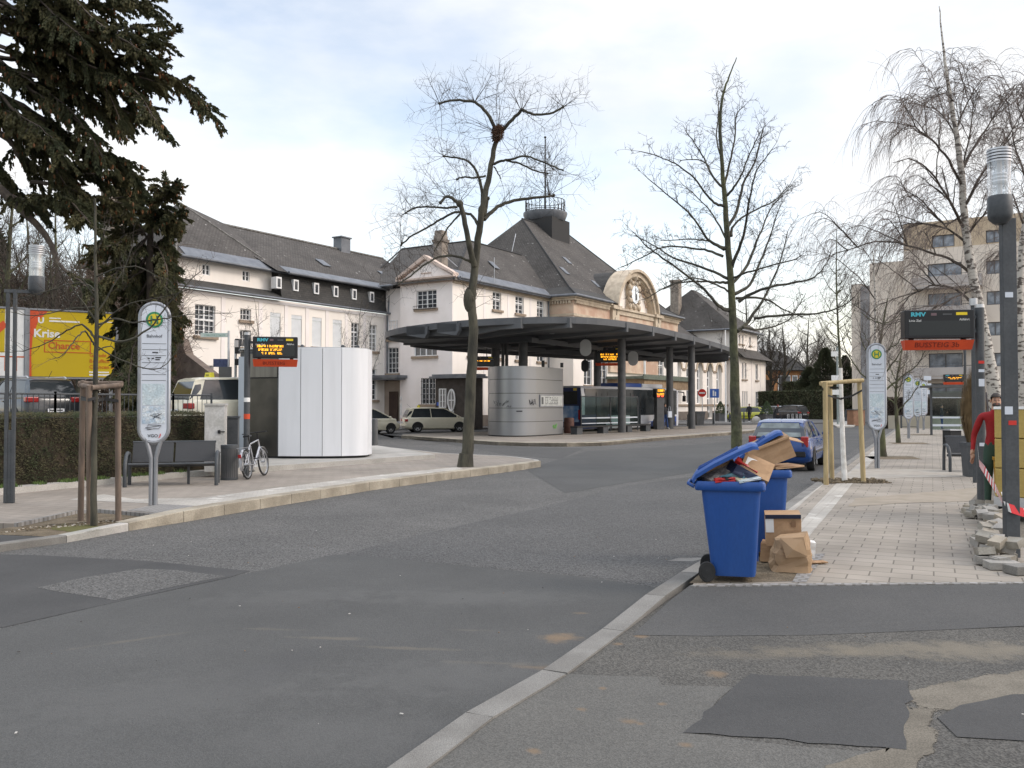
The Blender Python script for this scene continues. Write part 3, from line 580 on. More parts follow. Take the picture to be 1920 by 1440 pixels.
# main roof of the left wing and the pyramid over its near end
roofpart('roof', [[(-11.2,6.6,11.0),(7.2,6.6,11.0),(7.2,12.8,14.9),(-13.5,12.8,14.9)], [(-13.5,12.8,14.9),(7.2,12.8,14.9),(7.2,18.8,11.0),(-11.2,18.8,11.0)]], M_roof, st)
ap = (-14.6, 12.6, 15.75)
roofpart('roof', [[(-18.9,7.2,11.1),(-10.3,7.2,11.1),ap], [(-18.9,18,11.1),(-18.9,7.2,11.1),ap], [(-10.3,7.2,11.1),(-9.6,12.8,14.8),ap], [(-10.3,18,11.1),(-18.9,18,11.1),ap]], M_roof, st)
lead = MB()
lead.tube([(-18.9,7.2,11.12), ap], .07, 5); lead.tube([ap, (-10.3,7.2,11.12)], .07, 5); lead.tube([(-13.3,12.8,14.93),(7,12.8,14.93)], .1, 5)
part('ridge_tiles', lead, pm('ridge_tiles', (.2,.19,.175), (.1,.095,.085), 4, .9), st)
gutter(st, [(-19.0,14,11.05),(-19.0,7.15,11.05),(-10.2,7.15,11.05),(-10.2,6.55,10.97),(.9,6.55,10.97),(.9,4.9,10.97)], .11)
part('eaves_flashing', MB().slab([(6.62,10.97),(7.4,11.46),(7.4,11.53),(6.62,11.05)], 'x', -10.35, 1.2), M_lead, st)
part('eaves_flashing', MB().slab([(7.17,11.08),(7.9,11.71),(7.9,11.78),(7.17,11.16)], 'x', -18.2, -10.7), M_lead, st)
part('chimney', MB().bx(1.2,12.4,14.3,2.3,13.3,15.9).bx(1.1,12.3,15.9,2.4,13.4,16.0), M_lead, st)
part('chimney', MB().bx(-17.8,15.5,12.5,-16.6,16.7,16.4).bx(-17.95,15.35,16.4,-16.45,16.85,16.6), M_chim, st)
for u in (-4.2, 3): part('skylight', MB().box((u, 9.2, 12.72), (.8, 1.1, .05), Matrix.Rotation(math.atan(3.9/6.2), 4, 'X')), M_lead, st)
pass
part('downpipe', MB().tube([(.3,6.6,8.9),(.3,6.6,.2)], .07, 8).tube([(.5,6.5,10.9),(.35,6.55,9.1)], .07, 8), M_lead, st, 60)
# ---- gable block
fg = Fr(0, 5.04, -90)      # u = 5.04 - y
U = lambda y: 5.04 - y
og = [(U(3.45),9.2,U(1.5),10.6), (U(3.7),5.55,U(1.45),7.1), (U(2.95),1.85,U(1.6),3.85)]
mb = MB(); wallp(mb, fg, 0, 5.04, 0, 11.1, og)
fr_ = Fr(.4, 6.83, -90); orr = [(.25,9.7,1.3,10.8), (.15,4.3,1.3,6.35), (.3,6.9,1.2,8.4)]
mb2 = MB(); wallp(mb2, fr_, 0, 1.79, 0, 11.0, orr[1:2]); part('wall', mb2, M_plaster_p, st)
mb2 = MB().slab([(4.95,11.55),(-.0,11.55),(2.48,12.95)], 'x', .02, .5); mb.join(mb2)
wallp(mb, Fr(0, 5.04, 90), 0, .01, 0, 1)
part('wall', mb, M_plaster_p, st, label='shaded gable wall facing the taxi rank')
mb = MB(); mb.bx(-.12, -.12, 11.1, .3, 5.16, 11.5).bx(-.28, -.28, 11.42, .3, 5.32, 11.56)
for s in (0, 1):
    ya, yb = (-.28, 2.52) if s == 0 else (5.32, 2.52); a = MB(); a.slab([(ya, 11.56), (ya, 11.74), (yb, 13.3), (yb, 12.98)], 'x', -.26, .4); mb.join(a)
mb.bx(-.06,2.0,11.9,.02,2.98,11.95)
part('pediment', mb, M_trim, st)
for o, c, r, mi in ((og[0],4,4,0),(og[1],4,2,0),(og[2],4,5,0)): window(st, fg, *o, c, r, mi, M_sill)
ir = MB()
for i in range(8): ir.tube([(-.06, 1.68+.17*i, 1.85), (-.06, 1.68+.17*i, 3.85)], .018, 4)
for i in range(4): ir.tube([(-.06, 1.6, 2.1+.5*i), (-.06, 2.95, 2.1+.5*i)], .016, 4)
part('window_grille', ir, M_blackm, st)
ir = MB().tube([(-.2,1.4,9.4),(-.2,3.6,9.4)], .02, 4).tube([(-.2,1.4,9.15),(-.2,3.6,9.15)], .02, 4)
for i in range(14): ir.tube([(-.2,1.4+.169*i,9.1),(-.2,1.4+.169*i,9.42)], .012, 4)
part('balcony_rail', ir, M_blackm, st)
window(st, fr_, *orr[1], 3, 5, 0, M_sill)
window(st, Fr(.58, 6.83, -90), .3, 9.65, 1.6, 10.75, 4, 2, .0, None, .0)
window(st, fr_, .25, 7.0, 1.2, 8.5, 3, 4, .0, M_sill, -.02)
# side entrance canopy, door, porch
part('door_canopy', MB().bx(-1.3, 4.3, 3.9, .5, 7.9, 4.1).bx(-1.2, 4.5, 3.75, .4, 7.7, 3.9), M_lead, st)
part('door', MB().bx(-.06, 5.3, .12, .05, 6.1, 2.85), pm('door_dark', (.035,.02,.016), (.05,.03,.02), 2, .6), st)
part('door_surround', MB().bx(.2, 5.1, .12, .42, 7.6, 3.7), pm('porch_wall', (.33,.27,.22), (.4,.33,.27), 1, .9), st)
pb = MB().bx(-1.35, -2.75, .12, .02, .55, 3.75); part('porch', pb, pm('porch_dark', (.05,.042,.036), (.065,.055,.048), 3, .8), st)
part('porch_roof', MB().bx(-1.75, -3.15, 3.75, .1, .85, 3.9).bx(-1.6, -3.0, 3.9, .05, .7, 4.05), M_lead, st)
fp = Fr(-1.35, .55, -90)
window(st, fp, .35, 1.6, 1.0, 3.0, 4, 3, 0, None, -.0)
mb = MB(); mb.add([(-1.4, -.95-.28*math.cos(a*.314), 2.15+.75*math.sin(a*.314)) for a in range(20)], [tuple(range(20))]); part('oval_window', mb, M_pane, st)
mb = MB().tube([(-1.41, -.95-.31*math.cos(a*.314), 2.15+.78*math.sin(a*.314)) for a in range(21)], .06, 6); mb.tube([(-1.41,-.95,1.4),(-1.41,-.95,2.9)], .04, 4).tube([(-1.41,-1.25,2.15),(-1.41,-.65,2.15)], .04, 4); part('oval_window_frame', mb, M_frame, st)
part('notice', MB().bx(-1.39,-1.15,.95,-1.36,-.75,1.4), M_white, st)
part('number_plaque', MB().bx(-1.39,.15,1.75,-1.36,.4,2.0), pm('enamel_blue', (.03,.09,.4), rough=.3), st)
part('notice', MB().bx(-.04,5.02,.75,-.002,5.04,2.0).bx(-.04,4.85,1.0,-.005,5.0,1.9).bx(-.08,4.86,2.2,-.005,5.0,2.45), M_white, st)
# ---- middle section (facade y=0)
oc = [(5.5,9.5,6.75,10.95), (8.95,9.5,10.3,10.95), (12.5,9.5,13.75,10.95), (5.5,5.6,6.8,7.3), (8.95,5.6,10.3,7.3), (12.5,5.6,13.8,7.3), (2.0,5.6,3.2,7.3)]
mb = MB(); wallp(mb, FA, 0, 14.6, 0, 11.2, oc); part('wall', mb, M_plaster, st)
for o in oc[:3]: window(st, FA, *o, 2, 4, .6, M_sill)
for o in oc[3:]: window(st, FA, *o, 2, 3, .6, M_sill)
part('cornice', MB().bx(-.05, -.32, 11.2, 14.6, 0, 11.36).bx(0, -.16, 11.0, 14.6, 0, 11.2), M_sandst_y, st)
for u in (4.3, 7.8, 11.4): part('pilaster_trim', MB().bx(u-.12, -.03, 0, u+.12, 0, 11.0), M_plaster_p, st)
part('canopy_band', MB().bx(3.5,-1.2,8.1,14.6,-.0,8.25).bx(3.5,-1.1,8.25,14.6,-.0,8.5), M_roof_s, st)
part('downpipe', MB().tube([(14.3,-.15,11),(14.3,-.15,.2)], .07, 8), M_lead, st, 60)
rz_, rt, wq = 16.1, 9.4, 12.6
roofpart('roof', [[(-.5,7.9,11.15),(-.5,-.5,11.15),(rt,5,rz_),(rt,wq,rz_)], [(-.5,-.5,11.15),(22,-.5,11.15),(22,5,rz_),(rt,5,rz_)], [(22,5,rz_),(22,11,11.2),(rt,11,11.2),(rt,5,rz_)],
                  [(-.5,7.9,11.15),(rt,wq,rz_),(rt+5,16,12),(4,17,12.2)]], M_roof, st)
lead = MB().tube([(-.5,-.5,11.2),(rt,5,rz_+.03)], .07, 5).tube([(rt,5,rz_+.03),(18,5,rz_+.03)], .08, 5).tube([(rt,5,rz_+.03),(rt,wq,rz_+.03)], .08, 5).tube([(rt,wq,rz_+.03),(2.5,10,12.7)], .07, 5)
part('ridge_tiles', lead, M_roof_s, st)
gutter(st, [(-.55,8,11.12),(-.55,5.4,11.12)], .1); gutter(st, [(.3,-.5,11.4),(14.5,-.5,11.4)], .11)
k = math.atan(5/5.5)
part('eaves_flashing', MB().slab([(-.52,11.2),(.45,12.08),(.42,12.14),(-.55,11.27)], 'x', .2, 14.6), M_lead, st)
part('chimney', MB().bx(1.6,2.2,12.0,2.4,3.0,15.1).bx(1.5,2.1,14.6,2.5,3.1,14.8).bx(1.65,2.25,15.1,2.35,2.95,15.5), M_chim, st)
part('skylight', MB().box((9, 2.2, 13.72), (.7, 1.0, .06), Matrix.Rotation(k, 4, 'X')), M_lead, st)
part('roof_vent', MB().ball((9.4,8.5,16.1),(.5,.5,.45), 10, 6), M_lead, st)
part('lightning_rod', MB().tube([(5.2,-.35,11.3),(5.2,-.35,13.6)], .025, 5).tube([(2.3,1.2,12.6),(1.3,3.2,14.6)], .03, 4), M_alu, st)
# ---- central block with the clock gable
B0, B1, BY = 14.6, 39.0, -2.45
fb = Fr(0, BY, 0); AC = 27.75                       # arch centre
mb = MB(); ob = [(16.6+3.1*i, 3.6, 18.2+3.1*i, 7.2) for i in range(2)] + [(33.6+2.6*i, 3.6, 35.0+2.6*i, 7.2) for i in range(2)]
wallp(mb, fb, B0, B1, .0, 9.6, ob); wallp(mb, Fr(B0, 0, -90), 0, 2.45, 0, 9.6); wallp(mb, Fr(B1, BY, 90), 0, 6, 0, 11.2)
part('wall', mb, M_plaster, st)
for o in ob: window(st, fb, *o, 2, 5, .66, M_sill)
mb = MB(); mb.bx(B0-.04, BY-.06, 9.6, B1+.04, 0, 11.0)
part('frieze', mb, M_sandst, st)
mb = MB()
mb.bx(B0-.12, BY-.14, 9.62, B1+.12, 0, 9.85).bx(B0-.3, BY-.32, 11.0, 21.6, 0, 11.2).bx(33.9, BY-.32, 11.0, B1+.3, 0, 11.2).bx(B0-.5, BY-.5, 11.2, 21.6, 0, 11.42).bx(33.9, BY-.5, 11.2, B1+.5, 0, 11.42)
for i in range(26):
    u = B0 + .1 + .27*i
    if u < 21.2: mb.bx(u, BY-.3, 10.72, u+.15, BY-.06, 10.98)
for i in range(22): mb.bx(33+.27*i, BY-.3, 10.72, 33.15+.27*i, BY-.06, 10.98)
for i in range(8): mb.bx(B0-.28, -.15-.28*i, 10.72, B0-.05, -.3-.28*i, 10.98)
part('cornice', mb, M_sandst_y, st)
mb = MB()
for u in (22.6, 32.9): part('pilaster', MB().bx(u-.75, BY-.34, 8.0, u+.75, BY, 10.9).bx(u-.95, BY-.55, 10.9, u+.95, BY, 11.25).bx(u-.85, BY-.45, 7.7, u+.85, BY, 8.0).ball((u, BY-.4, 9.6), (.4,.12,.6), 8, 6), M_sandst_y, st)
part('parapet', MB().bx(23.4, BY-.2, 10.5, 32.1, BY, 10.95).bx(23.56, BY-.35, 10.95, 31.94, BY, 11.15), M_sandst_y, st)
for u in (16.3, 18.4, 20.2): part('wall_panel', MB().bx(u-.1, BY-.12, 8.2, u+1.2, BY, 9.2), M_sandst, st)
for z in (8.35, 8.9): part('string_course', MB().bx(23.4, BY-.1, z, 32.1, BY, z+.12), M_sandst, st)
# arch: tympanum and moulded ring
R0, ZC = 4.9, 10.35
arc = [(AC + R0*math.cos(t), ZC + R0*.95*math.sin(t)) for t in [math.pi*i/28 for i in range(29)]]
mb = MB().slab([p for p in arc], 'y', BY+.5, BY+1.2); part('tympanum', mb, M_plaster, st)
def ring(r0, r1, y0, y1, z0=11.15):
    a = MB(); n = 30; s = math.asin(min(.9, (z0-ZC)/r0))
    q = [s+(math.pi-2*s)*i/n for i in range(n+1)]
    sec = [(r0, y0), (r1, y0), (r1, y1), (r0, y1)]
    a.loft([[(AC+r*math.cos(t), y, ZC+r*.96*math.sin(t)) for r, y in sec] for t in q]); return a
mb = ring(4.45, 4.95, BY-.3, BY+1.3); mb.join(ring(4.93, 5.2, BY-.55, BY+1.3)); mb.join(ring(4.3, 4.47, BY-.1, BY+1.3)); part('arch_moulding', mb, M_sandst_y, st, 40)
mb = MB(); rg = random.Random(2)
for i in range(60):
    t = math.pi*(.12+.76*rg.random()); r = 4.1; mb.ball((AC+r*math.cos(t), BY+.42, ZC+r*.96*math.sin(t)), (rg.uniform(.08,.18), .12, rg.uniform(.08,.18)), 6, 4)
part('carved_garland', mb, M_sandst, st, 180)
mb = MB()
prof = [(-1.9,11.1),(1.9,11.1),(1.5,11.8),(1.55,13.2),(1.2,13.7),(.9,14.6),(.4,14.9),(.3,15.3),(-.3,15.3),(-.4,14.9),(-.9,14.6),(-1.2,13.7),(-1.55,13.2),(-1.5,11.8)]
mb.slab([(AC+a*.8, b) for a, b in prof], 'y', BY+.12, BY+.5)
for s in (-1, 1):
    for z, r in ((11.6,.35),(12.2,.25),(12.9,.3),(13.5,.38),(14.2,.28)): mb.ball((AC+s*1.08, BY+.1, z), (r*.9, .22, r), 8, 6)
for i in range(12): t = i*.5236; mb.ball((AC+.98*math.cos(t), BY+.05, 12.85+1.3*math.sin(t)), (.25,.16,.25), 7, 5)
mb.ball((AC, BY, 14.7), (.45,.3,.5), 8, 6)
part('clock_surround', mb, M_sandst_y, st, 60)
cl = part('clock_face', MB().lathe([(0.01,0),(.9,0),(.9,.06),(.01,.06)], 28).xf(Matrix.Translation((AC, BY+.02, 12.85)) @ Matrix.Rotation(rad(90), 4, 'X')), pm('clock_white', (.75,.8,.84), rough=.2), st)
part('clock_hands', MB().bx(AC-.04, BY-.09, 12.85, AC+.04, BY-.07, 13.5).bx(AC-.03, BY-.11, 12.3, AC+.25, BY-.095, 12.9), M_black, cl)
# big hipped roof with bell-cast eaves
zr, yr, e = 20.7, 7.6, 11.42
ys, yn = BY-.55, 17.5
a, b = B0-.55, B1+.55
i1, i2 = (a+1.6, ys+1.6, yn-1.6), None
R1, R2 = (B0+7.8, yr, zr), (B1-7.0, yr, zr)
zi = 12.35
P = {'fl':(a,ys,e),'fr':(b,ys,e),'bl':(a,yn,e),'br':(b,yn,e),'ifl':(a+1.5,ys+1.5,zi),'ifr':(b-1.5,ys+1.5,zi),'ibl':(a+1.5,yn-1.5,zi),'ibr':(b-1.5,yn-1.5,zi)}
roofpart('roof', [[P['ifl'],P['ifr'],R2,R1], [P['ibl'],P['ifl'],R1], [P['ifr'],P['ibr'],R2], [P['ibr'],P['ibl'],R1,R2]], M_roof, st)
roofpart('eaves_roof', [[P['fl'],(AC-5.05,ys,e),(AC-5.05,ys+1.5,zi),P['ifl']], [P['bl'],P['fl'],P['ifl'],P['ibl']]], M_roof_s, st)
roofpart('eaves_roof', [[(AC+5.05,ys,e),P['fr'],P['ifr'],(AC+5.05,ys+1.5,zi)], [P['fr'],P['br'],P['ibr'],P['ifr']]], M_roof_s, st)
gutter(st, [(a-.05,0,e-.02),(a-.05,ys-.05,e-.02),(21.3,ys-.05,e-.02)], .12); gutter(st, [(32.9,ys-.05,e-.02),(b+.05,ys-.05,e-.02),(b+.05,2,e-.02)], .12)
lead = MB().tube([P['fl'],P['ifl'],R1], .09, 5).tube([P['fr'],P['ifr'],R2], .09, 5).tube([R1,R2], .1, 5); part('ridge_tiles', lead, M_roof_s, st)
# barrel roof behind the arch
fc = []
for i in range(18):
    t0, t1 = math.pi*i/18, math.pi*(i+1)/18; r = 5.1
    fc.append([(AC+r*math.cos(t0), BY-.4, ZC+r*.96*math.sin(t0)), (AC+r*math.cos(t0), 5, ZC+r*.96*math.sin(t0)), (AC+r*math.cos(t1), 5, ZC+r*.96*math.sin(t1)), (AC+r*math.cos(t1), BY-.4, ZC+r*.96*math.sin(t1))])
roofpart('barrel_roof', fc, M_roof_s, st)
for u, v in ((18.6,.6),(22.4,2.4),(23.5,-.2)): part('skylight', MB().box((u, v, zi+(v-(ys+1.5))*(zr-zi)/(yr-ys-1.5)+.06), (.75,1.05,.06), Matrix.Rotation(math.atan((zr-zi)/(yr-ys-1.5)), 4, 'X')), M_lead, st)
part('snow_rod', MB().tube([(17.8,6.0,16.2),(19.6,6.6,18.6)], .03, 4), M_alu, st)
# roof turret
tx, ty = 27.1, yr
tu = part('turret', MB().bx(tx-1.9,ty-1.9,17.5,tx+1.9,ty+1.9,21.3), M_roof_s, st)
part('turret_cornice', MB().lathe([(2.0,21.2),(2.15,21.4),(2.35,21.9),(2.35,22.1),(.1,22.15)], 28, (tx,ty,0)), M_lead, tu, 40)
rl = MB(); nb = 26
for i in range(nb):
    t = 2*math.pi*i/nb; c, s = 2.1*math.cos(t), 2.1*math.sin(t); rl.tube([(tx+c,ty+s,22.1),(tx+c,ty+s,23.4)], .035, 4)
    t2 = t+math.pi/nb; rl.tube([(tx+c,ty+s,22.5),(tx+2.12*math.cos(t2),ty+2.12*math.sin(t2),22.9),(tx+c,ty+s,23.1)], .025, 4)
for z in (22.3, 23.4): rl.tube([(tx+2.1*math.cos(2*math.pi*i/24),ty+2.1*math.sin(2*math.pi*i/24),z) for i in range(25)], .04, 4)
part('turret_railing', rl, M_blackm, tu)
part('flag_mast', MB().tube([(tx,ty,22),(tx,ty,30.2)], [.1,.06], 8).ball((tx,ty,30.25),(.16,.16,.1)), M_blackm, tu)
# entrance canopy of the central block
mb = MB().slab([(21,-6.3),(33,-6.3),(33,BY),(21,BY)], 'z', 4.2, 4.45).bx(20.9,-6.4,4.15,33.1,-6.25,4.6)
part('entrance_canopy', mb, pm('copper_green', (.1,.12,.095), (.15,.17,.13), 3, .7), st)
part('entrance_canopy_trim', MB().bx(21.3,-6.2,3.3,32.7,BY,4.2), pm('trim_brown', (.25,.17,.1), (.33,.24,.15), 3, .8), st)
part('upper_balustrade', MB().bx(21.5,BY-.25,4.9,33,BY,6.4).bx(21.2,BY-.4,6.4,33.3,BY,6.6), M_sandst, st)
# ---- arcaded hall
H0, H1, HY = 39.0, 60.4, -1.0
fh = Fr(0, HY, 0)
cs = [42.9+3.55*i for i in range(5)]; oh = [(c-1.0, 1.9, c+1.0, 6.0) for c in cs]
mb = MB(); wallp(mb, fh, H0, H1, 0, 7.7, [(c-1.0, 1.9 if i != 3 else .15, c+1.0, 7.1) for i, c in enumerate(cs)], .45)
for c in cs:  # spandrels round each arch head
    q = [math.pi*i/12 for i in range(13)]
    for s in (0, 1):
        half = [t for t in q if (t <= math.pi/2+.01) == (s == 0) or abs(t-math.pi/2) < .01]
        pts = [(c+math.cos(t), 6.0+math.sin(t)*1.05) for t in half]
        cr = (c+1.0, 7.1) if s == 0 else (c-1.0, 7.1)
        for p, r in zip(pts[:-1], pts[1:]): mb.quad(fh.p(*cr), fh.p(*p), fh.p(*r))
part('wall', mb, M_plaster, st)
for i, c in enumerate(cs):
    lo = 1.9 if i != 3 else .9
    o = part('window', MB().bx(-.55,-.06,0,-.45,.05,5.0).bx(.45,-.06,0,.55,.05,5.0).bx(-.45,-.05,1.6,.45,.05,1.75).bx(-.45,-.05,3.1,.45,.05,3.25).bx(-.45,-.05,4.2,.45,.05,4.35).bx(-.45,-.05,-.02,.45,.05,.12).bx(-.03,-.04,.12,.03,.05,5.0).bx(-1.0,-.02,-.1,-.55,.06,5.1).bx(.55,-.02,-.1,1.0,.06,5.1), [M_frame], st, loc=(c, HY+.4, lo))
    part('pane', MB().bx(-.45,.0,.1,.45,.03,5.1), M_pane, o)
    part('arch_trim', MB().loft([[(c+r*math.cos(t), y, 6.0+r*1.05*math.sin(t)) for r, y in ((.98,HY-.1),(1.3,HY-.1),(1.3,HY+.02),(.98,HY+.02))] for t in [math.pi*k/12 for k in range(13)]]), M_sandst_y, st)
part('string_course', MB().bx(H0,HY-.12,1.6,H1,HY,1.85).bx(H0,HY-.1,5.8,cs[0]-1.3,HY,6.1).bx(H0,HY-.4,7.7,H1,HY,7.95).join(MB().bx(cs[0]+1.3,HY-.1,5.8,cs[1]-1.3,HY,6.1).bx(cs[1]+1.3,HY-.1,5.8,cs[2]-1.3,HY,6.1).bx(cs[2]+1.3,HY-.1,5.8,cs[3]-1.3,HY,6.1).bx(cs[3]+1.3,HY-.1,5.8,cs[4]-1.3,HY,6.1)), M_sill, st)
for x0, x1, y in ((H0,cs[3]-.9,HY),(cs[3]+.9,H1,HY),(0,14.6,0)): part('plinth_course', MB().bx(x0,y-.08,.05,x1,y,1.0), M_plinth, st)
roofpart('roof', [[(H0-1,HY-.6,7.9),(H1+1.5,HY-.6,7.9),(H1+1.5,6.5,13.2),(H0-1,6.5,13.2)], [(H0-1,6.5,13.2),(H1+1.5,6.5,13.2),(H1+1.5,14,7.9),(H0-1,14,7.9)]], M_roof, st)
# ---- right pavilion
P0, P1, PY = 60.4, 72.8, -2.45
fp = Fr(0, PY, 0)
op = [(62.0,5.2,62.75,7.4),(63.2,5.2,63.95,7.4),(68.0,5.2,69.2,7.4)] + [(62.0+.9*i,1.0,62.55+.9*i,3.6) for i in range(3)] + [(68.0,1.0,69.4,3.6)]
mb = MB(); wallp(mb, fp, P0, P1, 0, 8.1, op); wallp(mb, Fr(P0, 4, -90), 0, 6.45, 0, 11.8); wallp(mb, Fr(P1, PY, 90), 0, 8, 0, 8.1)
fq = Fr(0, PY+.6, 0); oq = [(62.6,10.0,63.3,11.2),(64.0,10.0,64.7,11.2),(67.2,10.0,68.0,11.2)]
wallp(mb, fq, P0, 70.9, 8.0, 11.8, oq); wallp(mb, Fr(70.9, PY+.6, 90), 0, 8, 8, 11.8)
part('wall', mb, M_plaster, st)
for o in op: window(st, fp, *o, 2, 3, 0, M_sill)
for o in oq: window(st, fq, *o, 2, 3, 0, M_sill)
for u in (60.6, 66.3, 70.4, 72.6): part('pilaster_trim', MB().bx(u-.15, PY-.04, 0, u+.15, PY, 8.0), M_plaster_p, st)
part('downpipe', MB().tube([(60.2,PY+.6,11.6),(60.2,PY+.6,.3)], .16, 8), M_grey_met, st, 60)
roofpart('pent_roof', [[(P0,PY-.9,8.0),(P1+.9,PY-.9,8.0),(70.9,PY+.6,9.4),(P0,PY+.6,9.4)], [(P1+.9,PY-.9,8.0),(P1+.9,6,8.0),(70.9,6,9.4),(70.9,PY+.6,9.4)]], M_roof, st, thick=.1)
ap = (65.6, 5.5, 18.0)
a, b, ys, yn = P0-.7, 71.6, PY-.1, 12.5
roofpart('roof', [[(a,ys,11.8),(b,ys,11.8),(ap[0]+1,ap[1],ap[2]),(ap[0]-1,ap[1],ap[2])], [(a,yn,11.8),(a,ys,11.8),(ap[0]-1,ap[1],ap[2])], [(b,ys,11.8),(b,yn,11.8),(ap[0]+1,ap[1],ap[2])]], M_roof, st)
gutter(st, [(a,6,11.75),(a,ys,11.75),(b,ys,11.75)], .12)
part('chimney', MB().bx(61.4,6.2,14,62.6,7.4,18.8).bx(61.3,6.1,18.8,62.7,7.5,19.1), M_chim, st)
# ---- stair wall beside the left wing
sw = MB(); q0 = D(322, 640, 47); q1 = D(348, 668, 47)
pts = [D(312,648,45), D(338,634,45), D(348,664,44.5), D(395,700,43.5), D(395,760,43.5), D(312,760,45)]
dn = V((.25, .45, 0))
sw.add([p for p in pts] + [p + dn for p in pts], [tuple(range(6)), tuple(range(11, 5, -1))] + [(i, (i+1) % 6, 6+(i+1) % 6, 6+i) for i in range(6)])
solo('stair_wall', sw, pm('old_stone', (.13,.1,.085), (.19,.15,.12), 2, .95, .4), 'dark weathered stone stair wall sloping down beside the station wing', 'wall')
# ---------------------------------------------------------------- apartment block
ab_o = D(1697, 758, 88); ab = T('apartment_block', 'tall beige apartment block with balconies behind the birches', 'apartment block', (ab_o.x, ab_o.y, 0), rad(-32.2))
M_apt = pm('apartment_render', (.62,.55,.475), (.68,.61,.53), .4, .9); M_apt_b = pm('apartment_brown', (.46,.36,.25), (.5,.41,.3), .5, .9); M_balc = pm('balcony_panel', (.36,.33,.31), (.42,.39,.37), 1, .8)
fa = Fr(0, 0, 0); oa = []
for r in range(6):
    z = 2.2 + 2.95*r
    oa += [(7.3,z+.3,8.7,z+1.6), (11.3,z+.3,13.2,z+1.6), (15.6,z+.3,16.8,z+1.6)]
    if r != 5: oa.append((2.2, z-.4, 5.2, z+1.7))
    else: oa.append((2.6, z+.2, 4.6, z+1.3))
mb = MB(); wallp(mb, fa, 0, 30, 0, 17.2, [o for o in oa if o[3] < 17.2]); wallp(mb, Fr(0, 14, -90), 0, 14, 0, 17.2); part('wall', mb, M_apt, ab)
mb = MB(); wallp(mb, fa, 0, 30, 17.2, 19.9, [(max(o[0],0), 17.3, o[2], 18.5) for o in oa if o[3] >= 17.2]); wallp(mb, Fr(0, 14, -90), 0, 14, 17.2, 19.9); mb.quad((0,0,19.9),(30,0,19.9),(30,14,19.9),(0,14,19.9)); part('attic_wall', mb, M_apt_b, ab)
MF2 = pm('dark_frame', (.09,.085,.085), rough=.5)
for o in oa:
    z0, z1 = (o[1], o[3]) if o[3] < 17.2 else (17.3, 18.5)
    wd = o[2]-o[0]; a = MB().bx(-wd/2,-.05,0,-wd/2+.07,.03,z1-z0).bx(wd/2-.07,-.05,0,wd/2,.03,z1-z0).bx(-wd/2+.07,-.05,z1-z0-.07,wd/2-.07,.03,z1-z0).bx(-wd/2+.07,-.05,0,wd/2-.07,.03,.07).bx(-.04,-.05,.07,.04,.03,z1-z0-.07)
    ow = part('window', a, MF2, ab, loc=fa.p((o[0]+o[2])/2, z0, .15)); part('pane', MB().bx(-wd/2+.02,.035,.02,wd/2-.02,.05,z1-z0-.02), pm('pane_pale', (.14,.16,.19), (.3,.33,.37), 1.5, .1) if o == oa[0] else bpy.data.materials['pane_pale'], ow)
for r in range(5):
    z = 1.5 + 2.95*r; o = part('balcony', MB().bx(.9,-1.6,z-.15,7.0,-.002,z+.05).bx(.9,-1.6,z+.15,7.0,-1.54,z+.95).bx(.9,-1.54,z+.15,.96,-.01,z+.95).bx(6.94,-1.54,z+.15,7.0,-.01,z+.95), M_balc, ab)
    part('balcony_rail', MB().tube([(.9,-1.57,z+1.1),(7,-1.57,z+1.1)], .03, 5), M_anth2, o)
mb = MB().bx(-3.4,1.0,0,-.002,12,16.4); part('stair_tower', mb, M_apt, ab); part('stair_glazing', MB().bx(-4.6,2.5,0,-3.4,10,14.3), pm('stair_glass', (.2,.2,.21), (.32,.32,.33), .6, .3), ab); part('stair_wall_end', MB().bx(-5.6,3,0,-4.6,10,14.6), M_apt, ab)
part('ground_floor', MB().bx(2.0,-.6,0,9,-.003,3.0), pm('shop_dark', (.12,.11,.12), (.16,.15,.16), 1, .7), ab)
# ---------------------------------------------------------------- brick pavilion far down the street
pv_o = D(1468, 758, 150); pv = T('brick_pavilion', 'orange brick pavilion with dark hipped roof behind the hedge at the street end', 'pavilion', (pv_o.x, pv_o.y, 0), rad(10))
M_brk = pm('brick_orange', (.48,.24,.1), (.36,.17,.08), .7, .9)
mb = MB().bx(-5.5,0,0,4.2,7,8.0); part('wall', mb, M_brk, pv)
roofpart('roof', [[(-6.5,-1,7.7),(5.3,-1,7.7),(1,3.5,11.2),(-2,3.5,11.2)], [(5.3,-1,7.7),(5.3,8,7.7),(1,3.5,11.2)], [(-6.5,8,7.7),(-6.5,-1,7.7),(-2,3.5,11.2)]], M_roof_s, pv, thick=.2)
for i in range(4): o = part('window', MB().bx(-.5,-.06,0,.5,-.004,3.4), M_frame, pv, loc=(-.4+1.3*i, -.02, 3.4)); part('pane', MB().bx(-.38,-.08,.1,.38,-.065,3.2), M_pane, o)
part('doorway', MB().bx(-4.8,-.05,2.0,-1.9,-.004,6.0), pm('doorway_dark', (.04,.03,.025), rough=.8), pv)
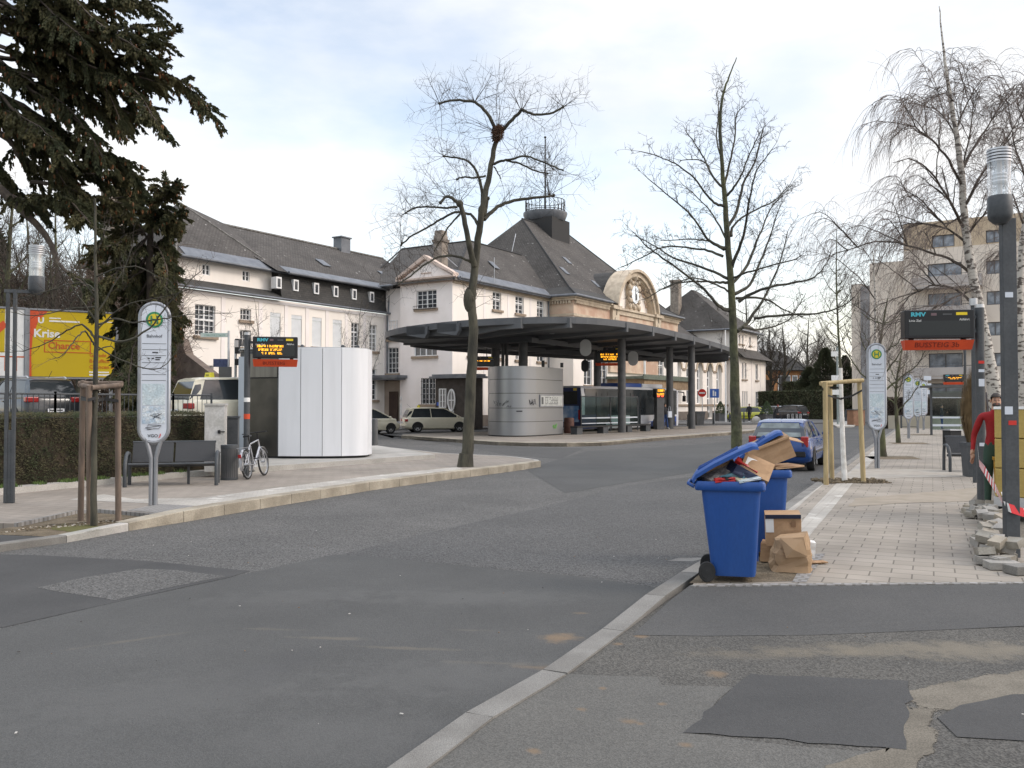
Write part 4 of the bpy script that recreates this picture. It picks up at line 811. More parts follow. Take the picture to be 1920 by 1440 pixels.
# ---------------------------------------------------------------- street furniture
def base(px, py, z): p = G(px, py, z); return (p.x, p.y, z)
def led_lines(parent, x0, x1, z, h, rows, seed, y, mat=None):
    """amber dot rows of a departure board, unreadable at this distance in the photograph"""
    rg = random.Random(seed); mb = MB()
    for r, (a, b) in enumerate(rows):
        t = x0 + (x1-x0)*a; e = x0 + (x1-x0)*b; zz = z - r*h*1.45
        while t < e:
            wd = rg.uniform(.4, .62)*h
            if rg.random() > .14:
                for k in range(4):
                    if rg.random() < .8: mb.bx(t + (wd*.65 if k % 2 else 0), y-.002, zz + (h*.5 if k > 1 else 0), t + (wd*.65 if k % 2 else 0) + wd*.28, y, zz + (h*.5 if k > 1 else 0) + h*.45)
                if rg.random() < .8: mb.bx(t, y-.002, zz+h*rg.choice((0,.42,.8)), t+wd*.9, y, zz+h*.12+h*rg.choice((0,.42,.8)))
            t += wd*1.35
    return part('led_text', mb, mat or M_led, parent)
def display(name, label, loc, rz, side, orange_txt, rows, group, top=3.5, W=1.12, seed=1, post_r=.07, hang=False, dh=.5):
    t = T(name, label, 'display board', loc, rz, group)
    if not hang:
        part('post', MB().cyl((0,0), post_r, 0, top-.06, 16), M_anth, t, 60); part('post_cap', MB().cyl((0,0), post_r*1.02, top-.06, top, 16), M_alu, t, 60)
    x0 = (post_r+.06 if side > 0 else -post_r-.06-W) if not hang else -W/2
    z1 = top - .1; z0 = z1 - dh
    b = part('screen', MB().bx(x0, -.13, z0, x0+W, .13, z1), M_black, t, bev=.012)
    part('screen_frame', MB().bx(x0+.07, -.134, z0+.05, x0+W-.07, -.131, z0+dh*.62), pm('screen_grey', (.022,.025,.026), rough=.3), b)
    part('mount', MB().bx(min(0, x0+.02) if side < 0 else 0, -.03, z0+.1, x0+.05 if side > 0 else .0, .03, z0+.16).bx(-.1 if side<0 else 0, -.03, z1-.16, x0+.05 if side>0 else 0, .03, z1-.1) if not hang else MB().bx(-.3,-.03,z1,-.25,.03,z1+.5).bx(.25,-.03,z1,.3,.03,z1+.5), M_anth, t)
    zt = z1 - .13
    if W > .9:
        text('RMV', .1, M_cyan, b, (x0+.1, -.136, zt+.02), sx=1.25, bold=.004); text('Linie Ziel', .055, M_white, b, (x0+.07, -.136, zt-.075)); text('Abfahrt', .055, M_white, b, (x0+W-.08, -.136, zt-.06), align='RIGHT')
        part('logo', MB().bx(x0+W*.74, -.136, zt+.035, x0+W*.9, -.134, zt+.085), M_yellow_p, b); part('logo', MB().bx(x0+W*.38, -.136, zt+.03, x0+W*.46, -.134, zt+.075), pm('logo_dull', (.16,.1,.11), rough=.5), b); part('logo', MB().bx(x0+W*.55, -.136, zt+.04, x0+W*.68, -.134, zt+.065), M_anth2, b)
    if rows: led_lines(b, x0, x0+W, z0+dh*.5, dh*.115, rows, seed, -.137)
    k = MB().add([(x0,-.13,z0-.03),(x0+W,-.13,z0-.03),(x0+W,.13,z0-.03),(x0,.13,z0-.03),(x0+.02,-.06,z0-.2),(x0+W-.02,-.06,z0-.2),(x0+W-.02,.06,z0-.2),(x0+.02,.06,z0-.2)], [(0,1,5,4),(1,2,6,5),(2,3,7,6),(3,0,4,7),(0,3,2,1),(4,5,6,7)])
    op = part('stop_board', k, M_orange, t); part('board_clip', MB().bx(x0+.1,-.03,z0-.05,x0+.18,.03,z0+.01).bx(x0+W-.18,-.03,z0-.05,x0+W-.1,.03,z0+.01), M_anth, t)
    if orange_txt: text(orange_txt, .125*(W/1.12), M_redtxt, op, (x0+W*.47, -.0815, z0-.155), align='CENTER', sx=1.05, rot=(rad(22.4), 0, 0))
    return t
M_redtxt = pm('board_print', (.16,.02,.012), rough=.6)
# stop flags
M_green = pm('sign_green', (.03,.22,.1), rough=.4); M_hyel = pm('sign_yellow', (.62,.5,.03), rough=.4); M_signw = pm('sign_white', (.62,.66,.72), (.56,.6,.66), 1.5, .35)
M_poster = pm('poster_pale', (.45,.54,.58), (.6,.66,.68), 7, .4, fine=30, famt=.2); M_map = pm('poster_map', (.36,.46,.56), (.62,.66,.68), 12, .4, fine=45, famt=.25); M_scrib = pm('marker_scribble', (.03,.03,.04), rough=.5)
def stop_flag(label, loc, rz, seed=0, W=.46, z0=1.05, z1=3.4, full=True):
    t = T('bus_stop_flag', label, 'bus stop sign', loc, rz, 'oval bus stop signs on split poles')
    p = part('panel', MB().slab(stadium(W-.05, z0+.025, z1-.025), 'y', -.03, .03), M_signw, t)
    st_ = stadium(W, z0, z1, 14); fr = MB().tube([(x, 0, z) for x, z in st_] + [(st_[0][0], 0, st_[0][1])], .035, 8); part('frame', fr, M_grey_met, t, 180)
    pole = MB()
    for s in (-1, 1): pole.tube([(s*.12, 0, z0+.06), (s*.075, 0, z0-.1), (s*.036, 0, z0-.26), (s*.036, 0, 0)], .036, 8)
    part('pole', pole, M_grey_met, t, 60)
    y = -.032; zc = z1 - .28
    e = part('emblem', MB().slab(circ(.135, 28, 0, zc), 'y', y-.004, y), M_green, p); part('emblem_disc', MB().slab(circ(.1, 28, 0, zc), 'y', y-.008, y-.004), M_hyel, e)
    part('emblem_letter', MB().bx(-.062, y-.012, zc-.068, -.034, y-.008, zc+.068).bx(.034, y-.012, zc-.068, .062, y-.008, zc+.068).bx(-.034, y-.012, zc-.016, .034, y-.008, zc+.016), M_green, e)
    text('Bahnhof', .075, M_darktxt, p, (0, y-.001, z1-.58), align='CENTER')
    ln = MB()
    for z in (.68, .78, .88, 1.0, 1.1, 1.2, 1.3): ln.bx(-W/2+.04, y-.002, z1-z-.006, W/2-.04, y, z1-z)
    if full:
        rg = random.Random(seed)
        for x, z, wd in ((-.1, .93, .03), (-.04, .93, .04), (.02, .915, .09), (.02, .95, .07), (-.03, .83, .09)): ln.bx(x, y-.002, z1-z-.012, x+wd, y, z1-z+.008)
    part('timetable_rows', ln, M_darktxt, p)
    if full:
        part('poster', MB().bx(-W/2+.05, y-.003, z1-1.72, W/2-.05, y-.001, z1-1.36), M_poster, p); part('poster', MB().bx(-W/2+.05, y-.003, z1-2.03, W/2-.05, y-.001, z1-1.74), M_map, p)
        text('VGO', .075, M_darktxt, p, (-.01, y-.001, z0+.09), align='CENTER', bold=.001)
        part('logo', MB().tube([(.085, y-.002, z0+.08), (.105, y-.002, z0+.11), (.11, y-.002, z0+.15)], .008, 4), M_redp, p)
        sc = MB(); rg = random.Random(seed+3)
        for zc2, amp in ((z0+.26, .05), (z1-1.9, .06)):
            pts = [(rg.uniform(-.15, .15), y-.006, zc2+rg.uniform(-amp, amp)) for _ in range(9)]; sc.tube(pts, .004, 3)
        part('graffiti', sc, M_scrib, p)
    return t
stop_flag('tall oval bus stop sign with graffiti beside the dark bench', base(287, 947, .155), rad(14), 1)
stop_flag('tall oval bus stop sign behind the new tree stakes on the pale pavement', base(1645, 878, .1), rad(-10), 2)
for i, (px, py, lb) in enumerate([(1704, 822, 'oval bus stop sign between two street trees, nearest of the far group'), (1721, 812, 'oval bus stop sign partly hidden behind the nearest of the far group'), (1732, 806, 'farthest small oval bus stop sign of the far group')]):
    stop_flag(lb, base(px, py, .1), rad(-12), 5+i, z0=1.0, z1=3.3)
# departure boards
display('departure_board', 'black departure board with amber text on post beside the white cabin', base(462, 894, .155), rad(12), 1, 'BUSSTEIG', [(.1,.78),(.13,.76),(.2,.66)], 'bus departure boards', 3.38, 1.02, 1)
p0 = part('sticker', MB().cyl((0,0), .0715, 1.75, 1.85, 16), M_white, bpy.data.objects['departure_board']); part('sticker', MB().cyl((0,0), .0715, 1.35, 1.47, 16), M_orange, bpy.data.objects['departure_board'])
display('departure_board', 'blank black departure board lettered Bussteig 3b on tall grey post', base(1841, 943, .115), rad(-8), -1, 'BUSSTEIG 3b', None, 'bus departure boards', 3.5, 1.16, 2, .075)
o = bpy.data.objects['departure_board.001']
for z, h, m in ((1.0,.06,M_signw),(2.05,.13,M_signw),(2.3,.05,M_signw),(2.45,.05,M_redp)): part('sticker', MB().bx(-.055,-.0785,z,.04,-.0755,z+h), m, o)
display('departure_board', 'small distant departure board with amber text and red board by the glass shelter', base(1812, 806, .1), rad(-10), -1, None, [(.2,.85),(.3,.7)], 'bus departure boards', 3.9, 1.3, 3)
display('departure_board', 'departure board with amber text hanging from the canopy between white ovals', (6.3, 57.0, 0), rad(-6), 0, None, [(.15,.9),(.2,.85),(.3,.75)], 'bus departure boards', 5.6, 1.75, 4, hang=True, dh=.95)
display('departure_board', 'departure board hanging under the canopy just right of the big bare tree', (-1.75, 51.5, 0), rad(0), 0, None, [(.25,.8)], 'bus departure boards', 4.75, 1.5, 5, hang=True, dh=.6)
# ---- lamps
def lamp(label, loc, rz, arm, ang, H=3.72, solid=False):
    t = T('street_lamp', label, 'street lamp', loc, rz, 'street lamps with glass cylinder heads')
    part('post', MB().bx(-.08, -.04, 0, .08, .04, H) if solid else MB().bx(-.085, -.03, 0, -.03, .03, H).bx(.03, -.03, 0, .085, .03, H).bx(-.03, -.022, 0, .03, .022, 1.25), M_anth, t, bev=.006)
    c, s = math.cos(rad(ang))*arm, math.sin(rad(ang))*arm
    part('arm', MB().tube([(-c*.3, -s*.3, H-.03), (c, s, H-.03)], .04, 4), M_anth, t)
    h = part('lamp_holder', MB().lathe([(.06,-.1),(.115,-.05),(.13,.0),(.13,.2),(.118,.22)], 24, (c, s, H+.02)), M_anth, t, 40)
    part('lamp_glass', MB().lathe([(.122,.22),(.122,.6),(.12,.6)], 24, (c, s, H+.02)), M_lampglass, h, 40)
    lv = MB()
    for i in range(4): lv.lathe([(.05,.6+.035*i),(.128,.6+.035*i),(.128,.622+.035*i),(.05,.622+.035*i)], 24, (c, s, H+.02))
    lv.lathe([(.02,.735),(.13,.735),(.13,.755),(.02,.76)], 24, (c, s, H+.02)); part('lamp_cap', lv, M_alu, h, 40)
    part('lamp_tube', MB().cyl((c, s), .028, H+.24, H+.66, 10).lathe([(.075,.36),(.085,.38),(.075,.4),(.085,.42),(.075,.44),(.085,.46),(.075,.48)], 16, (c, s, H+.02)), pm('lamp_core', (.6,.6,.6), rough=.3), h)
    return t
lamp('grey street lamp with glass cylinder standing at the hedge by the billboards', base(17, 943, .155), rad(10), .38, 8, 3.68)
o = lamp('large grey street lamp beside the heap of paving stones with a glass cylinder head', base(1897, 1045, .115), 0, .14, 210, 3.86, True)
for z, h, m, x in ((2.95,.06,M_signw,0),(1.62,.09,M_signw,-.02),(1.5,.05,M_redp,.02)): part('sticker', MB().bx(x-.06,-.0435,z,x+.03,-.0405,z+h), m, o)
# slim far posts on the right
for px, py, top, r, lb in ((1829, 905, 573, .055, 'slim grey post with white cap behind the Bussteig 3b board'), (1811, 822, 655, .07, 'dark far post beside the brown planter grass')):
    b = base(px, py, .1); zt = D(px, top, b[1]).z
    t = T('sign_post', lb, 'post', b); part('pole', MB().cyl((0,0), r, 0, zt-.1, 12), M_anth, t, 60); part('cap', MB().cyl((0,0), r*1.6, zt-.1, zt+.06, 12), M_alu, t, 60)
# ---- bench
def bench(label, loc, rz, L_=1.78):
    t = T('bench', label, 'bench', loc, rz, 'grey metal benches'); M_mesh = brickm('perforated_steel', (.11,.115,.12), (.11,.115,.12), (.03,.03,.032), .02, .02, .005, 0, .5, bump=0, mrot=(rad(90), 0, 0)); h = L_/2
    for s in (-1, 1):
        a = s*.03 if s < 0 else .03; x0, x1 = (-h+.06, -.02) if s < 0 else (.02, h-.06)
        pf = [(-.26,.44),(-.22,.46),(.12,.41),(.2,.45),(.34,.86),(.3,.87),(.16,.48),(.1,.435),(-.22,.485),(-.26,.46)]
        part('seat', MB().slab([(-.27,.45),(-.23,.47),(.13,.42),(.19,.44),(.17,.4),(.12,.395),(-.23,.445)], 'x', x0, x1), M_mesh, t); part('backrest', MB().slab([(.19,.46),(.36,.88),(.34,.89),(.165,.47)], 'x', x0, x1), M_mesh, t)
    fr = MB().tube([(-h+.05,-.27,.455),(h-.05,-.27,.455)], .025, 8).tube([(-h+.05,.355,.89),(h-.05,.355,.89)], .022, 8).tube([(-h+.05,.15,.4),(h-.05,.15,.4)], .03, 8)
    part('frame', fr, M_anth, t, 60)
    for s in (-1, 1):
        a = MB().tube([(s*h,-.33,0),(s*h,-.34,.3),(s*h,-.3,.5),(s*h,-.18,.63),(s*h,0,.68),(s*h,.2,.66),(s*h,.24,.45),(s*h,.26,0)], .04, 8); part('leg', a, M_anth, t, 60)
    part('leg', MB().tube([(.3,.1,0),(.3,.1,.4)], .03, 6), M_anth, t)
    return t
bench('dark metal bench in front of the hedge beside the oval sign', (-7.15, 18.6, .155), rad(15))
bench('metal bench behind the dark tall planter at the right', (12.25, 22.9, .105), rad(-12))
# litter bin
t = T('litter_bin', 'round slatted anthracite litter bin beside the leaning bicycle', 'litter bin', base(430, 899, .155)); mb = MB().cyl((0,0), .155, .02, .72, 20); part('liner', mb, M_blackm, t)
mb = MB()
for i in range(26): a = 2*math.pi*i/26; mb.box((.178*math.cos(a), .178*math.sin(a), .37), (.014, .032, .7), Matrix.Rotation(a, 4, 'Z'))
part('slats', mb, M_anth2, t); part('rim', MB().lathe([(.15,.7),(.192,.7),(.192,.78),(.15,.78)], 26), M_anth, t, 40); part('rim', MB().lathe([(.15,0),(.19,0),(.19,.05),(.15,.05)], 26), M_anth, t, 40)
# ---- bicycle
t = T('bicycle', 'silver city bicycle with mudguards leaning on the departure board post', 'bicycle', base(481, 895, .155), rad(86))
W_ = .335
for nm, x in (('wheel', -.52), ('wheel', .54)):
    q = part(nm, MB().wheel((x, 0, W_), W_-.035, W_, .038, 32), M_rubber, t); part('rim', MB().wheel((x, 0, W_), W_-.055, W_-.03, .026, 32), M_alu, q)
    sp = MB()
    for i in range(18): a = i*math.pi/9; sp.tube([(x, .02*(-1)**i, W_), (x+(W_-.05)*math.cos(a), 0, W_+(W_-.05)*math.sin(a))], .0022, 3)
    part('spokes', sp.cyl((x,0), .001, W_, W_+.001, 3), M_alu, q); part('hub', MB().tube([(x,-.05,W_),(x,.05,W_)], .025, 8), M_alu, q)
M_bike = paint('bike_silver', (.5,.51,.54), .3, .6)
fr = MB(); bb, hs, ht, hd = (-.06,0,.3), (-.2,0,.78), (.36,0,.86), (.4,0,.7)
for a, b, r in ((bb, hs, .018), (bb, hd, .022), (hs, ht, .018), (ht, hd, .022), (bb, (-.52,.04,W_), .011), (bb, (-.52,-.04,W_), .011), (hs, (-.52,.04,W_), .009), (hs, (-.52,-.04,W_), .009)): fr.tube([a, b], r, 7)
part('frame', fr, M_bike, t, 60)
part('fork', MB().tube([hd, (.46,.05,.6), (.54,.05,W_)], .012, 6).tube([hd, (.46,-.05,.6), (.54,-.05,W_)], .012, 6), M_bike, t, 60)
part('handlebar', MB().tube([ht, (.34,0,1.02)], .014, 6).tube([(.2,-.3,1.03),(.3,-.22,1.04),(.36,0,1.04),(.3,.22,1.04),(.2,.3,1.03)], .012, 6), M_black, t, 60)
part('saddle', MB().loft([[(-.36,y,.95+z) for y,z in ((-.08,0),(.08,0),(.07,.04),(-.07,.04))],[(-.2,y,.96+z) for y,z in ((-.05,0),(.05,0),(.045,.035),(-.045,.035))],[(-.06,y,.96+z) for y,z in ((-.018,0),(.018,0),(.015,.03),(-.015,.03))]]).tube([hs,(-.23,0,.95)], .014, 6), M_black, t)
for x, a0, a1 in ((-.52, 20, 200), (.54, 30, 170)):
    m = MB(); prof = [(x+(W_+.022)*math.cos(rad(a0+(a1-a0)*i/14)), W_+(W_+.022)*math.sin(rad(a0+(a1-a0)*i/14))) for i in range(15)]
    m.loft([[(p[0], -.03, p[1]), (p[0], .03, p[1]), (p[0]*1.0, .03, p[1]+.004), (p[0], -.03, p[1]+.004)] for p in prof]); part('mudguard', m, M_bike, t)
part('rear_light', MB().bx(-.9,-.03,.5,-.86,.03,.58), M_tail, t)
part('luggage_rack', MB().tube([(-.25,.05,.72),(-.85,.06,.72)], .007, 5).tube([(-.25,-.05,.72),(-.85,-.06,.72)], .007, 5).tube([(-.8,.06,.72),(-.52,.05,W_)], .006, 4).tube([(-.8,-.06,.72),(-.52,-.05,W_)], .006, 4), M_alu, t)
cr = part('crankset', MB().tube([(-.06,.04,.3),(-.06,.055,.3)], .09, 16).tube([(-.06,.06,.3),(.05,.06,.16)], .01, 5).tube([(-.06,-.06,.3),(-.17,-.06,.44)], .01, 5), M_alu, t); part('pedal', MB().bx(0,.06,.14,.1,.15,.165), M_black, cr); part('pedal', MB().bx(-.22,-.15,.43,-.12,-.06,.455), M_black, cr)
t.rotation_euler = (0, 0, rad(86)); t.rotation_euler[0] = rad(-7)
# ---- cabinets, signals, fence
t = T('switch_cabinet', 'weathered white utility cabinet at the end of the hedge', 'utility cabinet', base(402, 884, .27), rad(10)); M_cab = pm('cabinet_grey', (.55,.54,.52), (.4,.39,.36), 3, .8, fine=20, famt=.12)
part('body', MB().bx(-.2,-.2,0,.25,.2,1.55), M_cab, t, bev=.01); part('cap', MB().bx(-.22,-.22,1.55,.27,.22,1.6), M_cab, t); part('handle', MB().bx(.1,-.23,.9,.16,-.2,.98).bx(.16,-.225,.93,.26,-.2,.95), M_black, t); part('door_seam', MB().bx(-.19,-.203,.45,.24,-.2005,.46), M_blackm, t)
t = T('control_box', 'dark grey box between the white cabinet and the cabin', 'utility cabinet', base(431, 878, .29), rad(12)); part('body', MB().bx(-.18,-.16,0,.2,.2,1.22), M_anth, t, bev=.01); part('lid', MB().bx(-.2,-.18,1.22,.22,.22,1.27), M_anth, t)
fp_ = D(428, 758, 27); t = T('street_sign_post', 'steel pole with street name plate and dark blue direction sign at the car park', 'sign post', (fp_.x, fp_.y, 1.0))
zz = lambda y: CAMH + (HZ-y)/FPX*27 - 1.0
part('pole', MB().cyl((0,0), .035, 0, zz(620), 10), M_alu, t, 60); part('name_plate', MB().bx(-.86,-.015,zz(632),-.02,.015,zz(624)), pm('plate_pale', (.45,.55,.5), (.55,.62,.58), 6, .5), t); part('plate_print', MB().bx(-.75,-.018,zz(630),-.1,-.016,zz(626.5)), pm('plate_green', (.25,.36,.32), (.45,.55,.5), 30, .6), t)
part('direction_sign', MB().bx(-.46,-.03,zz(688),0,-.01,zz(673)), pm('sign_navy', (.03,.04,.1), (.05,.07,.15), 12, .4), t); part('sign_board', MB().bx(-.27,-.09,zz(708),.12,-.06,zz(688)), M_anth2, t)
t = T('traffic_signal', 'pedestrian signal heads on a pole by the street name sign', 'traffic signal', (fp_.x+.12, fp_.y+.3, 1.0)); part('pole', MB().cyl((0,0), .04, 0, zz(636), 10), M_alu, t, 60)
for y0, y1, s in ((634,662,0),(672,684,0)): part('signal_head', MB().bx(-.0,-.1,zz(y1),.13,.06,zz(y0)), M_blackm, t, bev=.01)
part('signal_lens', MB().bx(.015,-.13,zz(650),.115,-.101,zz(637)), pm('lens_pale', (.5,.47,.45), rough=.3), t)
def fence(name, label, pts, z0, h, gap, mat, pr=.035):
    t = T(name, label, 'railing', (pts[0][0], pts[0][1], z0)); o = V(pts[0]); bars = MB(); k = 0
    for a, b in zip(pts[:-1], pts[1:]):
        a, b = V(a)-o, V(b)-o; n = max(1, int((b-a).length/gap)); d = (b-a)/n
        bars.tube([(a.x,a.y,h),(b.x,b.y,h)], .025, 5).tube([(a.x,a.y,.12),(b.x,b.y,.12)], .02, 5)
        for i in range(n): q = a+d*i; bars.tube([(q.x,q.y,.12),(q.x,q.y,h)], .01, 4)
        m = max(1, round((b-a).length/2.2))
        for i in range(m+1): q = a+(b-a)*i/m; part('post', MB().bx(q.x-pr,q.y-pr,0,q.x+pr,q.y+pr,h+.06), mat, t)
    part('bars', bars, mat, t); return t
fence('railing', 'dark bar railing along the car park edge behind the hedge', [(-14.2,17.8),(-11.0,21.2),(-9.2,23.9),(-8.4,24.6)], 1.0, 1.1, .12, M_anth, .022)
# ---- billboards
def plane_at(a, b):
    d = (b-a); rz = math.atan2(d.y, d.x); return rz, d.length
M_byel = pm('billboard_yellow', (.55,.4,.012), (.5,.36,.012), .5, .45); M_bred = pm('billboard_red', (.62,.09,.03), rough=.45); M_bdr = pm('billboard_darkred', (.5,.1,.02), rough=.5)
def billboard(label, pa, pb, z0, z1):
    rz, L_ = plane_at(pa, pb); t = T('billboard', label, 'billboard', (pa.x, pa.y, 1.0), rz, 'billboards above the car park')
    part('panel', MB().bx(0,0,z0-1,L_,.12,z1-1), pm('billboard_back', (.2,.2,.2), rough=.6), t)
    f = MB()
    for x in (-.08, L_-.02): f.bx(x,-.05,z0-1.05,x+.1,.14,z1-.95)
    f.bx(.02,-.05,z1-1,L_-.02,.14,z1-.94).bx(.02,-.05,z0-1.06,L_-.02,.14,z0-1); part('frame', f, M_grey_met, t)
    for x in (.1, L_-.2): part('post', MB().bx(x,.15,0,x+.12,.27,z1-1.1), M_grey_met, t)
    return t, L_, z0-1, z1-1
pa, pb = D(53, 758, 33), D(216, 758, 34.5)
t, L_, a, b = billboard('yellow billboard reading Krise Chance behind the parked dark car', pa, pb, 2.88, 5.4); h = b-a
sh = part('poster', MB().bx(.02,-.02,a+.02,L_-.04,-.001,b-.02), M_byel, t)
part('poster_corner', MB().slab([(.02,b-.02),(.02,a+.02),(.1,a+.02),(.08,a+h*.35),(.12,a+h*.6),(.3,a+h*.84),(.62,b-.02)], 'y', -.024, -.0205), M_bred, sh)
text('Krise', .42, M_white, sh, (.14, -.026, a+h*.6), bold=.012); text('Chance', .36, M_bdr, sh, (.62, -.026, a+h*.43), bold=.008)
fr = MB(); x0, x1, z0, z1 = .5, 2.1, a+h*.37, a+h*.56
fr.bx(x0,-.028,z0,x1,-.025,z0+.035).bx(x0,-.028,z1-.035,x1,-.025,z1).bx(x0,-.028,z0+.035,x0+.035,-.025,z1-.035).bx(x1-.035,-.028,z0+.035,x1,-.025,z1-.035); part('word_frame', fr, M_bdr, sh)
for i, s in enumerate(('Gerade jetzt.', 'Beruflich', 'Chancen nutzen.')): text(s, .2, M_bdr, sh, (2.05, -.026, a+h*(.32-.09*i)), bold=.002)
part('small_print', MB().bx(2.05,-.026,a+h*.075,2.75,-.023,a+h*.095).bx(2.05,-.026,a+h*.03,2.95,-.023,a+h*.055), M_white, sh); text('U', .3, M_white, sh, (.28, -.026, b-.48), bold=.012)
part('small_print', MB().bx(.66,-.026,b-.3,1.05,-.023,b-.26).bx(.66,-.026,b-.42,1.7,-.023,b-.36).bx(2.6,-.026,b-.36,3.2,-.023,b-.33), M_white, sh)
pa2, pb2 = D(-120, 758, 31.5), D(46, 758, 32.8); t, L_, a, b = billboard('white billboard with red and yellow print at the picture edge', pa2, pb2, 2.88, 5.4); h = b-a
sh = part('poster', MB().bx(.02,-.02,a+.02,L_-.04,-.001,b-.02), M_white, t); part('print_block', MB().bx(.02,-.024,a+h*.35,L_*.76,-.0205,b-.02), M_byel, sh); part('print_block', MB().slab([(L_*.62,a+h*.7),(L_*.74,a+h*.82),(L_*.79,a+h*.74),(L_*.67,a+h*.6)], 'y', -.028, -.025), M_bred, sh)
fr = MB()
for x in (.65, .78, .9): fr.bx(L_*x,-.024,a+h*.08,L_*x+.02,-.021,a+h*.3).bx(L_*x+.3,-.024,a+h*.08,L_*x+.32,-.021,a+h*.3).bx(L_*x+.02,-.024,a+h*.28,L_*x+.3,-.021,a+h*.3)
part('print_boxes', fr, M_bdr, sh)
# ---- white cabin
cb = T('toilet_cabin', 'white panelled public cabin with curved side and dark steel door', 'cabin', (0, 0, 0)); CZ = .3
g = [G(448,868,CZ), G(521,866,CZ)]
A0, A1 = V((-6.72,25.35)), V((-4.35,26.5))
f0 = D(521,866,25.35).xy; c = [f0, D(563,866,25.27).xy, D(604,866,25.28).xy, D(640,866,25.37).xy, D(668,866,25.56).xy, D(689,866,25.9).xy, D(697,866,26.6).xy, D(697,866,27.6).xy]
back = [V((-5.6,30.4)), V((-8.0,29.6)), V((-8.3,26.6))]
outl = [tuple(p) for p in c] + [tuple(p) for p in back] + [tuple(D(448,866,25.9).xy)]
part('base', MB().slab([(V((-6.3,27.6)).lerp(V(p), .96)).to_tuple() for p in outl], 'z', .28, CZ+.08), M_blackm, cb)
wl = MB(); H1_ = 3.48
for k, (i, j) in enumerate(((0,1),(1,2),(2,3),(3,7))):
    seg = c[i:j+1]; n = len(seg)
    e0 = (seg[1]-seg[0]).normalized()*.008; e1 = (seg[-1]-seg[-2]).normalized()*.008
    q = [seg[0]+e0] + list(seg[1:-1]) + [seg[-1]-e1]
    if k == 3: # smooth curve
        q2 = []
        for m in range(len(q)-1):
            for s in range(3): q2.append(q[m].lerp(q[m+1], s/3))
        q = q2 + [q[-1]]
    inn = [p + (V((-6.3,27.6))-p).normalized()*.05 for p in q]
    a = MB().slab([tuple(p) for p in q] + [tuple(p) for p in reversed(inn)], 'z', CZ+.06, H1_)
    part('wall_panel', a, M_white_panel, cb, 35)
part('wall_core', MB().slab([tuple(V((-6.3,27.6)).lerp(V(p), .965)) for p in outl[:-1]] + [tuple(V((-6.3,27.6)).lerp(V(outl[-1]), .9))], 'z', CZ+.05, H1_-.04), M_anth2, cb)
pA, pB = D(466,866,25.75).xy, D(518,866,25.42).xy
rzd, ld = plane_at(pA.to_3d(), pB.to_3d())
dr = part('door', MB().bx(0,.05,.05,ld,.1,2.3), M_steel_dk, cb, loc=(pA.x,pA.y,CZ), rz=rzd); part('door_seam', MB().bx(0,.045,2.3,ld,.1,2.33), M_black, dr)
part('fascia', MB().bx(0,.02,2.34,ld,.08,3.12), pm('fascia_steel', (.14,.135,.125), (.19,.185,.17), 1.2, .3, metal=.7, stretch=(6,6,.3)), cb, loc=(pA.x,pA.y,CZ), rz=rzd)
pC = D(446,866,25.9).xy; part('side_panel', MB().bx(0,0,.05,.28,.12,2.95), pm('panel_blue', (.45,.5,.55), rough=.35), cb, loc=(pC.x,pC.y,CZ), rz=rzd)
part('roof_edge', MB().slab([(V((-6.3,27.6)).lerp(V(p), .99)).to_tuple() for p in outl], 'z', H1_-.02, H1_+.02), M_alu, cb)
mb = MB()
for p in (c[1], c[3], c[4], V((-5.6,30))): mb.ball((p.x, p.y+.15, H1_+.04), .06, 8, 5)
part('roof_hook', mb, M_anth, cb)
solo('bollard', MB().lathe([(.13,0),(.13,.95),(.12,1.0),(.01,1.02)], 16), M_anth2, 'thick grey bollard beside the white cabin corner', 'bollard', base(702, 835, .29), smooth=40)
# ---------------------------------------------------------------- bus canopy and what stands under it
cn = T('bus_canopy', 'large lens shaped dark grey bus station canopy on round columns', 'canopy', (0, 0, 0))
front = [(-7.6,52.4),(-7.2,50.6),(-5.86,48.2),(-3.06,45.8),(-.54,44.75),(2.43,44.5),(4.7,45.6),(7.1,48.5),(11.2,56),(15.2,64.5),(18.2,71.6)]
backe = [(18.9,74.5),(17.6,76),(14,75.2),(8,72.2),(1,65.2),(-5,58.6),(-7.2,54.6)]
def smoothc(pts, it=2):
    for _ in range(it):
        o = []
        for i, p in enumerate(pts):
            q = pts[(i+1) % len(pts)]; o += [(p[0]*.75+q[0]*.25, p[1]*.75+q[1]*.25), (p[0]*.25+q[0]*.75, p[1]*.25+q[1]*.75)]
        pts = o
    return pts
ol = smoothc(front + backe); cen = V((5.5, 59.5))
dvec = V((-.86, .5))                     # across the canopy, from front to back
def ctop(p): return 6.32 - .02*max(0, (V(p)-V((4, 46))).dot(dvec))
inn = [tuple(cen + (V(p)-cen)*.965) for p in ol]; inn2 = [tuple(cen + (V(p)-cen)*.9) for p in ol]
k = len(ol)
mb = MB()
r0 = [(p[0],p[1],ctop(p)) for p in ol]; r1 = [(p[0],p[1],ctop(p)-.34) for p in ol]; r2 = [(p[0],p[1],ctop(p)-.38) for p in inn]; r3 = [(p[0],p[1],ctop(p)-.46) for p in inn2]
mb.add(r0+r1+r2+r3, [tuple(range(k))] + [(a*k+i, a*k+(i+1) % k, (a+1)*k+(i+1) % k, (a+1)*k+i) for a in range(3) for i in range(k)] + [tuple(range(4*k-1, 3*k-1, -1))])
part('roof_deck', mb, M_canopy, cn)
ax = V((.5, .866)); 
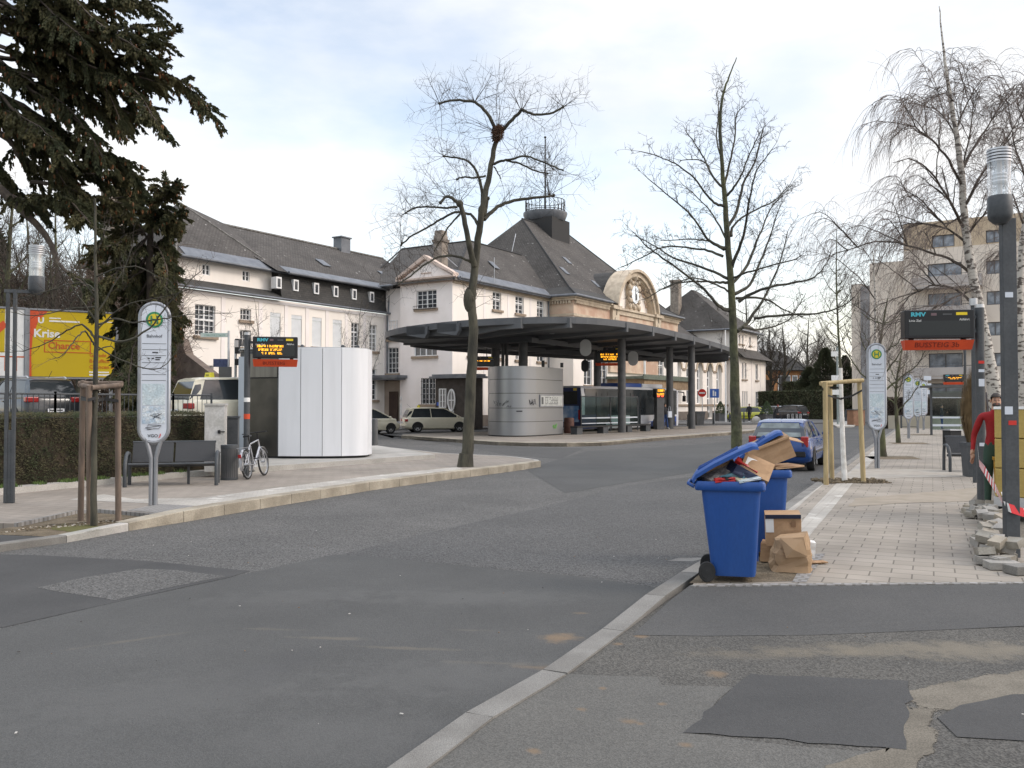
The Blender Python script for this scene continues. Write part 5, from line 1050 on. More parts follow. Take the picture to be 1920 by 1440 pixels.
def hitpoly(o, d):
    ts = []
    for i, p in enumerate(ol):
        q = V(ol[(i+1) % k]); p = V(p); e = q-p; den = d.x*e.y-d.y*e.x
        if abs(den) < 1e-9: continue
        t = ((p.x-o.x)*e.y-(p.y-o.y)*e.x)/den; u = ((p.x-o.x)*d.y-(p.y-o.y)*d.x)/den
        if 0 <= u < 1: ts.append(t)
    return (min(ts), max(ts)) if len(ts) > 1 else None
fpts = [D(x, 758, 1).xy for x in (798, 857, 978, 1070, 1176, 1225, 1267, 1302, 1331, 1353)]
for r in fpts:
    # beam foot: where the sight line meets the front edge
    hh = hitpoly(V((0,0)), r); p = r*hh[0]; th_ = hitpoly(p, dvec)
    if not th_: continue
    L_ = th_[1]; q0, q1 = p - dvec*.03, p + dvec*(L_-.2); n = V((-dvec.y, dvec.x))*.13
    zA, zB = ctop(p), ctop(q1)
    b = MB(); vs = []
    for q, z, hgt in ((q0, zA, .5), (p+dvec*1.2, zA-.02, .5), (p+dvec*L_*.45, (zA+zB)/2-.1, .62), (q1, zB-.05, .4)):
        vs.append([((q-n).x,(q-n).y,z-.06),((q+n).x,(q+n).y,z-.06),((q+n).x,(q+n).y,z-.06-hgt),((q-n).x,(q-n).y,z-.06-hgt)])
    b.loft(vs); part('beam', b, M_canopy, cn)
bb_ = [V(p) for p in smoothc(front + backe) if (V(p)-cen).dot(V((-.6,.8))) > 1.0 and V(p).y > 54]
bb_ = sorted([cen + (p-cen)*.93 for p in bb_], key=lambda p: p.dot(ax)); rb = MB()
rb.loft([[((p-dvec*.12).x,(p-dvec*.12).y,ctop(p)-.35), ((p+dvec*.12).x,(p+dvec*.12).y,ctop(p)-.35), ((p+dvec*.12).x,(p+dvec*.12).y,ctop(p)-.62-.32*i_/len(bb_)), ((p-dvec*.12).x,(p-dvec*.12).y,ctop(p)-.62-.32*i_/len(bb_))] for i_, p in enumerate(bb_)])
part('rear_beam', rb, M_canopy, cn)
# long spine beams and drop soffit
for off in (.36, .62):
    pts = []
    for s in (-9, -4, 1, 6, 11, 16):
        o = cen + ax*(s-2); h2 = hitpoly(o - dvec*30, dvec)
        if h2: q = o - dvec*30 + dvec*(h2[0]+(h2[1]-h2[0])*off); pts.append((q.x, q.y, ctop(q)-.75))
    if len(pts) > 1: part('spine_beam', MB().tube(pts, .2, 4), M_canopy, cn)
zs_ = 5.35
cols = [G(1166,811,.15), G(1256,804,.15), G(1297,804,.15), D(1120,800,58.5), D(929,800,54.5), D(981,800,51)]
for i, p in enumerate(cols): part('column', MB().cyl((p.x,p.y), .24 if i < 4 else .27, .15, ctop((p.x,p.y))-.4, 20), M_anth2, cn, 60)
for px in (943, 950): p = D(px, 800, 53); part('downpipe', MB().cyl((p.x,p.y), .1, .15, 5.8, 10), M_anth2, cn, 60)
def soff(px, py): # soffit lamp
    pass
part('soffit_lamp', MB().cyl((D(1035,758,49).x, 49), .14, 5.78, 5.86, 14), M_alu, cn, 40)
# grey kiosk with rounded corner and horizontal panels
kz = .15; a = D(915,818,48.0).xy; bq = D(1006,820,46.75).xy; cq = D(1056,815,49.4).xy
dn = (cq-bq).normalized(); nb = V((-dn.y, dn.x))
K_ = lambda x, y: D(x, 818, y).xy
pl = [a + V((.3,3.0)), a, K_(919,47.2), K_(935,46.4), K_(960,46.0), K_(985,46.15), bq, cq, cq + nb*3.0]
kk = T('grey_kiosk', 'grey metal kiosk with rounded corner and graffiti under the canopy', 'kiosk', (0, 0, 0))
po = smoothc([tuple(p) for p in pl[1:6]], 0); 
def arcpts():
    o = [pl[0]]; ctrl = pl[1:7]
    for i in range(len(ctrl)-1):
        p0_, p1_, p2_, p3_ = ctrl[max(i-1,0)], ctrl[i], ctrl[i+1], ctrl[min(i+2,len(ctrl)-1)]
        for s in range(5):
            t = s/5; o.append(.5*((2*p1_)+(p2_-p0_)*t+(2*p0_-5*p1_+4*p2_-p3_)*t*t+(3*p1_-p0_-3*p2_+p3_)*t**3))
    return o + [pl[6], pl[7], pl[8]]
ka = arcpts(); kc = V((.9, 48.6)); KH = 3.72
part('core', MB().slab([tuple(kc.lerp(p, .985)) for p in ka], 'z', kz, kz+KH-.02), M_blackm, kk)
zb = [kz+.05, kz+.78, kz+1.5, kz+2.28, kz+3.02, kz+KH]
for i in range(5): part('panel', MB().slab([tuple(p) for p in ka], 'z', zb[i]+.012, zb[i+1]-.012), M_kioskg, kk, 30)
rzk, lk = plane_at(bq.to_3d(), cq.to_3d())
nf = part('notice_case', MB().bx(lk*.1,-.05,zb[2]+.06,lk*.98,-.005,zb[3]-.06), M_grey_met, kk, loc=(bq.x,bq.y,0), rz=rzk); part('notice_paper', MB().bx(lk*.13,-.055,zb[2]+.12,lk*.93,-.0505,zb[3]-.12), pm('notice_pale', (.4,.42,.4), (.5,.51,.49), 6, .4), nf)
mb = MB(); rg = random.Random(4)
for i in range(16):
    for j in range(5):
        if rg.random() < .6: x = lk*(.28+.033*i); z = zb[2]+.2+.085*j; mb.bx(x,-.058,z,x+lk*.022,-.0555,z+.05)
mb.bx(lk*.15,-.058,zb[2]+.2,lk*.22,-.0555,zb[3]-.2); part('notice_print', mb, M_anth2, nf)
def scrib(x0, z0, w_, h_, n, seed, r=.012):
    rg = random.Random(seed); mb = MB(); x = x0
    for i in range(n):
        p = [(x+rg.uniform(0,w_/n*1.6), 0, z0+rg.uniform(0,h_)) for _ in range(4)]; mb.tube(p, r, 3); x += w_/n
    return mb
f1 = pl[3]; f2 = pl[4]; rz1, l1 = plane_at(f1.to_3d(), f2.to_3d())
part('graffiti', scrib(-.35,zb[2]+.1,.9,.35,7,1), pm('spray_grey', (.1,.11,.11)), kk, loc=(f1.x,f1.y-.1,0), rz=rz1)
part('graffiti', scrib(0,zb[2]-.02+.05,.3,.12,4,2,.01), M_scrib, kk, loc=(f2.x-.3,f2.y-.12,0), rz=rz1)
part('graffiti', scrib(-.05,zb[2]+.15,.4,.35,5,3,.015), M_scrib, kk, loc=(bq.x-.35,bq.y-.42,0), rz=rzk*.6); part('graffiti', MB().bx(-.55,0,zb[2]-.2,-.22,.01,zb[2]-.13), M_scrib, kk, loc=(bq.x-.55,bq.y-.62,0), rz=rzk*.3)
part('graffiti', scrib(lk*.6,kz+.25,.45,.4,6,6,.014), pm('spray_green', (.2,.5,.12)), kk, loc=(bq.x,bq.y-.02,0), rz=rzk)
for x, z in ((.3,.35),(1.35,.25)): part('roof_lamp', MB().bx(bq.x+x,bq.y+x*.6+.6,kz+KH,bq.x+x+.16,bq.y+x*.6+.75,kz+KH+z), M_blackm, kk)
# hanging white ovals
for i, (px, py, Y, w_, h_, lb, m) in enumerate([(1098,652,51.5,.66,.98,'largest white oval hanging under the canopy front edge',0),(1187,672,57.5,.64,.96,'middle white oval hanging left of a canopy column',0),(1253,681,64,.64,.9,'smallest white oval hanging before the far canopy column',0),(1097,686,60,.52,.82,'dark oval sign seen from behind below the largest white oval',1)]):
    p = D(px, py, Y); t = T('hanging_oval_sign', lb, 'hanging sign', (p.x, p.y, p.z), rad(-20), 'oval stop signs hanging under the canopy')
    part('panel', MB().slab(stadium(w_, -h_/2, h_/2, 12), 'y', -.05, .05), (pm('oval_pale', (.5,.51,.51), rough=.5) if not m else M_anth2) if i in (0,3) else bpy.data.materials['oval_pale'], t)
    part('hanger', MB().tube([(0,0,h_/2-.05),(0,0,ctop((p.x,p.y))-p.z-.3)], .02, 5), M_anth, t)
# windbreak glass shelter behind the columns
gs0, gs1 = D(1089,800,53.2).xy, D(1196,800,57.6).xy
rzg, lg = plane_at(gs0.to_3d(), gs1.to_3d()); gs = T('windbreak_screen', 'glass windbreak with white frosted bands in front of the bus', 'glass screen', (gs0.x, gs0.y, .15), rzg)
n = 4
for i in range(n): x0, x1 = lg*i/n+.03, lg*(i+1)/n-.03; g_ = part('glass_pane', MB().bx(x0,-.01,.35,x1,.01,2.15), M_glass_w, gs); part('frosted_band', MB().bx(x0,-.015,.5,x1,-.012,.56).bx(x0,-.015,.82,x1,-.012,.9), M_signw, g_)
part('frame', MB().bx(0,-.03,2.15,lg,.03,2.21).bx(0,-.03,.29,lg,.03,.35).bx(0,-.03,0,.06,.03,2.15).bx(lg-.06,-.03,0,lg,.03,2.15).bx(lg/2-.03,-.03,0,lg/2+.03,.03,2.15), M_anth, gs)
# dark benches on the island
for a_, b_, lb in ((D(1076,809,49.5).xy, D(1214,802,56).xy, 'long low dark bench under the canopy'),):
    r_, l_ = plane_at(a_.to_3d(), b_.to_3d()); t = T('platform_bench', lb, 'bench', (a_.x,a_.y,.15), r_); part('seat', MB().bx(0,-.25,.38,l_,.25,.46), M_blackm, t)
    for x in (0, l_*.33, l_*.66, l_-.55): part('leg', MB().bx(x,-.22,0,x+.55,.22,.38), M_anth, t)
solo('waste_bin', MB().lathe([(.28,0),(.3,.05),(.3,.85),(.27,.9),(.05,.92)], 18), pm('bin_rust', (.09,.04,.03), (.12,.06,.045), 4, .7), 'brown round waste bin right of the grey kiosk', 'waste bin', base(1067, 812, .15), smooth=40)
t = T('info_pillar', 'grey information pillar with red and amber lights beside a canopy column', 'info pillar', base(1236, 805, .15), rad(20)); part('body', MB().bx(-.28,-.2,0,.28,.2,2.75), M_anth2, t, bev=.02); part('head', MB().bx(-.34,-.22,2.15,.34,.22,2.75), M_blackm, t)
led_lines(t, -.28, .3, 2.55, .17, [(.1,1),(.0,.9)], 8, -.225); part('red_light', MB().bx(-.26,-.235,2.2,-.08,-.222,2.32).bx(.05,-.235,2.2,.2,-.222,2.32), M_red_led, t)
# ---------------------------------------------------------------- vehicles
def wheelset(t, xs, yw, r, wd, rimc=None):
    for x in xs:
        for s in (-1, 1):
            q = part('wheel', MB().wheel((x, s*(yw-wd/2), r), r*.62, r, wd, 24), M_rubber, t); m = MB(); y = s*(yw-.02)
            m.tube([(x, y-s*.03, r), (x, y-s*.012, r)], r*.62, 20)
            part('rim_dish', m, M_blackm, q); m = MB()
            for i in range(5): a_ = i*1.2566+.3; m.add([(x+r*.1*math.cos(a_+1.2), y, r+r*.1*math.sin(a_+1.2)), (x+r*.62*math.cos(a_+.22), y-s*.008, r+r*.62*math.sin(a_+.22)), (x+r*.62*math.cos(a_-.22), y-s*.008, r+r*.62*math.sin(a_-.22)), (x+r*.1*math.cos(a_-1.2), y, r+r*.1*math.sin(a_-1.2))], [(0,1,2,3)])
            m.wheel((x, y-s*.02, r), r*.55, r*.64, .03, 24).ball((x, y-s*.01, r), (r*.15, .015, r*.15)); part('rim', m, rimc or M_rim, q)
def car(label, loc, rz, col, L_=4.2, W_=1.74, H_=1.45, belt=.92, hood=.78, rf=(.02,.3,2.35,3.15), wr=.31, wb=(.78,3.35), cat='car', group='cars parked by the station', name='parked_car', plate=True, taxi=False, tailz=None, rails=False, tails='wide', smooth=50):
    """x forward, rear bumper at x=0; rf = rear glass foot, roof rear, roof front, windscreen foot"""
    t = T(name, label, cat, loc, rz, group); h = W_/2; m = MB()
    st_ = [(0, .86, .36, belt-.12), (.05, .95, .27, belt-.03), (.25, .99, .22, belt), (rf[2]*.6, 1.0, .2, belt), (rf[3], .99, .2, belt-.0), (rf[3]+.25, .985, .2, belt-.04), (L_-.55, .97, .2, hood), (L_-.2, .91, .22, hood-.1), (L_-.04, .8, .3, hood-.22), (L_, .7, .36, hood-.32)]
    rg_ = []
    for x, f, zb_, zt in st_:
        w_ = h*f; zm = zb_+(zt-zb_)*.55
        half = [(w_*.82, zb_), (w_*.97, zb_+.07), (w_, zb_+.2), (w_, zm), (w_*.975, zt-.08), (w_*.9, zt-.015), (w_*.5, zt+.012)]
        rg_.append([(x, y, z) for y, z in half] + [(x, -y, z) for y, z in reversed(half)])
    m.loft(rg_); part('body', m, col, t, smooth)
    # glasshouse
    wb_, wt = h*.885, h*.7; zr = H_-.07
    def gr(x, zt_, f=1): wt_ = wb_+(wt-wb_)*min(1, (zt_-belt)/(zr-belt)); return [(x, wb_*f, belt-.03), (x, (wb_+(wt_-wb_)*.5)*f*1.01, (belt+zt_)/2), (x, wt_*f, zt_), (x, -wt_*f, zt_), (x, -(wb_+(wt_-wb_)*.5)*f*1.01, (belt+zt_)/2), (x, -wb_*f, belt-.03)]
    hz_ = zr-belt; g_ = MB().loft([gr(rf[0]+.02, belt+.01, .93), gr(rf[0]+.02+(rf[1]-rf[0])*.45, belt+hz_*.55, .95), gr(rf[1]-.04, zr-.07, .965), gr(rf[1]+.12, zr-.005, .98), gr((rf[1]+rf[2])/2, zr), gr(rf[2]-.15, zr-.005), gr(rf[2]+.1, zr-.07), gr((rf[2]+rf[3])/2, belt+hz_*.52, .98), gr(rf[3], belt+.005, .95)]); part('glasshouse', g_, M_carglass, t, 25)
    r_ = MB(); xs = [rf[1]-.03, rf[1]+.15, (rf[1]+rf[2])/2, rf[2]-.1, rf[2]+.06]; zz_ = [zr-.02, zr+.03, H_-.01, zr+.03, zr-.035]
    r_.loft([[(x, wt*1.03, z-.05), (x, wt*1.0, z-.005), (x, wt*.8, z+.022), (x, -wt*.8, z+.022), (x, -wt*1.0, z-.005), (x, -wt*1.03, z-.05)] for x, z in zip(xs, zz_)]); part('roof', r_, col, t, smooth)
    for s in (-1, 1):
        pl_ = MB(); part('pillar', pl_.tube([(rf[3]+.02, s*wb_*.97, belt-.02), (rf[2]+.02, s*wt*1.0, zr-.03)], .035, 6), col, t, 40); pl_ = MB()
        xm = (rf[1]+rf[2])/2+.15; part('pillar', MB().tube([(xm+.05, s*wb_*1.0, belt-.02), (xm, s*wt*1.0, zr-.02)], .032, 4), col, t, 40)
        a_ = rf[0]+.02; b_ = rf[1]; pl_.add([(a_-.02, s*wb_*.94, belt-.03), (a_+.28, s*wb_*1.005, belt-.03), (b_+.26, s*wt*1.02, zr-.03), (b_-.03, s*wt*.99, zr-.02), (a_+.02, s*wb_*.8, belt), (b_+.01, s*wt*.83, zr)], [(0,1,2,3),(0,3,5,4)]); part('rear_pillar', pl_, col, t, 40)
    for x in wb:
        for s in (-1, 1): part('wheel_arch', MB().add([(x+(wr+.055)*math.cos(a_*math.pi/14), s*(h+.004), wr+(wr+.055)*math.sin(a_*math.pi/14)) for a_ in range(15)], [tuple(range(15))]), M_blackm, t)
    wheelset(t, wb, h+.012, wr, .2)
    tz = tailz or belt-.2
    for s in (-1, 1):
        if tails == 'tall': q = MB().box((.1, s*h*.8, tz+.1), (.2, .2, .3))
        else: q = MB().box((.07, s*h*.76, tz), (.2, .42, .17))
        part('tail_lamp', q, M_tail, t, bev=.03); part('headlight', MB().box((L_-.22, s*h*.68, hood-.17), (.3, .36, .15)), M_headl, t, bev=.04)
        part('door_mirror', MB().ball((rf[3]-.25, s*(h+.07), belt+.06), (.08,.1,.07), 8, 6), col, t, 180)
        part('side_trim', MB().bx(wb[0]+.45, s*h-.004, .48, wb[1]-.45, s*h+.008, .54) if s > 0 else MB().bx(wb[0]+.45, s*h-.008, .48, wb[1]-.45, s*h+.004, .54), M_black if not taxi else col, t)
        part('door_handle', MB().box((wb[0]+1.0, s*(h*.985), belt-.13), (.16,.03,.03)).box((wb[0]+1.95, s*(h*.985), belt-.13), (.16,.03,.03)), col, t)
    part('bumper', MB().box((-.01, 0, .46), (.1, W_*.84, .09)), M_black if not taxi else col, t, bev=.02)
    if plate: q = part('number_plate', MB().bx(-.075,-.26,.6 if tails == 'wide' else .42,-.055,.26,.71 if tails == 'wide' else .53), M_plate, t); part('plate_print', MB().bx(-.078,-.2,.63,-.0755,-.02,.68).bx(-.078,.03,.63,-.0755,.2,.68) if tails == 'wide' else MB().bx(-.078,-.2,.45,-.0755,-.02,.5).bx(-.078,.03,.45,-.0755,.2,.5), M_anth2, q)
    part('aerial', MB().tube([(rf[1]+.15,0,H_),(rf[1]-.1,0,H_+.22)], .008, 4), M_black, t)
    if rails:
        for s in (-1, 1): part('roof_rail', MB().tube([(rf[1]+.2, s*wt*.92, H_-.02), (rf[1]+.35, s*wt*.92, H_+.04), (rf[2]-.3, s*wt*.92, H_+.04), (rf[2]-.15, s*wt*.92, H_-.02)], .02, 5), M_alu, t)
    if taxi:
        q = part('taxi_sign', MB().add([(rf[1]+.6,-.2,H_),(rf[1]+.6,.2,H_),(rf[1]+.75,.2,H_),(rf[1]+.75,-.2,H_),(rf[1]+.62,-.18,H_+.15),(rf[1]+.62,.18,H_+.15),(rf[1]+.73,.18,H_+.15),(rf[1]+.73,-.18,H_+.15)], [(0,1,2,3),(4,5,6,7),(0,1,5,4),(1,2,6,5),(2,3,7,6),(3,0,4,7)]), pm('taxi_sign_yellow', (.7,.62,.05), rough=.4), t)
        text('TAXI', .1, M_black, q, (rf[1]+.605, .12, H_+.03), rot=(rad(0), 0, rad(-90)))
    return t
C_blue = paint('car_blue', (.01,.052,.21), .25); C_taxi = paint('taxi_cream', (.76,.71,.56), .28); C_dark = paint('car_dark', (.032,.035,.04), .34, .1); C_yel = paint('car_lime', (.42,.42,.03), .3); C_sil = paint('car_silver', (.45,.47,.5), .3, .6); C_blk = paint('car_black', (.02,.022,.026), .25)
p = G(1487, 886, 0); gf = car('blue hatchback parked at the kerb behind the wheelie bins', (p.x-.3, p.y+.35, 0), rad(90-25.5), C_blue, 4.15, 1.74, 1.42, .93, .8, (.1,.5,2.3,3.1), tails='tall', tailz=.72)
part('badge', MB().slab(circ(.06, 14, 0, .86), 'x', -.02, -.008) if 0 else MB().lathe([(.01,0),(.055,0),(.055,.012),(.01,.012)], 14).xf(Matrix.Translation((.0,0,.84)) @ Matrix.Rotation(rad(-90),4,'Y')), M_alu, gf)
part('rear_window', MB().add([(.118,-.6,.955),(.118,.6,.955),(.47,.5,1.33),(.47,-.5,1.33)], [(0,1,2,3)]), pm('rear_glass', (.12,.14,.14), (.22,.25,.25), 3, .06), gf); part('rear_trim', MB().bx(-.07,-.72,.5,-.04,.72,.56), M_black, gf)
car('cream taxi nose appearing behind the white cabin', (D(640,758,56.5).x, 53.6, .0), rad(38), C_taxi, 4.4, 1.8, 1.62, .98, .85, (.05,.35,2.6,3.75), wr=.32, wb=(.8,3.6), group='cream taxis at the rank', name='taxi', taxi=True)
p = D(748, 806, 57.5); car('cream people carrier taxi at the rank before the gable wall', (p.x+.2, p.y+.6, .0), rad(17), C_taxi, 4.43, 1.83, 1.64, 1.0, .88, (.05,.35,2.7,3.7), wr=.33, wb=(.8,3.6), group='cream taxis at the rank', name='taxi', taxi=True)
p = D(332, 758, 26.0); car('cream taxi parked on the terrace behind the hedge', (p.x, p.y, 1.0), rad(42), C_taxi, 4.45, 1.82, 1.66, 1.0, .88, (.05,.3,2.8,3.7), wr=.33, wb=(.8,3.65), group='cream taxis at the rank', name='taxi', taxi=True, rails=False)
p = D(104, 758, 28.6); car('dark grey sports utility car parked below the yellow billboard', (p.x, p.y, 1.0), rad(140), C_dark, 4.5, 1.86, 1.72, 1.08, 1.0, (.05,.4,2.5,3.5), wr=.36, wb=(.85,3.5), rails=True, tailz=1.0)
p = D(1432, 788, 93); car('lime yellow small car parked before the station end wall', (p.x, p.y, .1), rad(172), C_yel, 4.0, 1.75, 1.5, .95, .85, (.05,.4,2.3,3.1))
p = D(1463, 786, 103); car('dark estate car parked behind the lime yellow car', (p.x, p.y, .1), rad(135), C_dark, 4.6, 1.8, 1.55)
p = D(1482, 784, 99); car('silver hatchback between the dark estate and the black car', (p.x, p.y, .1), rad(128), C_sil, 4.2, 1.75, 1.55)
p = D(1508, 784, 95); car('black car with bright tail lamps at the end of the parked row', (p.x, p.y, .1), rad(125), C_blk, 4.5, 1.85, 1.65, 1.05, .95)
p = D(1592, 778, 120); car('dark van parked far down the street beside the kerb', (p.x, p.y, .0), rad(85), C_blk, 4.8, 1.9, 2.0, 1.1, 1.0, (.03,.1,3.2,3.9), cat='van')
# bus
b0 = V((4.3, 54.4)); ph = rad(50); bs = T('city_bus', 'white and blue city bus waiting behind the canopy columns', 'bus', (b0.x, b0.y, 0), ph)   # local x forward along its right-hand side
M_bw = paint('bus_white', (.62,.63,.66)); M_bb = paint('bus_blue', (.03,.08,.3)); M_bn = paint('bus_navy', (.02,.035,.11))
LB, WB, HB = 12.0, 2.5, 3.0
def bsec(x, f=1, dz=0): return [(x, .03*f, .32), (x, 0, .6), (x, 0, 2.45), (x, .06, 2.85-dz), (x, .2, HB-dz), (x, WB-.2, HB-dz), (x, WB-.06, 2.85-dz), (x, WB, 2.45), (x, WB, .6), (x, WB-.03*f, .32)]
part('body', MB().loft([bsec(.0,1,.08), bsec(.15), bsec(LB-.3), bsec(LB,1,.06)]), M_bw, bs, 30)
part('window_band', MB().bx(.35,-.012,1.12,LB-.25,.02,2.84), M_carglass, bs)
part('skirt', MB().bx(.02,-.015,.32,3.2,.01,1.2).bx(8.2,-.012,.32,LB-.3,.01,.62), M_bn, bs)
part('livery_stripe', MB().slab([(7.6,.62),(LB-.3,1.0),(LB-.3,.62)], 'y', -.016, -.002), M_bb, bs)
rr_ = part('rear_panel', MB().bx(-.03,.06,.4,0.002,WB-.06,2.9), M_bn, bs); part('rear_window', MB().bx(-.045,.3,1.85,-.031,WB-.3,2.65), M_carglass, rr_)
part('rear_poster', MB().bx(-.05,.2,.75,-.031,WB-.2,1.75), pm('sky_poster', (.08,.22,.5), (.5,.6,.72), 1.3, .4), rr_)
for y in (.1, WB-.22): part('tail_lamp', MB().bx(-.06,y,.9,-.03,y+.12,1.5), M_tail, bs)
part('line_number', MB().bx(-.05,.35,2.7,-.031,.6,2.85), pm('number_amber', (.7,.5,.08)), rr_)
part('roof_unit', MB().bx(5.0,.35,HB,7.6,WB-.35,HB+.28), M_bb, bs, bev=.05); part('roof_unit', MB().bx(7.7,.35,HB,10.4,WB-.35,HB+.26), M_bw, bs, bev=.06)
part('windscreen', MB().bx(LB,.12,.95,LB+.015,WB-.12,2.7), M_carglass, bs); part('front_panel', MB().bx(LB,.08,.35,LB+.02,WB-.08,.94), M_bb, bs)
for x in (1.6, 5.6, 10.2): dd = part('door', MB().bx(x,-.02,.38,x+1.2,.0,2.55), M_carglass, bs); part('door_frame', MB().bx(x-.05,-.03,.36,x,.0,2.6).bx(x+1.2,-.03,.36,x+1.25,.0,2.6).bx(x+.57,-.03,.38,x+.63,.0,2.55), M_blackm, dd)
part('side_mirror', MB().tube([(LB-.1,-.05,2.75),(LB+.45,-.2,2.7),(LB+.5,-.2,2.45)], .04, 6).box((LB+.5,-.2,2.25), (.12,.22,.42)), M_black, bs)
for x in (2.9, 8.9): q = part('wheel', MB().wheel((x,.12,.48), .28, .48, .3, 24), M_rubber, bs); part('rim', MB().tube([(x,.02,.48),(x,-.04,.48)], [.28,.2], 18), M_alu, q)
# ---------------------------------------------------------------- people
def person(label, loc, rz, J, cols, face=False, group=None, hair=True, fingers=False):
    """J: joint positions; one continuous skinned body, materials by nearest bone"""
    t_ = bpy.data.meshes.new('person'); names = list(J); idx = {n: i for i, n in enumerate(names)}
    bones = [b_ for b_ in [('pelvis','waist'),('waist','chest'),('chest','neck'),('neck','jaw'),('jaw','skull'),('skull','crown')] +
             [x for s in 'LR' for x in (('pelvis','hip'+s),('hip'+s,'knee'+s),('knee'+s,'ankle'+s),('ankle'+s,'toe'+s),('chest','sh'+s),('sh'+s,'elb'+s),('elb'+s,'wr'+s),('wr'+s,'palm'+s))] if b_[0] in idx and b_[1] in idx]
    R_ = {'pelvis':(.145,.12),'waist':(.14,.11),'chest':(.165,.12),'neck':(.06,.06),'jaw':(.068,.078),'skull':(.078,.098),'crown':(.05,.062),'hip':(.095,.1),'knee':(.062,.065),'ankle':(.042,.048),'toe':(.04,.032),'sh':(.062,.065),'elb':(.046,.048),'wr':(.032,.03),'palm':(.042,.022)}
    fg = []
    if fingers:
        for s in 'LR':
            p_, w_ = V(J['palm'+s]), V(J['wr'+s]); d = (p_-w_).normalized(); sd_ = d.orthogonal().normalized()
            for k_, (o_, ln) in enumerate(((-.03,.06),(-.01,.075),(.01,.07),(.028,.055))):
                a_ = 'f%d%s' % (k_, s); b_ = 'g%d%s' % (k_, s); J[a_] = tuple(p_+sd_*o_+d*.03); J[b_] = tuple(p_+sd_*o_+d*(.03+ln)+d.cross(sd_)*.015); fg += [('palm'+s, a_), (a_, b_)]
            J['t0'+s] = tuple(w_+sd_*.05+d*.045); fg += [('wr'+s, 't0'+s)]
        names = list(J); idx = {n: i for i, n in enumerate(names)}; bones += fg
    t_.from_pydata([J[n] for n in names], [(idx[a_], idx[b_]) for a_, b_ in bones], [])
    bm = bmesh.new(); bm.from_mesh(t_); lay = bm.verts.layers.skin.verify(); bm.verts.ensure_lookup_table()
    for n, i in idx.items():
        kk_ = n.rstrip('LR') if n not in R_ else n; r_ = R_.get(n) or R_.get(kk_) or (.0095, .0095)
        bm.verts[i][lay].radius = r_; bm.verts[i][lay].use_root = (n == 'pelvis')
    bm.to_mesh(t_); bm.free()
    o = bpy.data.objects.new('person_tmp', t_); COL.objects.link(o); o.modifiers.new('s', 'SKIN'); sub = o.modifiers.new('d', 'SUBSURF'); sub.levels = 2 if face else 1; sub.render_levels = sub.levels
    dg = bpy.context.evaluated_depsgraph_get(); me = bpy.data.meshes.new_from_object(o.evaluated_get(dg)); bpy.data.objects.remove(o); me.name = 'person'
    me.materials.clear(); order = ['skin', 'top', 'legs', 'shoe', 'hair']; [me.materials.append(cols[k_]) for k_ in order]
    def bmat(a_, b_, f):
        if a_ in ('neck',): return 0 if f > .35 else 1
        if a_ in ('jaw', 'skull'): return 0
        if a_ in ('pelvis',) and b_ == 'waist': return 2 if f < .5 else 1
        if a_ in ('waist', 'chest') or a_.startswith('sh'): return 1
        if a_.startswith('elb'): return cols.get('sleeve', 1) if f < .9 else 0
        if a_.startswith('hip') or (a_ == 'pelvis'): return 2
        if a_.startswith('knee'): return 2 if f < .92 else 3
        if a_.startswith('ankle'): return 3
        return 0
    seg = [(V(J[a_]), V(J[b_]), a_, b_) for a_, b_ in bones]
    for p_ in me.polygons:
        c_ = p_.center; best = None
        for A_, B_, a_, b_ in seg:
            e_ = B_-A_; f = max(0, min(1, (c_-A_).dot(e_)/max(e_.length_squared, 1e-9))); d_ = (A_+e_*f-c_).length
            if best is None or d_ < best[0]: best = (d_, a_, b_, f)
        mi = bmat(*best[1:])
        if mi in (1, 2) and best[1] in ('pelvis','waist','hipL','hipR') : mi = 1 if c_.z > J['pelvis'].z*1.06 else 2
        p_.material_index = mi; p_.use_smooth = True
    ob = tag(link('person', me, None, loc, rz), label, 'person', group)
    sk_ = V(J['skull']); cr_ = V(J['crown']); fw = V((0, -1, 0))
    hm = MB(); n_ = 12
    for i in range(7):
        th_ = math.pi*.5*i/6
        hm.v += [tuple(sk_ + V((.083*math.cos(th_)*math.cos(2*math.pi*j/n_), .1*math.cos(th_)*math.sin(2*math.pi*j/n_)+.012, .02+.098*math.sin(th_)+(.035 if math.sin(2*math.pi*j/n_) < -.2 and i == 0 else (-.05 if i == 0 and math.sin(2*math.pi*j/n_) > -.1 else 0))))) for j in range(n_)]
    hm.f = [(i*n_+j, i*n_+(j+1) % n_, (i+1)*n_+(j+1) % n_, (i+1)*n_+j) for i in range(6) for j in range(n_)]; hm.m = [0]*len(hm.f)
    if hair: part('hair', hm, cols['hair'], ob, 180)
    if face:
        for s in (-1, 1): part('eye', MB().ball((sk_.x+s*.031, sk_.y-.088, sk_.z-.0), (.013,.008,.008)), M_scrib, ob); part('ear', MB().ball((sk_.x+s*.079, sk_.y+.005, sk_.z-.015), (.012,.022,.032)), cols['skin'], ob, 180); part('eyebrow', MB().bx(sk_.x+s*.031-.017, sk_.y-.1, sk_.z+.018, sk_.x+s*.031+.017, sk_.y-.088, sk_.z+.026), cols['hair'], ob)
        part('nose', MB().loft([[(sk_.x-.008,sk_.y-.09,sk_.z),(sk_.x+.008,sk_.y-.09,sk_.z),(sk_.x,sk_.y-.085,sk_.z+.004)],[(sk_.x-.017,sk_.y-.09,sk_.z-.042),(sk_.x+.017,sk_.y-.09,sk_.z-.042),(sk_.x,sk_.y-.122,sk_.z-.036)],[(sk_.x-.012,sk_.y-.09,sk_.z-.05),(sk_.x+.012,sk_.y-.09,sk_.z-.05),(sk_.x,sk_.y-.1,sk_.z-.05)]]), cols['skin'], ob, 60)
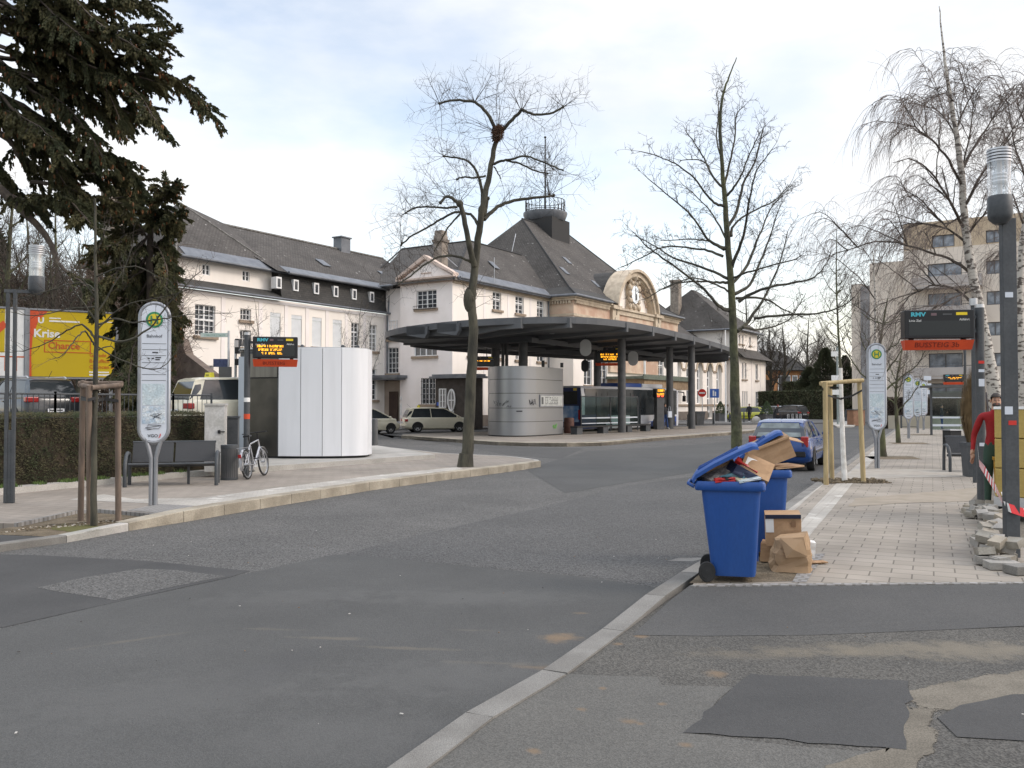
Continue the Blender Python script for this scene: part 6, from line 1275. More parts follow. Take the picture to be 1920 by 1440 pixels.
        jw = V(J['jaw']); bd = MB().ball((jw.x, jw.y-.028, jw.z-.0), (.062,.062,.052), 12, 8); part('beard', bd, cols['hair'], ob, 180); part('mouth', MB().ball((jw.x, jw.y-.088, jw.z+.012), (.022,.008,.006)), pm('lip', (.3,.12,.1)), ob)
    return ob
def joints(hgt=1.75, arms=((.05,-.02),(.05,-.02)), step=.0, bend=.0, armL=None, armR=None):
    k_ = hgt/1.75; J = {'pelvis':(0,0,.95),'waist':(0,-bend*.2,1.13),'chest':(0,-bend*.6,1.36),'neck':(0,-bend*.85,1.5),'jaw':(0,-bend-.012,1.575),'skull':(0,-bend-.005,1.645),'crown':(0,-bend+.005,1.715)}
    for s, sg in (('L', 1), ('R', -1)):
        J['hip'+s] = (sg*.1,0,.88); J['knee'+s] = (sg*.11,-.02-sg*step*.5,.49); J['ankle'+s] = (sg*.12,-sg*step,.085); J['toe'+s] = (sg*.14,-.17-sg*step,.03)
        J['sh'+s] = (sg*.19,-bend*.7,1.42); J['elb'+s] = (sg*.26,-bend*.7+.03,1.13); J['wr'+s] = (sg*.26,-bend*.7-.08,.88); J['palm'+s] = (sg*.255,-bend*.7-.1,.8)
    if armL: J['elbL'], J['wrL'], J['palmL'] = armL
    if armR: J['elbR'], J['wrR'], J['palmR'] = armR
    return {n: V(p)*k_ for n, p in J.items()}
M_skin = pm('skin', (.42,.25,.17), (.36,.2,.135), 6, .6); M_hair = pm('hair_dark', (.02,.014,.01), (.035,.025,.02), 30, .6); M_redj = pm('jersey_red', (.32,.018,.02), (.25,.012,.015), 5, .85, .3, bsc=40); M_gtr = pm('work_trousers_green', (.03,.06,.045), (.04,.075,.055), 5, .9); M_dcl = pm('clothes_dark', (.015,.016,.02), (.025,.026,.03), 5, .85); M_jean = pm('jeans', (.03,.07,.2), (.02,.05,.15), 5, .85); M_shoe = pm('shoes', (.03,.028,.026), rough=.7); M_shoew = pm('shoes_white', (.6,.6,.6), rough=.6)
p = D(1867, 758, 14.0)
person('man in red pullover with dark beard standing behind the stacked yellow blocks', (p.x, 14.0, .13), rad(-22), joints(1.9, bend=.05, armR=((-.285,.05,1.13),(-.31,-.01,.88),(-.315,-.03,.8))), dict(skin=M_skin, top=M_redj, legs=M_gtr, shoe=M_shoe, hair=M_hair), face=True, fingers=True)
p = base(1766, 806, .1); person('person in black jacket and blue jeans standing at the far glass shelter', p, rad(60), joints(1.72, armL=((.2,-.1,1.15),(.1,-.32,1.2),(.06,-.38,1.24))), dict(skin=M_skin, top=M_dcl, legs=M_jean, shoe=M_shoe, hair=M_hair))
p = D(1405, 791, 86); person('person in dark coat walking past the lime yellow car', (p.x, p.y, .1), rad(-40), joints(1.8, step=.2), dict(skin=M_skin, top=M_dcl, legs=M_dcl, shoe=M_shoew, hair=M_hair))
p = D(1452, 790, 82); person('person in black with a red scarf bending beside the planter', (p.x, p.y, .1), rad(60), joints(1.7, bend=.35, step=.1), dict(skin=M_skin, top=M_dcl, legs=M_dcl, shoe=M_shoe, hair=pm('scarf_red', (.25,.05,.05))))
p = D(1247, 803, 60.2); pb_ = person('person in blue trousers with white bag beside the info pillar', (p.x, p.y, .15), rad(40), joints(1.75, step=.15), dict(skin=M_skin, top=M_dcl, legs=M_jean, shoe=M_shoew, hair=M_hair))
solo('shoulder_bag', MB().bx(-.16,-.06,0,.16,.06,.42).tube([(-.12,0,.42),(-.05,0,.75),(.05,0,.75),(.12,0,.42)], .012, 4), M_signw, 'white bag carried by the person in blue trousers', 'bag', (p.x+.28, p.y-.2, .95), rad(30), bev=.02)
# ---------------------------------------------------------------- wheelie bins and the waste paper
def wheelie(label, loc, rz, lid_deg, H=1.0):
    """local x: hinge and wheel side at -x, front at +x"""
    t = T('wheelie_bin', label, 'wheelie bin', loc, rz, 'blue wheelie bins'); 
    def rect(x0, x1, hw, z, r=.06, n=4):
        o = []
        for cx_, cy_, a0 in ((x1-r, hw-r, 0), (x0+r, hw-r, 90), (x0+r, -hw+r, 180), (x1-r, -hw+r, 270)):
            for i in range(n+1): a_ = rad(a0+90*i/n); o.append((cx_+r*math.cos(a_), cy_+r*math.sin(a_), z))
        return o
    m = MB().loft([rect(-.21,.29,.225,.06,.07), rect(-.22,.3,.235,.1,.075), rect(-.33,.355,.275,H-.12,.07), rect(-.335,.36,.28,H-.02,.07)])
    m.f = [f for f in m.f if len(f) == 4] + [m.f[-2]]; m.m = [0]*len(m.f)
    part('body', m, M_bluebin, t, 40)
    part('inner', MB().loft([rect(-.2,.28,.215,.12,.07), rect(-.31,.34,.262,H-.06,.06)]), M_blackm, t)
    rim = MB()
    ro = [rect(-.40,.40,.30,H-.09,.05), rect(-.41,.415,.31,H-.075,.05), rect(-.41,.415,.31,H-.02,.05), rect(-.4,.4,.3,H,.05), rect(-.33,.345,.265,H,.05), rect(-.33,.345,.265,H-.06,.05)]
    rim.loft(ro, cap=False); part('rim', rim, M_bluebin, t, 40)
    part('handle', MB().tube([(-.42,-.22,H-.06),(-.49,-.2,H-.03),(-.49,.2,H-.03),(-.42,.22,H-.06)], .018, 8), M_bluebin, t, 60)
    part('front_ribs', MB().bx(.315,-.12,.2,.33,-.1,.75).bx(.315,.1,.2,.33,.12,.75), M_bluebin, t)
    for s in (-1, 1):
        q = part('wheel', MB().wheel((-.27, s*.265, .1), .06, .1, .05, 24), M_rubber, t); part('hub', MB().tube([(-.27,s*.25,.1),(-.27,s*.285,.1)], .062, 20).tube([(-.27,s*.25,.1),(-.27,s*.292,.1)], .02, 10), M_blackm, q)
    part('axle', MB().tube([(-.27,-.25,.1),(-.27,.25,.1)], .012, 6), M_blackm, t)
    l = MB(); th_ = rad(lid_deg)
    sec = []
    for x, dz in ((0,.0),(.06,.035),(.3,.05),(.6,.045),(.78,.03),(.84,.0)):
        hw = .31 if x < .8 else .28
        sec.append([(x,-hw,dz-.035),(x,-hw,dz),(x,-hw*.85,dz+.022),(x,hw*.85,dz+.022),(x,hw,dz),(x,hw,dz-.035),(x,hw*.94,dz-.03),(x,0,dz-.01),(x,-hw*.94,dz-.03)])
    l.loft(sec)
    for y in (-.2, 0, .2): l.bx(.1,y-.015,.06,.62,y+.015,.078)
    l.xf(Matrix.Translation((-.44,0,H+.005)) @ Matrix.Rotation(-th_, 4, 'Y')); part('lid', l, M_bluebin, t, 45)
    t.scale = (.82, .9, 1)
    return t
bz = .103; BRZ = rad(-14)
B1 = V((2.19, 8.87, bz)); B2 = V((2.9, 10.3, bz))
wheelie('overfull blue wheelie bin with propped lid, nearest to the driveway', B1, BRZ, 24, .99)
wheelie('blue wheelie bin behind the front one with a big carton under its lid', B2, BRZ, 30, 1.0)
def inbin(B, x, y, z):
    x, y = x*.82, y*.9; c, s = math.cos(BRZ), math.sin(BRZ); return (B.x+c*x-s*y, B.y+s*x+c*y, B.z+z)
def carton(label, loc, d, eul, mat=None, extra=None, name='cardboard_box', cat='cardboard box', seed=1, group=None):
    rg = random.Random(seed); x, y, z = d[0]/2, d[1]/2, d[2]/2; j = lambda: rg.uniform(-.012, .012)
    n = 4; m = MB()
    # crumpled box: each face a small grid pushed in and out
    def face(o, u, v):
        o, u, v = V(o), V(u), V(v); nn = u.cross(v).normalized(); vs = []
        for a_ in range(n+1):
            for b_ in range(n+1): e = 0 if a_ in (0, n) or b_ in (0, n) else rg.uniform(-.012, .008); vs.append(o+u*a_/n+v*b_/n+nn*e)
        m.add(vs, [(a_*(n+1)+b_, (a_+1)*(n+1)+b_, (a_+1)*(n+1)+b_+1, a_*(n+1)+b_+1) for a_ in range(n) for b_ in range(n)])
    face((-x,-y,-z),(2*x,0,0),(0,0,2*z)); face((x,y,-z),(-2*x,0,0),(0,0,2*z)); face((x,-y,-z),(0,2*y,0),(0,0,2*z)); face((-x,y,-z),(0,-2*y,0),(0,0,2*z)); face((-x,-y,z),(2*x,0,0),(0,2*y,0)); face((-x,y,-z),(2*x,0,0),(0,-2*y,0))
    t = T(name, label, cat, loc, 0, group); t.rotation_euler = tuple(rad(a_) for a_ in eul); part('carton', m, mat or M_card, t)
    if extra:
        for nm, mb, mt in extra: part(nm, mb, mt, t)
    return t
carton('brown carton with white address label sticking out of the front bin', inbin(B1, .3, .0, 1.08), (.3,.24,.15), (46,24,-14), extra=[('address_label', MB().bx(-.15,-.124,-.06,-.02,-.121,.06).bx(-.12,-.07,.0755,.02,.07,.078), M_white)], seed=2, group='waste paper in the bins')
carton('large torn brown carton wedged under the second bin lid', inbin(B2, .09, -.06, 1.2), (.52,.4,.26), (6,-22,-8), extra=[('flap', MB().bx(-.1,-.24,.1,.26,-.205,.125), M_card), ('flap', MB().box((.33,0,.02),(.16,.34,.008), Matrix.Rotation(rad(35),4,'Y')), M_card)], seed=3, group='waste paper in the bins')
carton('flat cardboard sheet lying across the second bin rim', inbin(B2, .3, 0, 1.03), (.34,.42,.02), (0,-4,8), seed=4, group='waste paper in the bins')
M_teal = pm('print_teal', (.03,.14,.2), (.12,.25,.3), 8, .5); M_navy = pm('print_navy', (.015,.02,.05), (.03,.04,.08), 8, .5); M_mag = pm('print_grey', (.2,.17,.16), (.42,.38,.34), 9, .7, fine=40, famt=.3); M_redc = pm('print_red', (.45,.02,.02), (.35,.03,.03), 8, .45)
for lb, (x, y, z), d, e, m in (('dark blue and red printed carton on top of the front bin', (.17,-.1,1.06), (.3,.2,.1), (10,28,10), M_navy), ('red food packet at the front rim of the overfull bin', (-.06,-.26,1.005), (.2,.06,.045), (0,-3,2), M_redc), ('teal printed box among the papers of the front bin', (.02,-.14,1.03), (.24,.16,.09), (5,-14,-12), M_teal),
                     ('crumpled grey newspaper heap in the front bin', (-.12,-.02,1.04), (.36,.34,.12), (8,-24,14), M_mag), ('pale blue magazine lying at the right of the bin rim', (.22,-.24,1.01), (.22,.09,.02), (4,-10,4), pm('print_pale', (.4,.48,.52), (.6,.63,.64), 8, .5)), ('red striped carton leaning against the labelled carton', (.2,-.06,1.13), (.24,.1,.05), (18,30,-20), M_redc),
                     ('white paper sheet crumpled in the front bin', (.1,-.02,1.12), (.22,.18,.02), (20,-30,10), M_white), ('brown egg carton under the raised lid of the front bin', (-.14,.1,1.11), (.3,.22,.1), (0,-30,0), M_card), ('black plastic tray by the teal box in the front bin', (.0,-.2,1.01), (.16,.12,.03), (0,8,20), M_black), ('folded leaflet between the teal box and the magazine', (.12,-.2,1.03), (.14,.1,.012), (25,-15,35), pm('print_olive', (.25,.24,.14), (.5,.48,.4), 9, .6))):
    carton(lb, inbin(B1, x, y, z), d, e, m, name='paper_waste', cat='waste paper', seed=len(lb), group='waste paper in the bins')
bx = inbin(B2, .2, -.52, 0)
carton('brown parcel carton with white label and dark tape standing beside the bins', (2.98, 9.72, .49), (.37,.3,.34), (3,-2,-14), extra=[('tape', MB().bx(-.186,-.165,.13,.186,-.152,.172), pm('tape_navy', (.02,.025,.05), rough=.3)), ('address_label', MB().bx(-.186,-.157,-.02,-.1,-.153,.165), M_white), ('print', MB().bx(.08,-.157,.04,.13,-.153,.1), pm('brown_print', (.22,.13,.07)))], seed=7, group='cartons beside the bins')
carton('flattened carton under the parcel carton beside the bins', (3.0, 9.82, .21), (.44,.3,.2), (0,2,-20), seed=17, group='cartons beside the bins')
# crumpled kraft bag
def bag(label, loc, rz, d, seed):
    rg = random.Random(seed); n, k_ = 16, 7; rings = []
    for i in range(k_):
        f = i/(k_-1); w_ = 1-.25*f*f; rings.append([(d[0]/2*w_*(abs(math.cos(a_))**.55)*(1 if math.cos(a_) > 0 else -1)*(1+rg.uniform(-.13,.13)), d[1]/2*w_*(abs(math.sin(a_))**.55)*(1 if math.sin(a_) > 0 else -1)*(1+rg.uniform(-.09,.09)), d[2]*f*(1+(.12*math.cos(a_) if i == k_-1 else 0))+rg.uniform(-.012,.012)) for a_ in [2*math.pi*j/n for j in range(n)]])
    m = MB().loft(rings, cap=False); m.add(rings[-1], [tuple(range(n))]); t = T('paper_bag', label, 'paper bag', loc, rz); part('sack', m, M_paper, t)
    part('torn_flap', MB().add([(-d[0]*.34,-d[1]*.5,d[2]*1.0),(d[0]*.2,-d[1]*.53,d[2]*.97),(d[0]*.3,-d[1]*.6,d[2]*.5),(-d[0]*.22,-d[1]*.62,d[2]*.45),(-d[0]*.05,-d[1]*.66,d[2]*.7)], [(0,1,4),(1,2,4),(2,3,4),(3,0,4)]), M_paper, t)
    return t
bag('crumpled brown paper sack slumped against the front wheelie bin', (2.95, 9.33, bz), rad(-8), (.42,.36,.36), 5)
carton('small white box tucked behind the brown paper sack', (3.24, 9.62, .28), (.1,.18,.16), (0,6,-12), M_white, extra=[('print', MB().bx(.0505,-.07,-.05,.053,-.05,.06), M_black)], name='white_box', cat='box', seed=9)
carton('flat cardboard strip on the soil behind the paper sack', (3.3, 9.7, .12), (.3,.12,.012), (0,0,10), name='cardboard_strip', cat='cardboard', seed=10)
# ---------------------------------------------------------------- yellow blocks, tape, paving stones
M_yblk = pm('yellow_foam_block', (.42,.31,.1), (.36,.26,.075), 2, .8, .15, bsc=60, fine=30, famt=.08); M_yplast = pm('orange_yellow_plastic', (.42,.24,.03), (.36,.19,.02), 2, .45)
q = D(1864, 758, 13.2); z0 = .47
for i, (lb, z, h) in enumerate((('mustard yellow block at the bottom of the stack behind the lamp', z0, .43), ('mustard yellow block in the middle of the stack behind the lamp', z0+.432, .44), ('mustard yellow block on top of the stack behind the lamp', z0+.874, .44))):
    t = T('yellow_block', lb, 'building block', (q.x, 13.2, z), rad(-30), 'stacked yellow blocks'); part('block', MB().bx(0,0,0,1.3,.9,h-.01), M_yblk, t, bev=.012)
    if i == 2: part('foil_cover', MB().bx(-.01,-.01,h-.008,1.31,.91,h+.03), M_white, t)
t = T('pallet', 'white topped pallet under the yellow block stack', 'pallet', (q.x-.05, 13.15, .114), rad(-30)); part('deck', MB().bx(0,0,.22,1.4,1,.35), pm('pallet_grey', (.4,.4,.4), (.5,.49,.47), 3, .8), t); part('foot', MB().bx(.05,.05,0,.3,.95,.22), M_blackm, t); part('foot', MB().bx(.95,.05,0,1.25,.95,.22), M_blackm, t)
q = D(1869, 758, 13.75); t = T('yellow_tub', 'orange yellow plastic tub between the grey post and the stacked blocks', 'tub', (q.x-.02, 13.6, .114), rad(-28)); part('tub_body', MB().loft([[(-.09,-.1,0),(.09,-.1,0),(.09,.1,0),(-.09,.1,0)],[(-.11,-.12,.9),(.11,-.12,.9),(.11,.12,.9),(-.11,.12,.9)]]), M_yplast, t, bev=.02); part('tub_rim', MB().bx(-.125,-.135,.88,.125,.135,.92), M_yplast, t)
# barrier tape
pts = [D(1833,838,15.2), D(1836,868,15.0), D(1845,880,13.4), D(1852,892,12.9), D(1868,918,11.7), D(1884,948,10.0), D(1894,953,9.96), D(1922,962,10.0), D(1950,968,10.6)]
fine = []
for a_, b_ in zip(pts[:-1], pts[1:]):
    n = max(1, int((b_-a_).length/.17)); fine += [a_.lerp(b_, i/n) for i in range(n)]
fine.append(pts[-1]); tp = MB()
for i, (a_, b_) in enumerate(zip(fine[:-1], fine[1:])):
    up = V((.25*math.sin(i*.15), .1, 1)).normalized()*.055; tp.mi(i % 2).add([a_-up, b_-up, b_+up, a_+up], [(0,1,2,3)])
k0 = pts[4]; 
for i in range(5): tp.mi(i % 2).add([k0+V((.06+.01*i,-.02*i,-.03-.07*i)), k0+V((.13+.015*i,-.02*i,-.03-.07*i)), k0+V((.14+.015*i,-.02*i-.02,-.1-.07*i)), k0+V((.07+.01*i,-.02*i-.02,-.1-.07*i))], [(0,1,2,3)])
solo('barrier_tape', tp, [M_white, pm('tape_red', (.6,.02,.03), rough=.4)], 'red and white barrier tape strung from the display post to the lamp post', 'barrier tape')
# heap of paving stones
M_st = [pm('paving_stone_a', (.36,.32,.26), (.28,.25,.2), 6, .9, .4), pm('paving_stone_b', (.3,.28,.24), (.22,.2,.165), 6, .9, .4), pm('paving_stone_c', (.26,.25,.23), (.33,.31,.28), 6, .9, .4)]
sm = []
for i in range(6):
    rg = random.Random(i); m = MB().bx(-.085,-.065,-.04,.085,.065,.04); m.v = [(x+rg.uniform(-.006,.006), y+rg.uniform(-.006,.006), z+rg.uniform(-.004,.004)) for x, y, z in m.v]; sm.append(m.mesh('paving_stone', M_st[i % 3]))
rg = random.Random(12); ns = 0
for i in range(96):
    s = i/95; Y = 9.5 + 5.2*s**1.2; X = 5.06 + .49*(Y-9.5) + rg.uniform(-.02, .4)
    lay = rg.choice((0,0,1,1,2,2)) if .03 < s < .85 else 0
    if abs(X-5.73) < .16 and abs(Y-10.1) < .2: continue
    o = link('paving_stone', sm[rg.randrange(6)], None, (X, Y, .145+.085*lay+rg.uniform(0,.03)))
    o.rotation_euler = (rg.uniform(-.35,.35)*(lay > 0), rg.uniform(-.35,.35)*(lay > 0), rg.uniform(0, 3.1))
    tag(o, 'loose beige paving stone in the heap beside the lamp post', 'paving stone', 'loose paving stones heaped by the lamp')
o = tag(link('paving_stone', MB().bx(-.17,-.1,-.045,.17,.1,.045).mesh('paving_stone', M_granite), None, (5.28, 9.12, .15), rad(12), .006), 'large pale kerb stone lying alone in front of the paving stone heap', 'paving stone', 'loose paving stones heaped by the lamp')
o = tag(link('paving_stone', MB().bx(-.16,-.1,-.04,.16,.1,.04).mesh('paving_stone', M_st[2]), None, (5.2, 9.38, .145), rad(-8), .006), 'flat grey stone directly behind the large pale kerb stone', 'paving stone', 'loose paving stones heaped by the lamp')
sheet('cobble_strip', [(5.42,8.78),(5.62,8.8),(5.8,9.3),(5.6,9.5)], .1175, M_cobble); sheet('cobble_strip', [(5.72,8.8),(5.92,8.82),(6.2,9.4),(6.0,9.5)], .1185, M_cobble)
# ---------------------------------------------------------------- planters, small things in the distance
def planter_bush(label, loc, seed, h=1.25):
    t = T('planter_bush', label, 'planter', loc, rad(20), 'clipped bushes in grey planters'); part('planter', MB().bx(-.5,-.5,0,.5,.5,.8).bx(-.54,-.54,.7,.54,.54,.82), M_anth2, t)
    rg = random.Random(seed); m = MB()
    for i in range(1400):
        z = rg.random()**1.3; r = .62*(1-z)**.75*rg.uniform(.75, 1.05)+.03; a_ = rg.uniform(0, 6.283); c = V((r*math.cos(a_), r*math.sin(a_), .8+z*h)); u = V((rg.uniform(-1,1), rg.uniform(-1,1), rg.uniform(-1,1))).normalized()*.06; v_ = u.orthogonal().normalized()*.04; m.add([c-u, c+v_, c+u, c-v_], [(0,1,2,3)])
    part('foliage', m, pm('conifer_leaf', (.03,.05,.02), (.055,.08,.03), 6, .9), t); return t
p = D(1351, 789, 92); planter_bush('grey planter with clipped cone bush before the arcade', (p.x, p.y, .1), 1); p = D(1438, 794, 84); planter_bush('grey planter with clipped cone bush before the parked cars', (p.x, p.y, .1), 2)
for px, py, Y, h, r, lb in ((1290,797,70,.95,.07,'dark bollard behind the last canopy column'), (1338,796,76,1.0,.1,'dark bollard before the planter bush'), (1368,790,86,.9,.09,'dark bollard beside the thin white pole'), (1586,779,92,1.1,.09,'lone dark bollard far down the street'), (1395,792,84,1.0,.07,'green topped bollard in front of the lime yellow car')):
    p = D(px, py, Y); solo('bollard', MB().lathe([(r,0),(r,h*.9),(r*.8,h),(.01,h+.02)], 10), M_anth, lb, 'bollard', (p.x, p.y, .1), smooth=40, group='dark bollards')
for i, px in enumerate((1478, 1486, 1494, 1501)): p = D(px, 780, 88); solo('cycle_stand', MB().tube([(-.3,0,0),(-.3,0,.8),(.3,0,.8),(.3,0,0)], .04, 6), M_alu, 'small metal hoop in the row before the black parked car', 'cycle stand', (p.x, p.y, .05), rad(60), 'metal hoops before the parked cars')
p = D(1310, 797, 74); t = T('waste_bin', 'grey square waste bin beside the no entry sign', 'waste bin', (p.x, p.y, .1), rad(15)); part('body', MB().loft([[(-.3,-.3,0),(.3,-.3,0),(.3,.3,0),(-.3,.3,0)],[(-.4,-.4,1.0),(.4,-.4,1.0),(.4,.4,1.0),(-.4,.4,1.0)]]), M_anth2, t); part('lid', MB().bx(-.42,-.42,1.0,.42,.42,1.15), M_anth, t)
p = D(1317, 795, 78); t = T('no_entry_sign', 'red round no entry sign on thin post before the arcade', 'traffic sign', (p.x, p.y, .1), rad(-20)); part('post', MB().cyl((0,0), .04, 0, 3.0, 8), M_alu, t); q = part('disc', MB().slab(circ(.36, 24, 0, 2.75), 'y', -.08, -.045), M_redp, t); part('bar', MB().bx(-.26,-.09,2.68,.26,-.081,2.82), M_white, q)
p = D(1340, 795, 80); t = T('parking_sign', 'blue square sign on thin post before the arcade', 'traffic sign', (p.x, p.y, .1), rad(-20)); part('post', MB().cyl((0,0), .04, 0, 3.1, 8), M_alu, t); part('plate', MB().bx(-.4,-.08,2.35,.4,-.045,3.15), pm('sign_blue', (.04,.12,.4), rough=.4), t); part('symbol', MB().bx(-.15,-.09,2.5,-.02,-.081,3.0).bx(.04,-.09,2.5,.15,-.081,2.9), M_white, t)
p = D(1361, 790, 86); solo('flag_pole', MB().tube([(0,0,0),(0,0,9)], [.09,.06], 8), M_white, 'thin white pole between the planter bush and the tree', 'pole', (p.x, p.y, .1)); p = D(1209, 790, 86); solo('flag_pole', MB().tube([(0,0,0),(0,0,9)], [.14,.1], 8), M_white, 'white flag pole behind the bus roof', 'pole', (p.x, p.y, .1))
p = D(1418, 792, 84); solo('stone_dome', MB().ball((0,0,.12), (.45,.45,.5), 16, 10), M_conc, 'pale stone dome beside the second planter', 'stone', (p.x, p.y, .1), smooth=180)
p = D(1537, 778, 105); t = T('street_sign', 'blue street name plate on grey post at the junction', 'street sign', (p.x, p.y, 0), rad(-5)); part('post', MB().cyl((0,0), .06, 0, 3.2, 8), M_alu, t); part('plate', MB().bx(-.6,-.05,2.7,.6,-.02,3.0), pm('plate_blue', (.04,.1,.35), rough=.4), t)
p = D(1571, 797, 78); t = T('direction_sign_post', 'grey post with three small white signs behind the new tree', 'sign post', (p.x, p.y, 0), rad(-5)); part('post', MB().cyl((0,0), .09, 0, 7.0, 10), pm('post_greygreen', (.25,.29,.28), rough=.5), t)
for y in (663, 708, 735): z = CAMH+(HZ-y)/FPX*78; part('sign_plate', MB().bx(-.55,-.12,z-.25,.1,-.09,z+.2), M_white, t)
t = T('direction_sign_post', 'pale pole with small white signs before the far hedge', 'sign post', base(1739, 793, .1), 0); part('post', MB().cyl((0,0), .07, 0, 4.2, 8), M_alu, t)
for z in (2.7, 3.3, 4.0): part('sign_plate', MB().bx(-.35,-.1,z,.35,-.07,z+.4), M_signw, t)
p = D(1605, 785, 75); t = T('cable_box', 'brown box standing at the far pavement edge', 'utility box', (p.x, p.y, .05), rad(20)); part('body', MB().bx(-.6,-.4,0,.6,.4,1.3), pm('box_brown', (.28,.15,.09), (.22,.12,.07), 3, .7), t); part('lid', MB().bx(-.65,-.45,1.3,.65,.45,1.38), M_anth2, t)
p = base(1785, 834, .1); t = T('tall_bin', 'black square bin with pale rim on the far right pavement', 'waste bin', p, rad(10)); part('body', MB().bx(-.26,-.26,0,.26,.26,.62), M_blackm, t); part('rim', MB().bx(-.3,-.3,.62,.3,.3,.67), M_alu, t)
# far glass shelter
p = D(1784, 800, 50); t = T('glass_shelter', 'far glass bus shelter below the amber board', 'bus shelter', (p.x, p.y, .1), rad(-5))
for s in (-1, 1): part('post', MB().bx(s*1.1-.05,-.05,0,s*1.1+.05,.05,2.7), M_anth, t)
part('roof', MB().bx(-1.4,-.9,2.7,1.4,.9,2.82), M_anth2, t); g_ = part('glass_pane', MB().bx(-1.05,.0,.3,1.05,.02,2.5), M_glass_w, t); part('frosted_band', MB().bx(-1.05,-.01,.5,1.05,-.002,.62).bx(-1.05,-.01,.95,1.05,-.002,1.05).bx(-1.05,-.01,2.1,1.05,-.002,2.16), M_signw, g_)
# tall planter with dry grasses
p = base(1827, 893, .105); t = T('tall_planter', 'tall anthracite planter with dry brown grasses by the bench', 'planter', p, rad(-8)); part('planter', MB().loft([[(-.2,-.2,0),(.2,-.2,0),(.2,.2,0),(-.2,.2,0)],[(-.235,-.235,.78),(.235,-.235,.78),(.235,.235,.78),(-.235,.235,.78)]]).bx(-.25,-.25,.74,.25,.25,.82), M_anth, t)
rg = random.Random(3); m = MB()
for i in range(900):
    a_ = rg.uniform(0, 6.283); r = rg.uniform(0, .16); h = rg.uniform(.8, 2.0); lean = rg.uniform(.0, .16)*(1 if h < 1.6 else .5); b_ = V((r*math.cos(a_), r*math.sin(a_), .8)); tip = b_ + V((lean*math.cos(a_), lean*math.sin(a_), h)); mid = b_.lerp(tip, .5) + V((math.cos(a_), math.sin(a_), 0))*.12; s_ = V((-math.sin(a_), math.cos(a_), 0))*.007
    m.add([b_-s_, b_+s_, mid+s_, tip, mid-s_], [(0,1,2,4),(4,2,3)])
part('grasses', m, pm('dry_grass', (.1,.065,.03), (.17,.115,.055), 4, .9), t)
# far wall, hedges and fence panels behind the right pavement
p0_, p1_ = D(1665,758,66), D(1800,758,62); r_, l_ = plane_at(p0_, p1_)
solo('garden_wall', MB().bx(0,0,0,l_,.4,1.0), pm('wall_cream', (.5,.45,.36), (.42,.38,.3), 1, .9), 'low cream garden wall at the far end of the right pavement', 'wall', (p0_.x, p0_.y, 0), r_)
p0_, p1_ = base(1690, 803, .1), base(1765, 803, .1); fence('pedestrian_railing', 'low grey pedestrian railing beside the far bus stop signs', [p0_[:2], p1_[:2]], .1, .9, 1.6, M_anth, .05)
# ---------------------------------------------------------------- vegetation
def rdir(rg): return V((rg.gauss(0,1), rg.gauss(0,1), rg.gauss(0,1))).normalized()
def twig(mb, rg, p, d, L_, r, lev, grav=0, n=3, segs=3, kids=(2, 4), up=.0, bend=.25, kl=.55, ks=.5):
    """one shoot and, recursively, its side shoots"""
    pts = [p.copy()]; q = p.copy(); dd = d.copy()
    for i in range(segs):
        dd = (dd + rdir(rg)*bend + V((0,0,up-grav))).normalized(); q = q + dd*(L_/segs); pts.append(q.copy())
    mb.tube(pts, [r*(1-.75*i/segs) for i in range(segs+1)], n, cap=False)
    if lev > 0:
        for k_ in range(rg.randint(*kids)):
            f = rg.uniform(.25, .98)*segs; i = min(segs-1, int(f)); b_ = pts[i].lerp(pts[i+1], f-i); t_ = (pts[i+1]-pts[i]).normalized(); s = t_.cross(rdir(rg)).normalized()
            twig(mb, rg, b_, (t_*ks + s*.75).normalized(), L_*kl*rg.uniform(.6,1.15), max(r*.6, .0022), lev-1, grav, n, max(2, segs-1), kids, up, bend, kl, ks)
def limb(mb, rg, pts, r0, r1, n=7, wob=.01, pw=.8):
    """smooth tapered limb through the given points; returns its fine polyline"""
    o = []
    for i in range(len(pts)-1):
        a, b, c, d = pts[max(i-1,0)], pts[i], pts[i+1], pts[min(i+2,len(pts)-1)]
        for s in range(4):
            t = s/4; o.append(.5*((2*b)+(c-a)*t+(2*a-5*b+4*c-d)*t*t+(3*b-a-3*c+d)*t**3) + rdir(rg)*wob)
    o.append(pts[-1]); k_ = len(o)-1; mb.tube(o, [r0+(r1-r0)*(i/k_)**pw for i in range(k_+1)], n); return o
def pxl(rg, pts, Y, spread, d0=0):
    """photo points of a limb, carried to the tree's distance and given depth of their own"""
    s = rg.uniform(-1, 1)*spread; k_ = len(pts)-1
    return [D(x, y, Y + d0 + s*(i/k_)) for i, (x, y) in enumerate(pts)]
def shoots(mb, rg, line, every, L_, r, lev, up=.35, out=.6, f0=.2, grav=0, kids=(2,4), n=3, segs=3, bend=.22, upd=None):
    acc = 0; k_ = len(line)-1
    for i in range(k_):
        a, b = line[i], line[i+1]; d = b-a
        if i/k_ < f0: continue
        acc += d.length
        while acc > every:
            acc -= every; p = a.lerp(b, rg.random()); t_ = d.normalized(); s = t_.cross(rdir(rg)).normalized(); dr = (s*out + t_*.5 + V((0,0,up))).normalized()
            twig(mb, rg, p, dr, L_*rg.uniform(.5,1.25)*(1-.25*i/k_), r, lev, grav, n, segs, kids, .06 if grav == 0 else 0, bend)
    twig(mb, rg, line[-1], (line[-1]-line[-2]).normalized(), L_, r, lev, grav, n, segs, kids, .05 if grav == 0 else 0, bend)
